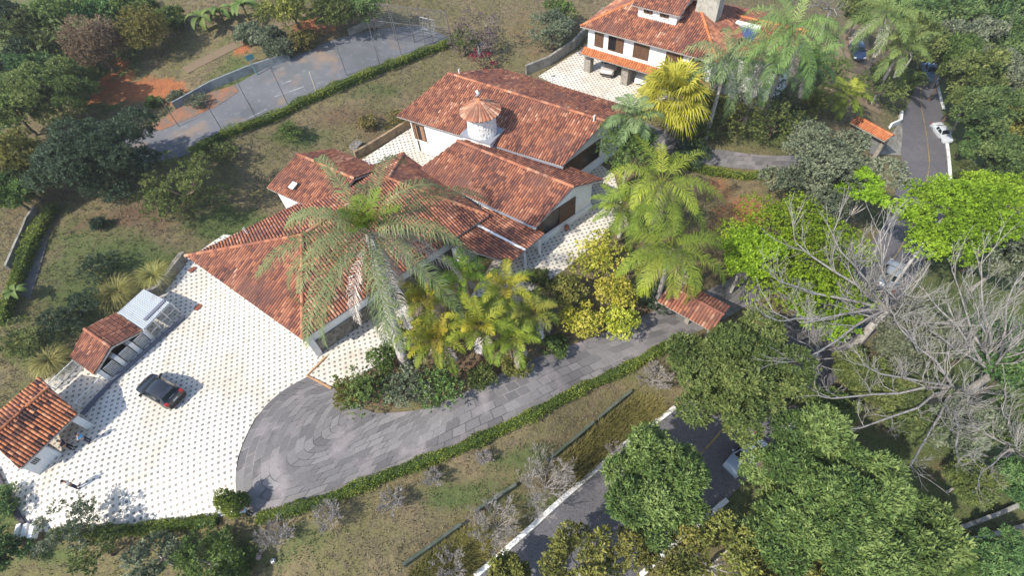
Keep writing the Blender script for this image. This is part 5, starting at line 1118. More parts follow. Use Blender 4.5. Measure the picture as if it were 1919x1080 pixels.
def hedge(label, pts, w, h, seed, dens=70, leaf='hedge', group='clipped hedges', leafL=.16):
    """clipped hedge along photo points"""
    ls = poly_resample(px(*pts), .5); rs = np.random.RandomState(seed); V, N_ = [], []; L = sum((b-a).length for a, b in zip(ls[:-1], ls[1:])); n = int(L*dens)
    ii = rs.randint(0, len(ls)-1, n); f = rs.rand(n); A = np.array([tuple(p) for p in ls]); pos = A[ii]*(1-f)[:, None]+A[ii+1]*f[:, None]; d = unit(A[ii+1]-A[ii]); s = np.stack([-d[:, 1], d[:, 0], 0*f], 1); s = unit(s)
    th = rs.uniform(-.25, math.pi+.25, n); wob = 1+.18*np.sin(pos[:, 0]*1.3+pos[:, 1]*.9)+.1*np.sin(pos[:, 0]*3.1)
    off = np.sign(np.cos(th))*np.abs(np.cos(th))**.6; zz = np.abs(np.sin(th))**.6*np.sign(np.sin(th)); z0 = Tv(pos[:, :2])
    rr = rs.uniform(.75, 1.08, n)*wob
    P_ = pos+s*(off*w/2*rr)[:, None]; P_[:, 2] = z0+np.maximum(.03, (.3+.7*np.maximum(zz, 0)*rr)*h*np.where(zz > 0, 1, .4)); nr = unit(s*(off)[:, None]+np.stack([0*f, 0*f, np.maximum(zz, .1)], 1))
    per = 5; u, v = rot_to(nr); t2 = rs.uniform(0, 6.28, (n, per)); ti = rs.uniform(.4, 1.3, (n, per))
    ld = (u[:, None]*np.cos(t2)[..., None]+v[:, None]*np.sin(t2)[..., None])*np.sin(ti)[..., None]+nr[:, None]*np.cos(ti)[..., None]; ld = unit(ld.reshape(-1, 3)); p = np.repeat(P_, per, 0)+rs.normal(0, .05, (n*per, 3)); sd = unit(np.cross(ld, rs.normal(size=(n*per, 3))))
    Lq = leafL*rs.uniform(.6, 1.3, n*per); V = leaf_quads(p, ld, sd, Lq, Lq*.55, .05); Q = np.arange(len(V)).reshape(-1, 4)
    ct = np.clip(.5+rs.normal(0, .2, n)+.22*np.sin(pos[:, 0]*.8+pos[:, 1]), 0, 1)
    core = wall_line(ls, w*.62, h*.8, None, -.2, .8); o = thing('hedge', label, 'hedge', group=group)
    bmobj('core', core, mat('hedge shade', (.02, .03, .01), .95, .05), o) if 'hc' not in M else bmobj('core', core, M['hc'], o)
    link('foliage', npmesh('foliage', V, Q, LF[leaf], tint=np.repeat(ct, per)), o); return o
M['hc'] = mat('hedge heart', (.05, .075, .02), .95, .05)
# ------------------------------------------------------------------ the planting, where it stands
# hedges
hedge('long clipped hedge along the near side of the sports court', [(362, 292), (480, 236), (560, 200), (640, 165), (720, 131), (800, 100), (852, 82)], 1.0, .75, 1, dens=110, leafL=.12)
hedge('long yellow green hedge following the curved stone driveway', [(486, 974), (540, 962), (610, 942), (720, 897), (860, 845), (1000, 781), (1100, 726), (1180, 690), (1250, 652)], .72, .55, 2, dens=110, leafL=.11)
hedge('dark green hedge along the lower edge of the tiled courtyard', [(100, 1004), (200, 1000), (290, 992), (390, 978), (410, 978)], .7, .5, 3, dens=110, leafL=.12)
hedge('narrow hedge beside the shaded lane on the left', [(10, 612), (28, 560), (44, 520), (66, 462), (90, 420), (108, 392)], .8, .9, 4)
hedge('short dark hedge beside the garden path near the palms', [(1270, 312), (1330, 326), (1400, 334), (1440, 332)], .7, .6, 5)
# topiary where the courtyard meets the driveway
t = bush('topiary_bush', 'rounded clipped bush at the corner of courtyard and driveway', 440, 946, 32, 1.2, 'hedge', 11, 1100, 8, .12, .07, sz=(.8, .8, 1.7), trunk=False)
# palms
palm('tall queen palm with shaggy dead fronds standing in front of the house roof', 692, 436, 10.2, base=(762, 692), rpx=235, key='big', seed=3, n=20, nleaf=90, leafL=1.2, leafW=.05, el=(.95, -.45), droop=1.75, hang=1.6, pm='queen', dead=9, deadL=.8, r=.36, skirt=6)
palm('lush palm with upright fronds right of the middle wing', 1240, 345, 6.0, rpx=135, key='lush', seed=5, n=22, nleaf=60, leafL=1.0, leafW=.045, el=(.9, -.5), droop=1.95, hang=1.2, pm='lush', dead=3, deadL=.5, group='lush garden palms')
palm('lush palm with golden drooping fronds above the lower gateway roof', 1258, 468, 7.0, rpx=120, key='lush2', seed=6, n=20, nleaf=60, leafL=1.0, leafW=.045, el=(.95, -.7), droop=1.95, hang=1.2, gold=True, pm='lush', dead=3, deadL=.5, group='lush garden palms')
palm('small palm with dry heart at the sunny end of the patio', 1168, 392, 3.4, rpx=70, key='small', seed=8, n=16, nleaf=40, leafL=.6, leafW=.06, el=(1.2, -.4), droop=1.4, hang=.8, pm='lush', dead=4, deadL=.6, group='lush garden palms')
fan_palm('golden fan palm glowing yellow in front of the carport', 1262, 180, 6.0, 78, 4)
palm('tallest palm with long grey trunk beside the neighbour house', 1484, 62, 12.5, base=(1433, 212), rpx=105, key='tall', seed=9, n=24, nleaf=46, leafL=1.1, leafW=.05, el=(1.1, -.6), droop=1.8, hang=1.4, pm='tall', dead=4, group='tall palms by the upper road')
palm('bushy grey green palm in front of the neighbour house corner', 1362, 118, 8.5, rpx=95, key='tall2', seed=10, n=22, nleaf=46, leafL=1.1, leafW=.05, el=(1.1, -.7), droop=1.8, hang=1.5, pm='queen', dead=3, group='tall palms by the upper road')
palm('palm with yellowed lower fronds and thick trunk behind the dirt yard', 1660, 32, 10.0, base=(1626, 132), rpx=78, key='tall3', seed=12, n=22, nleaf=44, leafL=1.1, leafW=.05, el=(1.1, -.7), droop=1.8, hang=1.1, pm='tall', dead=8, group='tall palms by the upper road')
palm('smaller dark palm right of the thick trunked palm', 1688, 92, 7.0, rpx=58, key='tall4', seed=13, n=18, nleaf=40, leafL=.9, leafW=.09, pm='tall', dead=4, group='tall palms by the upper road')
palm('low round palm beside the upper gate roof', 1588, 182, 3.0, rpx=42, key='low', seed=14, n=18, nleaf=36, leafL=.7, leafW=.08, pm='lush', dead=2)
palm('feathery palm above the round green bush by the upper wing', 1185, 222, 7.5, rpx=50, key='feath', seed=15, n=16, nleaf=44, leafL=.8, leafW=.07, pm='queen', dead=0)
palm('dim palm with brown fronds left of the tallest palm', 1432, 122, 7.0, rpx=70, key='dim', seed=16, n=18, nleaf=42, leafL=1.0, leafW=.05, pm='tall', dead=8)
palm('arching palm under the tallest palm with peeling curved trunk', 1512, 120, 7.0, base=(1480, 178), rpx=62, key='arch', seed=17, n=16, nleaf=42, leafL=.9, leafW=.08, pm='tall', dead=5)
# cane palms in front of the house: each with its own stems
AC = 'yellow green cane palms in front of the house'
for i, (x, y, h, r, lab) in enumerate(((800, 566, 3.6, 62, 'cane palm just right of the tall palm trunk'), (866, 520, 3.8, 58, 'cane palm against the veranda roof edge'), (948, 548, 3.8, 62, 'cane palm at the near end of the shaded patio'), (1000, 592, 3.0, 55, 'rightmost golden cane palm next to the yellow shrub'), (820, 640, 2.8, 60, 'low cane palm above the driveway bushes'), (900, 616, 3.6, 64, 'central cane palm with orange tipped fronds'), (962, 640, 2.8, 56, 'cane palm leaning over the driveway edge'), (772, 622, 2.4, 44, 'small cane palm hiding behind the tall palm trunk'))):
    b = C(x, y, h); R = r*mpp(b+ZU*h); t = thing('cane_palm', lab, 'palm', b, group=AC)
    A, D = palm_mesh('areca%d' % (i % 5), 40+i % 5, 2.9, 13+i % 5, 56, .58, .05, (1.4, .1), 1.7+.2*(i % 4), .5, ('areca', 'lush', 'areca', 'areca_green', 'areca')[i % 5], 7, .75)
    o = link('crown', A, t); o.location = (0, 0, h); o.rotation_euler = (0, 0, i*1.3); o.scale = (R/2.5,)*3
    o = link('dead_fronds', D, t); o.location = (0, 0, h-.3); o.scale = (R/2.5,)*3
    tube_obj('stems', [((.25*math.cos(k*1.26), .25*math.sin(k*1.26), -.2), (.4*math.cos(k*1.26), .4*math.sin(k*1.26), h), .06, .05) for k in range(5)], PALM['dead'], t, 6)
# garden trees and bushes round the house
for i, (x, y, r, h) in enumerate(((1120, 482, 60, 2.6), (1060, 545, 44, 1.9), (1150, 545, 42, 2.0), (1090, 602, 46, 1.6), (1160, 600, 42, 1.5))):
    lab = ('tall yellow flowering shrub beside the sunny patio', 'yellow flowering shrub next to the rightmost cane palm', 'yellow flowering shrub under the golden drooping palm', 'low yellow shrub at the driveway edge', 'low rounded yellow shrub by the gateway')[i]
    tree('flowering_shrub', lab, 'shrub', x, y, r, h, 'yellow' if i != 1 else 'yellowgreen', 'dome', 60+i, 620, 9, .17, .11, group='yellow flowering shrubs', k=14, flat=.7)
bush('conifer_bush', 'dense rounded fine leaved green bush beside the upper wing', 1172, 280, 60, 4.8, 'fresh', 71, 1150, 9, .2, .07, k=7)
tree('shade_tree', 'broad speckled grey green tree between red earth and upper road', 'tree', 1540, 318, 128, 5.0, 'grey', 'dome', 72, 2000, 10, .34, .16, k=16, flat=.5)
for i, (x, y, r, h, lab) in enumerate(((690, 722, 60, 1.2, 'dense green shrub at the foot of the tall palm'), (760, 718, 56, 1.0, 'green shrub with pale flowers right of the tall palm foot'), (822, 722, 54, 1.0, 'green shrub spilling onto the driveway'), (652, 736, 40, .7, 'low green shrub at the driveway corner by the patio'), (720, 672, 34, 1.6, 'thin leafy shrub against the sunny side patio'), (905, 706, 30, .6, 'dark low shrub by the driveway under the cane palms'), (966, 682, 32, .7, 'yellowish low shrub behind the driveway stones'), (1040, 648, 30, .5, 'bright green low plant at the driveway bend'), (1230, 560, 34, .8, 'dark shrub in the shade below the golden palm'), (1010, 520, 26, .8, 'grey green shrub at the corner of the tiled patio'))):
    bush('garden_shrub', lab, x, y, r, h, ('mango', 'grey', 'mango', 'yellowgreen', 'fresh', 'olive', 'yellowgreen', 'fresh', 'dark', 'olive')[i], 80+i, 300, 8, .2, .11, cat='shrub', group='leafy garden shrubs', style='dome', k=8)
for i, (x, y, r, h, lf, lab) in enumerate(((1300, 250, 50, 1.6, 'fresh', 'green hedge like bush right of the golden fan palm'), (1375, 222, 60, 1.8, 'olive', 'bright bush at the foot of the grey palm trunk'), (1450, 232, 66, 2.0, 'olive', 'wide bush between the tallest palm and the garden path'), (1340, 200, 46, 2.0, 'yellowgreen', 'yellowish bush under the bushy grey green palm'), (1520, 190, 40, 1.8, 'yellowgreen', 'yellowish bush left of the low round palm'), (1560, 130, 44, 2.2, 'olive', 'bush beside the dirt yard'), (1648, 158, 48, 2.6, 'olive', 'feathery tree over the upper road edge'), (1706, 150, 26, 1.8, 'olive', 'bush touching the far end of the road'), (1430, 170, 44, 2.0, 'dark', 'dark bush under the dim palm'), (1330, 150, 34, 2.6, 'fresh', 'fresh green bush beside the carport wall'), (1490, 225, 36, 1.3, 'dark', 'dark bush right of the tallest palm foot'), (1300, 290, 36, .8, 'dark', 'dark ground bush by the garden path'))):
    bush('garden_bush', lab, x, y, r, h, lf, 100+i, 420, 9, .24, .10, group='bushes of the neighbouring garden', style='dome', k=8)
# lime green trees
LT = 'lime green spreading trees'
tree('lime_tree', 'big lime green layered tree hanging over the road', 'tree', 1790, 400, 108, 9.0, 'lime', 'flat', 120, 1900, 10, .26, .15, group=LT, k=34, bark=PALEBARK, sz=(1, 1, 1.7))
tree('lime_tree', 'wide lime green tree behind the branching bare tree', 'tree', 1490, 466, 138, 4.6, 'lime', 'flat', 121, 2000, 10, .24, .14, group=LT, k=34, bark=PALEBARK, sz=(1, 1, 1.7))
tree('lime_tree', 'small lime green tree just right of the golden drooping palm', 'tree', 1405, 470, 62, 5.5, 'lime', 'flat', 122, 900, 10, .24, .14, group=LT, k=14, bark=PALEBARK, sz=(1, 1, 1.6))
tree('lime_tree', 'lime green tree at the right edge beside the road bend', 'tree', 1890, 360, 85, 8.0, 'lime', 'flat', 123, 1000, 10, .26, .15, group=LT, k=18, bark=PALEBARK, sz=(1, 1, 1.6))
tree('lime_tree', 'lime green crown above the far road kerb', 'tree', 1625, 352, 46, 7.5, 'lime', 'flat', 124, 420, 10, .26, .15, group=LT, k=12, bark=PALEBARK, sz=(1, 1, 1.6))
tree('lime_tree', 'lime green tree low between the bare tree and the drive', 'tree', 1560, 565, 74, 3.6, 'lime', 'flat', 125, 1000, 10, .24, .14, group=LT, k=18, bark=PALEBARK, sz=(1, 1, 1.6))
# big trees in the lower right
tree('olive_tree', 'large olive green tree overhanging the driveway end and road', 'tree', 1372, 694, 138, 7.0, 'olive', 'dome', 130, 2600, 10, .36, .15, k=18, flat=.5)
tree('mango_tree', 'round bright green tree between road and lower wall', 'tree', 1230, 906, 118, 6.0, 'mango', 'dome', 131, 1700, 11, .44, .15, k=15, flat=.6, group='broad green trees by the lower road')
tree('mango_tree', 'largest broad green tree filling the lower right corner', 'tree', 1550, 958, 194, 7.0, 'mango', 'dome', 132, 3800, 11, .44, .15, k=24, flat=.5, group='broad green trees by the lower road')
tree('mango_tree', 'green crown joining the largest tree on its right side', 'tree', 1722, 1010, 92, 6.0, 'mango', 'dome', 133, 900, 11, .42, .15, k=14, flat=.6, group='broad green trees by the lower road')
YT = 'yellow green trees with pale branches along the bottom edge'
for i, (x, y, r, h, lab) in enumerate(((1090, 1058, 85, 4.0, 'yellow green tree low over the bottom of the road'), (1240, 1020, 82, 5.0, 'yellow green tree with pale branches beside the lower kerb'), (1350, 1050, 95, 5.5, 'yellow green tree at the bottom centre right'), (1470, 1055, 90, 6.0, 'yellow green tree merging into the largest green tree'), (950, 1082, 46, 3.0, 'bright yellow green treetop at the bottom beside the white kerb'))):
    t = tree('airy_tree', lab, 'tree', x, y, r, h, 'yellowgreen', 'loose', 140+i, 800, 9, .26, .12, group=YT, k=26, bark=PALEBARK)
# bare trees
bare_tree('branching bare tree with pale limbs over the road', (1597, 655), [(1520, 480, 11.5), (1575, 475, 12), (1610, 510, 11.5), (1490, 540, 10.5), (1490, 600, 10), (1530, 660, 8.5), (1650, 480, 12), (1690, 560, 10.5), (1710, 640, 9)], 4.2, .40, 201, 4, lean=(1.6, 1.2), L=2.9)
bare_tree('whitish bare tree with dense upright limbs at the right side', (1812, 735), [(1795, 545, 11), (1840, 540, 11.5), (1885, 580, 10.5), (1760, 580, 10), (1900, 640, 10), (1830, 600, 11), (1770, 640, 9.5)], 3.4, .36, 202, 4, L=2.9)
bare_tree('spreading bare tree with bent limbs below the road bend', (1745, 760), [(1690, 620, 10), (1570, 745, 8.5), (1620, 800, 8), (1720, 850, 7.5), (1790, 840, 7.5), (1810, 740, 9), (1650, 700, 9.5)], 3.2, .36, 203, 4, L=2.7)
bare_tree('bare tree with thin twigs among bushes at the far right edge', (1860, 860), [(1800, 800, 8), (1880, 780, 8), (1840, 880, 6), (1905, 840, 7)], 2.6, .26, 204, 4, L=2.3)
bare_tree('small bare tree between the olive tree and the road', (1512, 700), [(1500, 590, 7.5), (1440, 600, 7.5), (1530, 640, 6.5)], 2.6, .18, 205, 4, L=1.8)
bare_tree('silvery bare tree in the woods at the upper right', (1845, 110), [(1800, 30, 9), (1850, 10, 10), (1890, 60, 9), (1780, 80, 8)], 4.5, .26, 206, 4, L=2.6)
bare_tree('thin silvery bare tree right of the far car', (1862, 175), [(1830, 120, 8), (1880, 120, 8), (1890, 160, 7)], 4, .22, 207, 4, L=2.4)
bare_tree('grey bare tree behind the dirt yard', (1535, 75), [(1500, 12, 8), (1545, 5, 9), (1570, 30, 7)], 4, .2, 208, 3, L=2.2)
# bare shrubs on the lawn
for i, (x, y, r, lab) in enumerate(((617, 968, 34, 'pale leafless shrub lower left on the lawn'), (735, 944, 30, 'pinkish leafless shrub in the middle of the lawn'), (813, 896, 24, 'small leafless shrub near the driveway hedge'), (1022, 912, 72, 'largest grey leafless shrub by the boundary wall'), (930, 990, 60, 'grey leafless shrub near the white kerb'), (845, 1066, 42, 'grey leafless shrub at the bottom edge'), (1225, 712, 36, 'pale leafless shrub at the top of the lawn'), (520, 1005, 40, 'dark leafless shrub below the topiary bush'), (908, 858, 20, 'tiny leafless shrub with green leaves on the lawn'), (1150, 845, 20, 'small leafless shrub in the ochre grass'))):
    bare_shrub(lab, x, y, r, 220+i)
# tall ochre grass along the road verge
def grass_area(name, label, poly, n, seed, leaf, hgt=.8, kind=None, w=.03):
    pts = px(*poly); rs = np.random.RandomState(seed); xs = [p.x for p in pts]; ys = [p.y for p in pts]; A = np.array([(p.x, p.y) for p in pts])
    q = np.column_stack([rs.uniform(min(xs), max(xs), n), rs.uniform(min(ys), max(ys), n)]); q = q[inpoly(q, A)]; n = len(q); z = Tv(q)
    az = rs.uniform(0, 6.28, n); tl = rs.uniform(.15, .8, n); h = hgt*rs.uniform(.5, 1.2, n); d = np.stack([np.cos(az)*tl, np.sin(az)*tl, np.ones(n)], 1); d = unit(d); s = np.stack([-np.sin(az), np.cos(az), 0*az], 1)*w*.5
    p0 = np.column_stack([q, z-.03]); p1 = p0+d*(h*.6)[:, None]; d2 = unit(d+np.stack([np.cos(az), np.sin(az), 0*az], 1)*.6); p2 = p1+d2*(h*.5)[:, None]
    V = np.stack([p0+s, p0-s, p1-s*.8, p1+s*.8, p2-s*.1, p2+s*.1], 1).reshape(-1, 3); b0 = (np.arange(n)*6)[:, None]; Q = np.concatenate([b0+np.array([[0, 1, 2, 3]]), b0+np.array([[3, 2, 4, 5]])])
    f = .5+.25*np.sin(q[:, 0]*.9+1.3*np.sin(q[:, 1]*.7))+rs.normal(0, .18, n); o = link(name, npmesh(name, V, Q, LF[leaf], tint=np.tile(np.clip(f, 0, 1), 2))); o['kind'] = 'stuff'; tag(o, label, 'grass'); return o
def inpoly(q, A):
    x, y = q[:, 0], q[:, 1]; ins = np.zeros(len(q), bool); n = len(A)
    for i in range(n):
        (x0, y0), (x1, y1) = A[i], A[(i+1) % n]; c = ((y0 > y) != (y1 > y)) & (x < (x1-x0)*(y-y0)/((y1-y0) if abs(y1-y0) > 1e-9 else 1e-9)+x0); ins ^= c
    return ins
grass_area('tall_grass', 'tall ochre grass between the boundary wall and the white kerb', [(1030, 885), (1120, 800), (1190, 742), (1240, 755), (1248, 775), (1150, 840), (1100, 895), (1060, 920)], 15000, 301, 'ochre', .95)
grass_area('tall_grass', 'ochre and green grass near the bottom of the white kerb', [(765, 1080), (800, 1048), (880, 992), (930, 1000), (900, 1060), (870, 1085)], 11000, 302, 'ochre', .8)
# ornamental clumps and dark bushes on the left bank
for i, (x, y, r, lab) in enumerate(((220, 548, 44, 'straw coloured grass clump behind the metal canopy'), (289, 516, 38, 'straw coloured grass clump by the mossy stone wall'), (93, 676, 40, 'straw coloured grass clump behind the orange roofed shed'))): grass_clump(lab, x, y, r, 310+i)
for i, (x, y, r, h, lf, lab) in enumerate(((108, 604, 38, 1.0, 'dark', 'dark bush left of the kennel roof'), (152, 572, 34, 1.0, 'dark', 'dark bush behind the kennel roof'), (190, 505, 44, .9, 'dark', 'dark bush on the bank above the kennels'), (184, 418, 15, .5, 'dark', 'tiny dark bush alone on the brown bank'), (40, 640, 48, .9, 'olive', 'pale green bush at the left edge'), (545, 246, 26, 1.0, 'fresh', 'single green bush on the bank below the sports court'), (288, 192, 16, .4, 'fresh', 'small green tuft on the red earth'), (330, 180, 16, .4, 'grey', 'small pale tuft on the red earth'), (375, 192, 24, .4, 'grey', 'flat pale bush at the court edge'), (690, 232, 22, .5, 'ochre', 'dry tuft above the ochre wall'), (745, 222, 26, .5, 'ochre', 'dry grass tuft by the upper wing corner'), (420, 280, 36, .9, 'olive', 'bush where the court hedge meets the dark trees'))):
    bush('bank_bush', lab, x, y, r, h, lf, 330+i, 260, 8, .22, .09, group='bushes on the bank', style='dome', k=7, trunk=False)
tree('feathery_tree', 'loose feathery tree on the bank left of the rear wing', 'tree', 334, 348, 84, 2.8, 'olive', 'loose', 350, 1000, 9, .26, .09, k=34)
# trees on the left
tree('dark_tree', 'big dark green tree at the left end of the sports court', 'tree', 180, 292, 122, 4.0, 'dark', 'dome', 351, 2300, 10, .36, .14, k=16)
tree('leafy_tree', 'light olive tree behind the big dark green tree', 'tree', 92, 178, 92, 3.6, 'olive', 'dome', 352, 1500, 10, .34, .14, k=14)
tree('leafy_tree', 'yellow green tree at the left edge beside the dark tree', 'tree', 32, 292, 70, 3.4, 'yellowgreen', 'dome', 353, 1000, 10, .32, .14, k=12)
tree('leafy_tree', 'fresh green tree at the left edge below the yellow one', 'tree', 12, 355, 56, 2.8, 'fresh', 'dome', 354, 700, 10, .32, .14, k=10)
tree('leafy_tree', 'green tree in the left edge shade near the light olive tree', 'tree', 18, 200, 62, 3.4, 'fresh', 'dome', 355, 700, 10, .32, .14, k=10)
tree('leafy_tree', 'dark rounded tree below the yellow green one', 'tree', 40, 342, 56, 2.4, 'wood', 'dome', 356, 700, 10, .32, .14, k=10)
tree('round_tree', 'brown leaved round tree at the upper left', 'tree', 183, 90, 56, 2.8, 'brown', 'round', 357, 1300, 9, .26, .12, k=9)
tree('round_tree', 'olive bronze round tree right of the brown one', 'tree', 274, 62, 46, 2.8, 'bronze', 'round', 358, 1100, 9, .26, .12, k=9)
UL = 'trees along the upper left edge'
for i, (x, y, r, h, lf, lab) in enumerate(((40, 60, 60, 4.5, 'wood', 'leafy tree at the top left corner'), (110, 25, 56, 4, 'fresh', 'fresh green tree on the top edge left'), (60, 130, 50, 3.5, 'wood', 'shaded tree left of the brown round tree'), (180, 20, 44, 3, 'wood', 'dark leafy tree above the brown round tree'), (20, 110, 46, 4, 'dark', 'dark tree at the left edge near the corner'), (120, 100, 40, 2.5, 'wood', 'small shaded tree touching the brown tree'), (150, 150, 34, 2, 'olive', 'olive bush below the brown round tree'), (230, 8, 34, 2.5, 'fresh', 'bright green treetop on the top edge'), (10, 30, 44, 5, 'dark', 'very dark tree in the top left corner'), (545, 12, 62, 3.5, 'yellowgreen', 'broad yellow green tree at the top beside banana plants'), (620, 20, 44, 3, 'olive', 'olive tree on the top edge above the court wall'), (690, 10, 44, 3, 'wood', 'dark tree above the far court corner'), (270, 20, 30, 2, 'olive', 'greyish bush above the bronze tree'), (320, 30, 30, 1.5, 'olive', 'low bush by the dirt track'), (500, 70, 32, 1.2, 'grey', 'pale grey bush beside the court bank'), (525, 90, 26, 1, 'grey', 'small grey bush at the court corner'), (465, 62, 26, .9, 'grey', 'silvery low bush under the banana plants'), (570, 75, 28, .9, 'ochre', 'dry bush beside the red soil'))):
    tree('edge_tree', lab, 'tree', x, y, r, h, lf, 'dome', 360+i, 520, 10, .34, .15, group=UL, k=9, trunk=h > 2)
banana('tall banana plant with yellow stem beside the dirt track', 378, 34, 34, 380, 1.6)
banana('banana plant in the middle of the upper group', 412, 24, 32, 381, 1.2)
banana('banana plant with broad leaves left of the yellow green tree', 455, 12, 36, 382, 1.6)
banana('banana plant on the hedge beside the left lane', 28, 548, 26, 383, .9)
# flowering group behind the upper wing
tree('bougainvillea', 'magenta bougainvillea sprawling behind the upper wing', 'shrub', 903, 112, 30, 1.3, 'magenta', 'loose', 390, 90, 7, .16, .11, k=11)
tree('mauve_tree', 'mauve grey twiggy tree behind the bougainvillea', 'tree', 893, 64, 55, 2.6, 'mauve', 'loose', 391, 560, 9, .2, .09, k=22, bark=PALEBARK)
tree('leafy_tree', 'greenish tree left of the mauve twiggy tree', 'tree', 868, 74, 32, 2.0, 'olive', 'loose', 392, 300, 9, .2, .1, k=14)
tree('rounded_tree', 'grey green rounded tree by the carport retaining wall', 'tree', 1036, 55, 48, 2.6, 'grey', 'dome', 393, 900, 10, .24, .1, k=11)
tree('leafy_tree', 'fresh green small tree at the top beside the neighbour roof', 'tree', 1050, 18, 34, 2.4, 'fresh', 'dome', 394, 420, 10, .24, .1, k=8)
# lower left garden
tree('young_tree', 'young pale leaved tree at the courtyard bottom left', 'tree', 128, 985, 55, 2.4, 'grey', 'loose', 400, 280, 9, .2, .1, k=22)
tree('young_tree', 'young olive tree right of the pale leaved one', 'tree', 178, 1028, 48, 1.8, 'olive', 'loose', 401, 220, 9, .2, .1, k=18)
tree('leafy_tree', 'fresh green tree at the bottom edge below the courtyard', 'tree', 385, 1052, 64, 2.4, 'fresh', 'loose', 402, 330, 10, .26, .13, k=26, bark=PALEBARK)
tree('leafy_tree', 'sparse grey green tree between the young trees and bottom edge', 'tree', 285, 1045, 56, 2.2, 'grey', 'loose', 403, 240, 10, .26, .13, k=20, bark=PALEBARK)
tree('leafy_tree', 'dark leafy tree in the bottom left corner', 'tree', 2, 1030, 40, 1.6, 'wood', 'dome', 404, 360, 10, .28, .13, k=10)
bush('bank_bush', 'dark bush on the slope beside the left edging wall', 8, 945, 36, .8, 'wood', 405, 260, 8, .24, .1, group='bushes on the bank', style='dome', k=7, trunk=False)
bush('bank_bush', 'green bush at the bottom edge under the fresh tree', 440, 1075, 40, .9, 'fresh', 406, 300, 8, .24, .1, group='bushes on the bank', style='dome', k=7, trunk=False)
# woods on the right: four grown kinds, each tree its own copy
WG = 'woodland trees on the right'
proto = {}
def wood(x, y, r, h, kind, lab, leaf):
    b = C(x, y, h); R = r*mpp(b+ZU*h); k = (kind, leaf)
    if k not in proto:
        rs = random.Random(len(proto)+9); t = thing('woodland_tree', lab, 'tree', b, group=WG); H0 = 6.0
        lb = lobes_dome(rs, 4.5, 7.0, 13, .6) if kind == 'dome' else [(4.5*.85*math.sqrt(rs.random())*math.cos(i*2.4), 4.5*.85*math.sqrt(rs.random())*math.sin(i*2.4), rs.uniform(-1.6, 1.6), rs.uniform(.8, 1.6), rs.uniform(.8, 1.6), rs.uniform(.5, 1.1)) for i in range(22)]
        V, Q, tt = crown(500+len(proto), lb, 1500, 10, .42, .18); V[:, 2] += H0; link('crown', npmesh('crown', V, Q, LF[leaf], tint=tt), t); tube_obj('trunk', trunk_segs(rs, .28, H0, lb), BARK if kind == 'dome' else PALEBARK, t, 7); proto[k] = t
    else: t = dup(proto[k], b, 0, lab, WG)
    t.location = b; t.rotation_euler = (0, 0, (x*13+y*7) % 6.28); t.scale = (R/4.5, R/4.5, h/6.0); return t
WOODS = [(1760, 25, 62, 7, 'dome', 'wood', 'dark woodland tree at the top right of centre'), (1840, 30, 66, 8, 'dome', 'wood', 'woodland tree near the top right corner'), (1905, 25, 58, 8, 'dome', 'wood', 'woodland tree in the top right corner'), (1730, 70, 52, 6, 'loose', 'olive', 'loose olive tree right of the smaller dark palm'), (1800, 75, 60, 7, 'loose', 'grey', 'grey green woodland tree behind the silvery bare tree'), (1880, 90, 60, 7, 'dome', 'wood', 'rounded woodland tree under the top right corner'), (1790, 112, 40, 6, 'dome', 'fresh', 'fresh green tree beside the blue car'), (1820, 150, 58, 6, 'dome', 'olive', 'olive woodland tree right of the far road end'), (1895, 150, 56, 7, 'loose', 'grey', 'grey woodland tree at the right edge near the top'), (1822, 190, 36, 5, 'loose', 'olive', 'olive tree leaning to the upper road kerb'), (1850, 215, 62, 6, 'dome', 'wood', 'dense woodland tree right of the silver car'), (1910, 235, 60, 6, 'dome', 'yellowgreen', 'yellow green woodland tree at the right edge'), (1845, 268, 34, 4, 'loose', 'wood', 'small tree between the two slim pale poles'), (1890, 300, 56, 5, 'dome', 'wood', 'woodland tree below the yellow green one at the right edge'), (1815, 335, 34, 3, 'dome', 'wood', 'low woodland tree beside the road under the lime crown'), (1900, 470, 66, 6, 'loose', 'grey', 'pale grey woodland tree below the right lime tree'), (1850, 460, 46, 4, 'dome', 'wood', 'woodland tree in the gap below the big lime tree'), (1700, 20, 44, 5, 'dome', 'wood', 'woodland tree behind the yellowed palm'), (1610, 20, 40, 4, 'dome', 'olive', 'olive tree at the top edge left of the yellowed palm'),
 (1690, 640, 52, 4, 'loose', 'grey', 'undergrowth tree under the branching bare tree'), (1760, 620, 60, 4, 'loose', 'grey', 'undergrowth tree between the two large bare trees'), (1840, 640, 66, 4, 'dome', 'wood', 'green tree under the whitish bare tree'), (1905, 690, 62, 5, 'dome', 'wood', 'green woodland tree at the right edge beside bare limbs'), (1640, 720, 58, 3, 'loose', 'olive', 'undergrowth tree at the road side below bare limbs'), (1560, 760, 46, 3, 'loose', 'olive', 'low tree touching the white kerb end'), (1700, 780, 62, 3, 'dome', 'wood', 'green undergrowth above the largest broad tree'), (1800, 790, 62, 4, 'loose', 'grey', 'grey undergrowth tree beneath the spreading bare tree'), (1890, 800, 52, 4, 'dome', 'fresh', 'fresh green tree at the right edge'), (1820, 900, 46, 3, 'loose', 'olive', 'olive undergrowth right of the largest broad tree'), (1900, 900, 52, 3, 'dome', 'wood', 'dark undergrowth above the pale walls at the right edge'), (1870, 1050, 62, 3, 'dome', 'wood', 'dark green tree in the bottom right corner'), (1790, 1060, 40, 2, 'dome', 'fresh', 'small green tree below the pale walls'), (1600, 690, 46, 3, 'dome', 'olive', 'bush like tree at the foot of the branching bare tree'), (1500, 740, 40, 2.5, 'dome', 'olive', 'low tree against the olive tree and white kerb')]
for (x, y, r, h, kd, lf, lab) in WOODS: wood(x, y, r, h, kd, lab, lf)
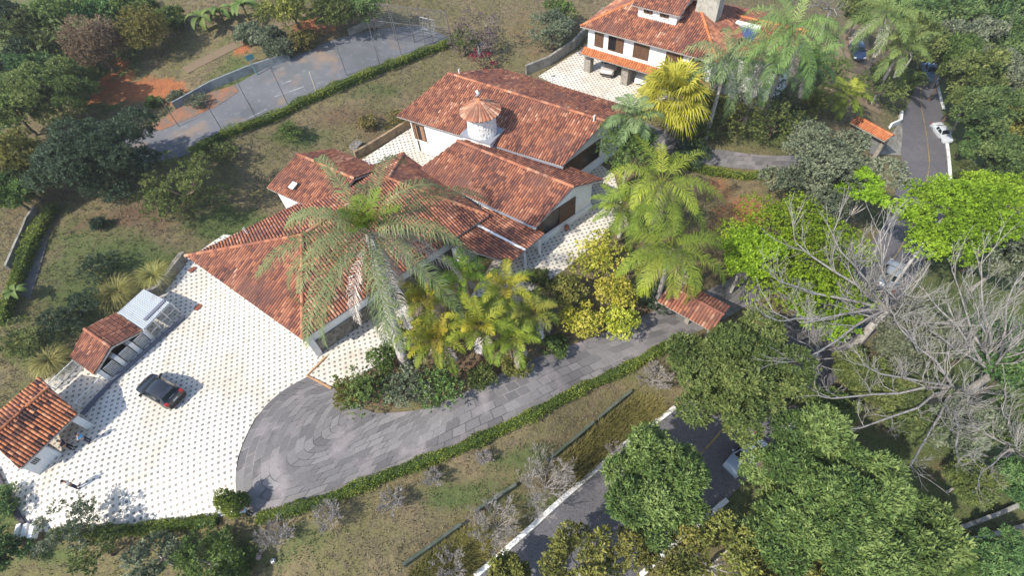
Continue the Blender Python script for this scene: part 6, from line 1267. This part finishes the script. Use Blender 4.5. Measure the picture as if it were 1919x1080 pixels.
# short rough grass on all unpaved ground near the camera
_rs = np.random.RandomState(77); _n = 95000
_q = np.column_stack([_rs.uniform(-48, 60, _n), _rs.uniform(2, 82, _n)])
_c = np.column_stack([_q, Tv(_q)-HC]) @ CAMM; _u = _c[:, 0]/_c[:, 2]*FPX+CX; _v = _c[:, 1]/_c[:, 2]*FPX+CY
_ok = (_u > -40) & (_u < 1960) & (_v > -40) & (_v < 1120)
for A in PAVED: _ok &= ~inpoly(_q, np.array(A))
for A in (fl, fm, fu, [(p.x, p.y) for p in nf]): _ok &= ~inpoly(_q, np.array(A))
def ginterp(a, q):
    i = np.clip(((q[:, 0]-GX[0])/.8).round().astype(int), 0, _nx-1); j = np.clip(((q[:, 1]-GY[0])/.8).round().astype(int), 0, _ny-1); return a[j*_nx+i]
_ok &= _rs.rand(_n) > np.clip(ginterp(GRAV['red'], _q)*1.4, 0, .97)
_q = _q[_ok]; _gr = ginterp(GRAV['green'], _q); _so = ginterp(GRAV['soil'], _q)
for nm, sel, leaf, lab in (('dry_grass', _gr < .35+_rs.rand(len(_q))*.3-.15, 'drygrass', 'short dry grass over the banks and lawns'), ('green_grass', None, 'greengrass', 'short green grass in patches over the banks and lawns')):
    if sel is None: sel = ~_prev
    _prev = sel
    LF['drygrass'] = LF.get('drygrass') or leafmat('dry grass', (.095, .078, .048), (.18, .152, .09), (.30, .26, .155), trans=.15, objvar=0)
    LF['greengrass'] = LF.get('greengrass') or leafmat('green grass', (.042, .06, .02), (.085, .115, .038), (.16, .18, .07), trans=.2, objvar=0)
    q = _q[sel]; n = len(q); per = 5; q = np.repeat(q, per, 0)+_rs.normal(0, .10, (n*per, 2)); m_ = len(q); z = Tv(q); az = _rs.uniform(0, 6.28, m_); tl = _rs.uniform(.2, 1.3, m_); h = _rs.uniform(.08, .26, m_)
    d = unit(np.stack([np.cos(az)*tl, np.sin(az)*tl, np.ones(m_)], 1)); s = np.stack([-np.sin(az), np.cos(az), 0*az], 1)*.035; p0 = np.column_stack([q, z-.02]); p1 = p0+d*h[:, None]
    V = np.stack([p0+s, p0-s, p1], 1).reshape(-1, 3); Q = np.arange(m_*3).reshape(-1, 3); o = link(nm, npmesh(nm, V, Q, LF[leaf], tint=np.clip(np.repeat(.5+_rs.normal(0, .2, n), per)+_rs.normal(0, .1, m_), 0, 1))); o['kind'] = 'stuff'; tag(o, lab, 'grass')
# ------------------------------------------------------------------ vehicles
TYRE = mat('tyre rubber', (.018, .018, .018), .85, .2); RIM = mat('alloy wheel', (.42, .43, .45), .35, .5, metal=.7)
CGL = mat('tinted car glass', (.008, .014, .015), .12, .35); LAMPR = mat('red lamp', (.42, .012, .01), .25, .5); LAMPW = mat('clear lamp', (.62, .62, .6), .15, .6); PLATE = mat('grey number plate', (.45, .46, .47), .5, .3)
BLK = mat('black trim', (.02, .02, .022), .55, .3)
def paint(name, col, metal=.25): 
    m = mat(name, col, .28, .5, metal=metal); m.node_tree.nodes['Principled BSDF'].inputs['Coat Weight'].default_value = .6; m.node_tree.nodes['Principled BSDF'].inputs['Coat Roughness'].default_value = .06; return m
SHAPES = {   # length, width, height; stations: x fraction, half width, belt height, roof half width, roof height (None = bonnet or boot)
 'hatch': (3.95, 1.68, 1.46, [(0, .60, .52, None, None), (.03, .74, .66, None, None), (.10, .80, .76, None, None), (.26, .84, .92, None, None), (.285, .84, .94, .74, .97), (.42, .84, .95, .60, 1.38), (.55, .84, .96, .60, 1.46), (.75, .84, .98, .59, 1.44), (.90, .82, .99, .56, 1.36), (.975, .78, .98, .66, 1.0), (1.0, .70, .86, None, None)]),
 'sedan': (4.4, 1.74, 1.44, [(0, .60, .50, None, None), (.03, .76, .64, None, None), (.10, .82, .74, None, None), (.27, .86, .90, None, None), (.29, .86, .92, .76, .95), (.42, .87, .94, .60, 1.38), (.55, .87, .95, .60, 1.44), (.68, .87, .96, .58, 1.40), (.82, .86, .97, .70, 1.0), (.84, .86, .97, None, None), (.96, .82, .95, None, None), (1.0, .72, .80, None, None)]),
 'suv': (4.5, 1.82, 1.72, [(0, .66, .66, None, None), (.025, .80, .80, None, None), (.08, .87, .92, None, None), (.24, .90, 1.05, None, None), (.255, .90, 1.07, .80, 1.10), (.36, .90, 1.08, .66, 1.62), (.5, .90, 1.09, .67, 1.72), (.78, .90, 1.10, .66, 1.70), (.92, .88, 1.10, .64, 1.64), (.985, .85, 1.10, .74, 1.14), (1.0, .78, .95, None, None)])}
def car(name, label, kind, pm, base, head, group='parked cars', lights=True, rack=False, z=None):
    """base: photo point under the car's middle; head: photo point on the ground it faces"""
    L, W, H, st = SHAPES[kind]; b = G(*base) if z is None else P(base[0], base[1], z); h = G(*head) if z is None else P(head[0], head[1], z); d = h-b
    t = thing(name, label, 'car', b+ZU*.06, math.atan2(d.y, d.x), group)
    # slope of the ground
    e = Vector((math.cos(t.rotation_euler.z), math.sin(t.rotation_euler.z), 0))
    if z is None:
        s = (T(b.x+e.x*1.5, b.y+e.y*1.5)-T(b.x-e.x*1.5, b.y-e.y*1.5))/3; t.rotation_euler = (0, -math.atan(s), t.rotation_euler.z)
    zs = .20 if kind != 'suv' else .28
    def prof(s_):
        x = L/2-s_[0]*L; w, zb, rw, zr = s_[1:]; hood = rw is None
        zt = zb+(.05 if hood else 0); pts = [(w*.90, zs), (w*1.0, zs+.18), (w, zb-.16), (w*.965, zb)]
        if hood: pts += [(w*.80, zb+.045), (w*.45, zb+.07), (0, zb+.075)]
        else: pts += [(rw*1.0, zr-.05), (rw*.62, zr+.0), (0, zr+.02)]
        return [(x, y, z_) for y, z_ in pts]
    rows = [prof(s_) for s_ in st]; k = 7; V = []; Q = []; mi = []
    for r in rows: V += r+[(x, -y, z_) for x, y, z_ in r[:-1][::-1]]
    m_ = 13
    for i in range(len(rows)-1):
        for j in range(m_-1): Q.append((i*m_+j, i*m_+j+1, (i+1)*m_+j+1, (i+1)*m_+j)); mi.append(0)
        Q.append((i*m_+m_-1, i*m_, (i+1)*m_, (i+1)*m_+m_-1)); mi.append(1)
    Q += [tuple(range(m_)), tuple(range((len(rows)-1)*m_, len(rows)*m_))[::-1]]; mi += [0, 0]
    body = mesh('body', V, Q, [pm, BLK], t, mi=mi, smooth=False)
    bm = bmesh.new(); bm.from_mesh(body.data); bmesh.ops.recalc_face_normals(bm, faces=bm.faces[:]); bm.to_mesh(body.data); bm.free()
    body.data.polygons.foreach_set('use_smooth', np.ones(len(body.data.polygons), bool))
    mo = body.modifiers.new('bevel', 'EDGE_SPLIT'); mo.split_angle = math.radians(38)
    g = [i for i, s_ in enumerate(st) if s_[3] is not None]; f0, r0 = g[0], g[-1]
    def quad(nm, a, b_, c, d_, ins, m=CGL, off=.012, par=t):
        pts = [Vector(p) for p in (a, b_, c, d_)]; ce = sum(pts, Vector())/4; n = (pts[2]-pts[0]).cross(pts[3]-pts[1]).normalized()
        if n.dot(ce-Vector((0, 0, .7))) < 0: n = -n
        q = [ce+(p-ce)*ins+n*off for p in pts]; return mesh(nm, q, [(0, 1, 2, 3)], m, par)
    R_ = lambda i, j, sg=1: (rows[i][j][0], rows[i][j][1]*sg, rows[i][j][2])
    # windscreen and rear window span the slope from belt to roof
    def screen(nm, i0, i1, a, b_):
        ring = lambda i: [Vector(p) for p in rows[i][4:7]]+[Vector((x, -y, z_)) for x, y, z_ in rows[i][4:6][::-1]]
        A_, B_ = ring(i0), ring(i1); V2 = []
        for p, q in zip(A_, B_):
            for f in (a, b_): r_ = p.lerp(q, f); r_.y *= .92; V2.append(r_+Vector((.012 if i1 > i0 and nm == 'windscreen' else -.012, 0, .018)))
        return mesh(nm, V2, [(2*k_, 2*k_+1, 2*k_+3, 2*k_+2) for k_ in range(4)], CGL, t, smooth=True)
    screen('windscreen', f0, f0+1, .06, .95); screen('rear_window', r0, r0-1, .12, .9)
    for sg in (1, -1):
        for (i0, i1) in ((f0, f0+2), (f0+2, r0-1)):
            if i1 <= i0: continue
            quad('side_window', R_(i0 if i0 != f0 else f0, 3, sg), R_(i1, 3, sg), R_(i1, 4, sg), R_(i0+(1 if i0 == f0 else 0), 4, sg), .88, off=.02)
    wr = .30 if kind != 'suv' else .36
    for xf in (.19, .81):
        for sg in (1, -1):
            x = L/2-xf*L; y = sg*(W/2-.10); wv, wq = lathe([(wr*.62, -.10), (wr*.95, -.10), (wr, -.06), (wr, .06), (wr*.95, .10), (wr*.62, .10)], 20)
            w = mesh('wheel', [(x+a, y+z_, wr-.02+b_) for a, b_, z_ in wv], wq, TYRE, t, smooth=True)
            rv, rq = lathe([(.0, .085), (wr*.2, .095), (wr*.62, .07)], 12); mesh('rim', [(x+a, y+sg*z_, wr-.02+b_) for a, b_, z_ in rv], rq, RIM, w)
    for sg in (1, -1):
        bm = bmesh.new(); xm = rows[f0][0][0]-.25; box(bm, (xm, sg*(st[f0][1]+.1), st[f0][2]+.06), (1, 0, 0), (0, 1, 0), ZU, .12, .22, .14); bmesh.ops.bevel(bm, geom=bm.edges[:], offset=.03, segments=1); bmobj('mirror', bm, pm if kind == 'sedan' else BLK, t)
        bm = bmesh.new(); box(bm, (L/2-.13, sg*.60, st[1][2]-.02), (1, 0, 0), (0, 1, 0), ZU, .24, .30, .13); bmobj('headlight', bm, LAMPW, t)
        bm = bmesh.new(); zt_ = st[-1][2]-.02; box(bm, (-L/2+.09, sg*(st[-2][1]-.13), zt_), (1, 0, 0), (0, 1, 0), ZU, .22, .24, .26); bmobj('tail_light', bm, LAMPR, t)
    bm = bmesh.new(); box(bm, (-L/2-.01, 0, .72 if kind != 'suv' else .8), (1, 0, 0), (0, 1, 0), ZU, .03, .40, .13); bmobj('number_plate', bm, PLATE, t)
    for sgn, nm in ((1, 'front_bumper'), (-1, 'rear_bumper')):
        bm = bmesh.new(); box(bm, (sgn*(L/2-.08), 0, zs+.16), (1, 0, 0), (0, 1, 0), ZU, .22, W*.84, .22); bmesh.ops.bevel(bm, geom=bm.edges[:], offset=.05, segments=2); bmobj(nm, bm, BLK if kind != 'sedan' else pm, t)
    if kind == 'hatch':
        bm = bmesh.new(); box(bm, (-L/2+.42, 0, 1.40), (1, 0, 0), (0, 1, 0), ZU, .30, 1.05, .05); bmobj('spoiler', bm, pm, t)
        bm = bmesh.new(); box(bm, (-L/2+.13, 0, 1.03), (1, 0, 0), (0, 1, 0), ZU, .05, .42, .03); bmobj('trim_strip', bm, PLATE, t)
    return t
car('parked_car', 'black hatchback parked in the middle of the tiled courtyard', 'hatch', paint('black car paint', (.009, .010, .013), 0), (309, 739), (262, 713))
car('parked_car', 'silver off-road car under the first arch of the carport', 'suv', paint('silver car paint', (.50, .46, .42)), (1146, 130), (1139, 141))
car('parked_car', 'white car half hidden in the second arch of the carport', 'sedan', paint('white car paint', (.72, .73, .74), 0), (1208, 144), (1204, 152))
car('parked_car', 'dark car in the shade behind the palms of the neighbouring house', 'hatch', paint('dark green car paint', (.025, .04, .04), .2), (1448, 106), (1425, 100))
car('parked_car', 'dark blue car on the earth yard in the distance', 'hatch', paint('dark blue car paint', (.02, .035, .08), .2), (1602, 104), (1606, 116))
car('parked_car', 'silver white car on the upper road beside the right kerb', 'sedan', paint('pale silver car paint', (.58, .61, .64)), (1760, 254), (1774, 272), group='cars on the road').scale = (.78,)*3
car('parked_car', 'light blue car at the far end of the road under trees', 'sedan', paint('light blue car paint', (.22, .34, .50)), (1738, 140), (1742, 150), group='cars on the road')
car('parked_car', 'silver car seen through the bare branches at the road bend', 'sedan', paint('grey silver car paint', (.30, .33, .37)), (1664, 524), (1688, 478), group='cars on the road')
car('parked_car', 'bluish white sedan on the lower road partly under the broad green tree', 'sedan', paint('bluish white car paint', (.33, .40, .50), .1), (1394, 858), (1350, 902), group='cars on the road').scale = (.86,)*3
# ------------------------------------------------------------------ people
SKIN = mat('skin', (.36, .20, .13), .6, .3); HAIR = mat('dark hair', (.02, .015, .012), .7, .3)
def skin_mesh(name, chains, m, parent, sub=1):
    """chains: lists of (point, radius); points shared by coordinates are one joint"""
    V, E, R, ix = [], [], [], {}
    def vid(p, r):
        k = tuple(round(c, 4) for c in p)
        if k not in ix: ix[k] = len(V); V.append(k); R.append(r)
        return ix[k]
    for ch in chains:
        prev = None
        for p, r in ch:
            i = vid(p, r)
            if prev is not None and prev != i: E.append((prev, i))
            prev = i
    me = bpy.data.meshes.new(name); me.from_pydata(V, E, []); o = bpy.data.objects.new(name, me); COL.objects.link(o)
    md = o.modifiers.new('skin', 'SKIN'); md.use_smooth_shade = True
    for i, r in enumerate(R): me.skin_vertices[0].data[i].radius = (r, r); me.skin_vertices[0].data[i].use_root = (i == 0)
    if sub: sb = o.modifiers.new('sub', 'SUBSURF'); sb.levels = sub; sb.render_levels = sub
    dg = bpy.context.evaluated_depsgraph_get(); m2 = bpy.data.meshes.new_from_object(o.evaluated_get(dg)); bpy.data.objects.remove(o); bpy.data.meshes.remove(me)
    m2.materials.clear(); m2.materials.append(m); m2.polygons.foreach_set('use_smooth', np.ones(len(m2.polygons), bool)); return link(name, m2, parent)
def person(label, base, facing, shirt, trousers, arms=('down', 'down'), stride=.0, hat=None, lean=0.0, held=None):
    b = G(*base); f = G(*facing)-b; t = thing('person', label, 'person', b+ZU*.06, math.atan2(f.y, f.x), 'people in the courtyard', .88)
    pel = (0, 0, .95); ch = (.03+lean*.5, 0, 1.25); nk = (.03+lean, 0, 1.47); hd0 = (.04+lean*1.1, 0, 1.54); hd = (.05+lean*1.15, 0, 1.64); ht = (.045+lean*1.2, 0, 1.73)
    body = [[(pel, .13), ((.02, 0, 1.08), .12), (ch, .145), ((.03+lean*.9, 0, 1.40), .11), (nk, .055), (hd0, .06), (hd, .093), (ht, .065)]]
    legs, arm_l, hands = [], [], []
    for sg, st_ in ((1, stride), (-1, -stride)):
        legs.append([(pel, .13), ((.0, sg*.09, .90), .10), ((st_*.5+.02, sg*.10, .50), .062), ((st_, sg*.10, .09), .045), ((st_+.09, sg*.11, .045), .042), ((st_+.18, sg*.11, .03), .03)])
        sh = (.03+lean*.9, sg*.18, 1.40); md = arms[0] if sg > 0 else arms[1]
        if md == 'down': el, wr, fd = (.0, sg*.24, 1.12), (.07, sg*.24, .88), Vector((.15, 0, -1))
        elif md == 'fwd': el, wr, fd = (.22, sg*.24, 1.20), (.46, sg*.16, 1.22), Vector((1, -sg*.2, 0))
        else: el, wr, fd = (.10, sg*.26, 1.18), (.28, sg*.12, 1.02), Vector((.8, -sg*.7, 0))
        fd.normalize(); w = Vector(wr); pm_ = w+fd*.07
        arm_l.append([((.03+lean*.9, 0, 1.40), .11), (sh, .062), (el, .045), (wr, .030), (tuple(pm_), .034)])
        sd = fd.cross(ZU) if abs(fd.z) < .9 else Vector((1, 0, 0)); sd.normalize()
        for k, (o_, ln) in enumerate(((-.03, .06), (-.01, .075), (.01, .08), (.03, .07))):
            q = pm_+sd*o_+fd*.035; q2 = q+fd*ln*.55; q3 = q2+fd*ln*.4+Vector((.02, 0, -.01)); hands.append([(tuple(pm_), .034), (tuple(q), .0095), (tuple(q2), .0088), (tuple(q3), .0075)])
        q = w+fd*.03+sd*(-.04*sg); hands.append([(tuple(pm_), .034), (tuple(q), .010), (tuple(q+fd*.035+sd*(-.015*sg)), .009)])
    skin_mesh('body', body+legs+arm_l+hands, SKIN, t)
    grow = lambda chs, g: [[(p, r+g) for p, r in c] for c in chs]
    skin_mesh('shirt', grow([body[0][:4]], .022)+grow([a[:3] for a in arm_l], .016), shirt, t)
    skin_mesh('trousers', grow([[(pel, .135), ((.01, 0, 1.03), .125)]], .01)+grow([l[:4] for l in legs], .018), trousers, t)
    for sg, st_ in ((1, stride), (-1, -stride)):
        skin_mesh('shoe', [[((st_-.03, sg*.10, .05), .055), ((st_+.09, sg*.11, .045), .055), ((st_+.2, sg*.11, .035), .042)]], BLK, t)
    bm = bmesh.new(); bmesh.ops.create_uvsphere(bm, u_segments=14, v_segments=10, radius=.112); bmesh.ops.scale(bm, verts=bm.verts[:], vec=(1.05, .92, .95)); bmesh.ops.bisect_plane(bm, geom=bm.verts[:]+bm.edges[:]+bm.faces[:], plane_co=(.03, 0, -.01), plane_no=(.75, 0, -.65), clear_outer=True)
    bmesh.ops.translate(bm, verts=bm.verts[:], vec=(hd[0]-.012, 0, hd[2]+.028)); bmobj('hair', bm, hat or HAIR, t, True)
    for sg in (1, -1):
        bm = bmesh.new(); bmesh.ops.create_icosphere(bm, subdivisions=1, radius=.012); bmesh.ops.translate(bm, verts=bm.verts[:], vec=(hd[0]+.088, sg*.032, hd[2]+.0)); bmobj('eye', bm, BLK, t)
        bm = bmesh.new(); bmesh.ops.create_icosphere(bm, subdivisions=1, radius=.025); bmesh.ops.scale(bm, verts=bm.verts[:], vec=(.7, .4, 1.2)); bmesh.ops.translate(bm, verts=bm.verts[:], vec=(hd[0], sg*.093, hd[2]-.01)); bmobj('ear', bm, SKIN, t)
    bm = bmesh.new(); bmesh.ops.create_cone(bm, segments=6, radius1=.018, radius2=.006, depth=.045, cap_ends=True); bmesh.ops.rotate(bm, verts=bm.verts[:], cent=(0, 0, 0), matrix=Matrix.Rotation(.5, 3, 'Y')); bmesh.ops.translate(bm, verts=bm.verts[:], vec=(hd[0]+.098, 0, hd[2]-.02)); bmobj('nose', bm, SKIN, t)
    bm = bmesh.new(); box(bm, (hd[0]+.088, 0, hd[2]-.05), (1, 0, 0), (0, 1, 0), ZU, .012, .045, .012); bmobj('mouth', bm, mat('lips', (.28, .10, .08), .6, .3), t)
    return t
person('person in white shirt and dark trousers standing alone on the sunny courtyard', (148, 916), (200, 860), mat('white cotton', (.70, .69, .66), .9, .1), mat('navy cloth', (.03, .035, .06), .9, .1), ('down', 'bent'), .05)
person('person in bright blue shirt standing in shade outside the shed', (172, 829), (120, 850), mat('bright blue cloth', (.10, .34, .58), .9, .1), mat('dark jeans', (.03, .04, .07), .9, .1), ('bent', 'bent'), .04)
person('person in dark clothes standing under the shed eave', (139, 842), (180, 830), mat('dark navy cloth', (.025, .03, .06), .9, .1), mat('black cloth', (.02, .02, .025), .9, .1), ('down', 'down'), .03)
pt = person('person in pale blue shirt trimming the topiary bush', (472, 966), (440, 950), mat('pale blue cloth', (.45, .56, .64), .9, .1), mat('dark green cloth', (.03, .045, .035), .9, .1), ('fwd', 'fwd'), .04)
pt['group'] = 'people in the courtyard'
HT = thing('hedge_trimmer', 'dark long bladed hedge trimmer held over the topiary bush', 'hedge trimmer', pt.location, pt.rotation_euler.z)
bm = bmesh.new(); box(bm, (.58, 0, 1.26), (1, 0, 0), (0, 1, 0), ZU, .26, .16, .14); bmesh.ops.bevel(bm, geom=bm.edges[:], offset=.03, segments=1); bmobj('motor', bm, mat('orange housing', (.10, .05, .03), .5, .4), HT)
bm = bmesh.new(); box(bm, (1.15, 0, 1.28), (1, 0, 0), (0, 1, 0), ZU, .95, .07, .025)
for i in range(14): box(bm, (.75+.06*i, 0, 1.281), (1, 0, 0), (0, 1, 0), ZU, .022, .12, .015)
bmobj('blade', bm, BLK, HT)
tube_obj('handle', [((.46, -.16, 1.24), (.46, .16, 1.24), .016, .016), ((.46, .16, 1.24), (.56, .07, 1.24), .016, .016), ((.46, -.16, 1.24), (.56, -.07, 1.24), .016, .016)], BLK, HT, 8)
# ------------------------------------------------------------------ air
bm = bmesh.new(); box(bm, (32, 80, 7), (1, 0, 0), (0, 1, 0), ZU, 420, 360, 66); hz = bmobj('haze', bm, [])
hm = bpy.data.materials.new('haze'); hm.use_nodes = True; _N = hm.node_tree.nodes; _N.remove(_N['Principled BSDF']); _pv = _N.new('ShaderNodeVolumePrincipled')
_pv.inputs['Color'].default_value = (.95, .96, 1, 1); _pv.inputs['Density'].default_value = .00035; _pv.inputs['Anisotropy'].default_value = .2
hm.node_tree.links.new(_pv.outputs[0], _N['Material Output'].inputs['Volume']); hz.data.materials.append(hm); hz['kind'] = 'stuff'
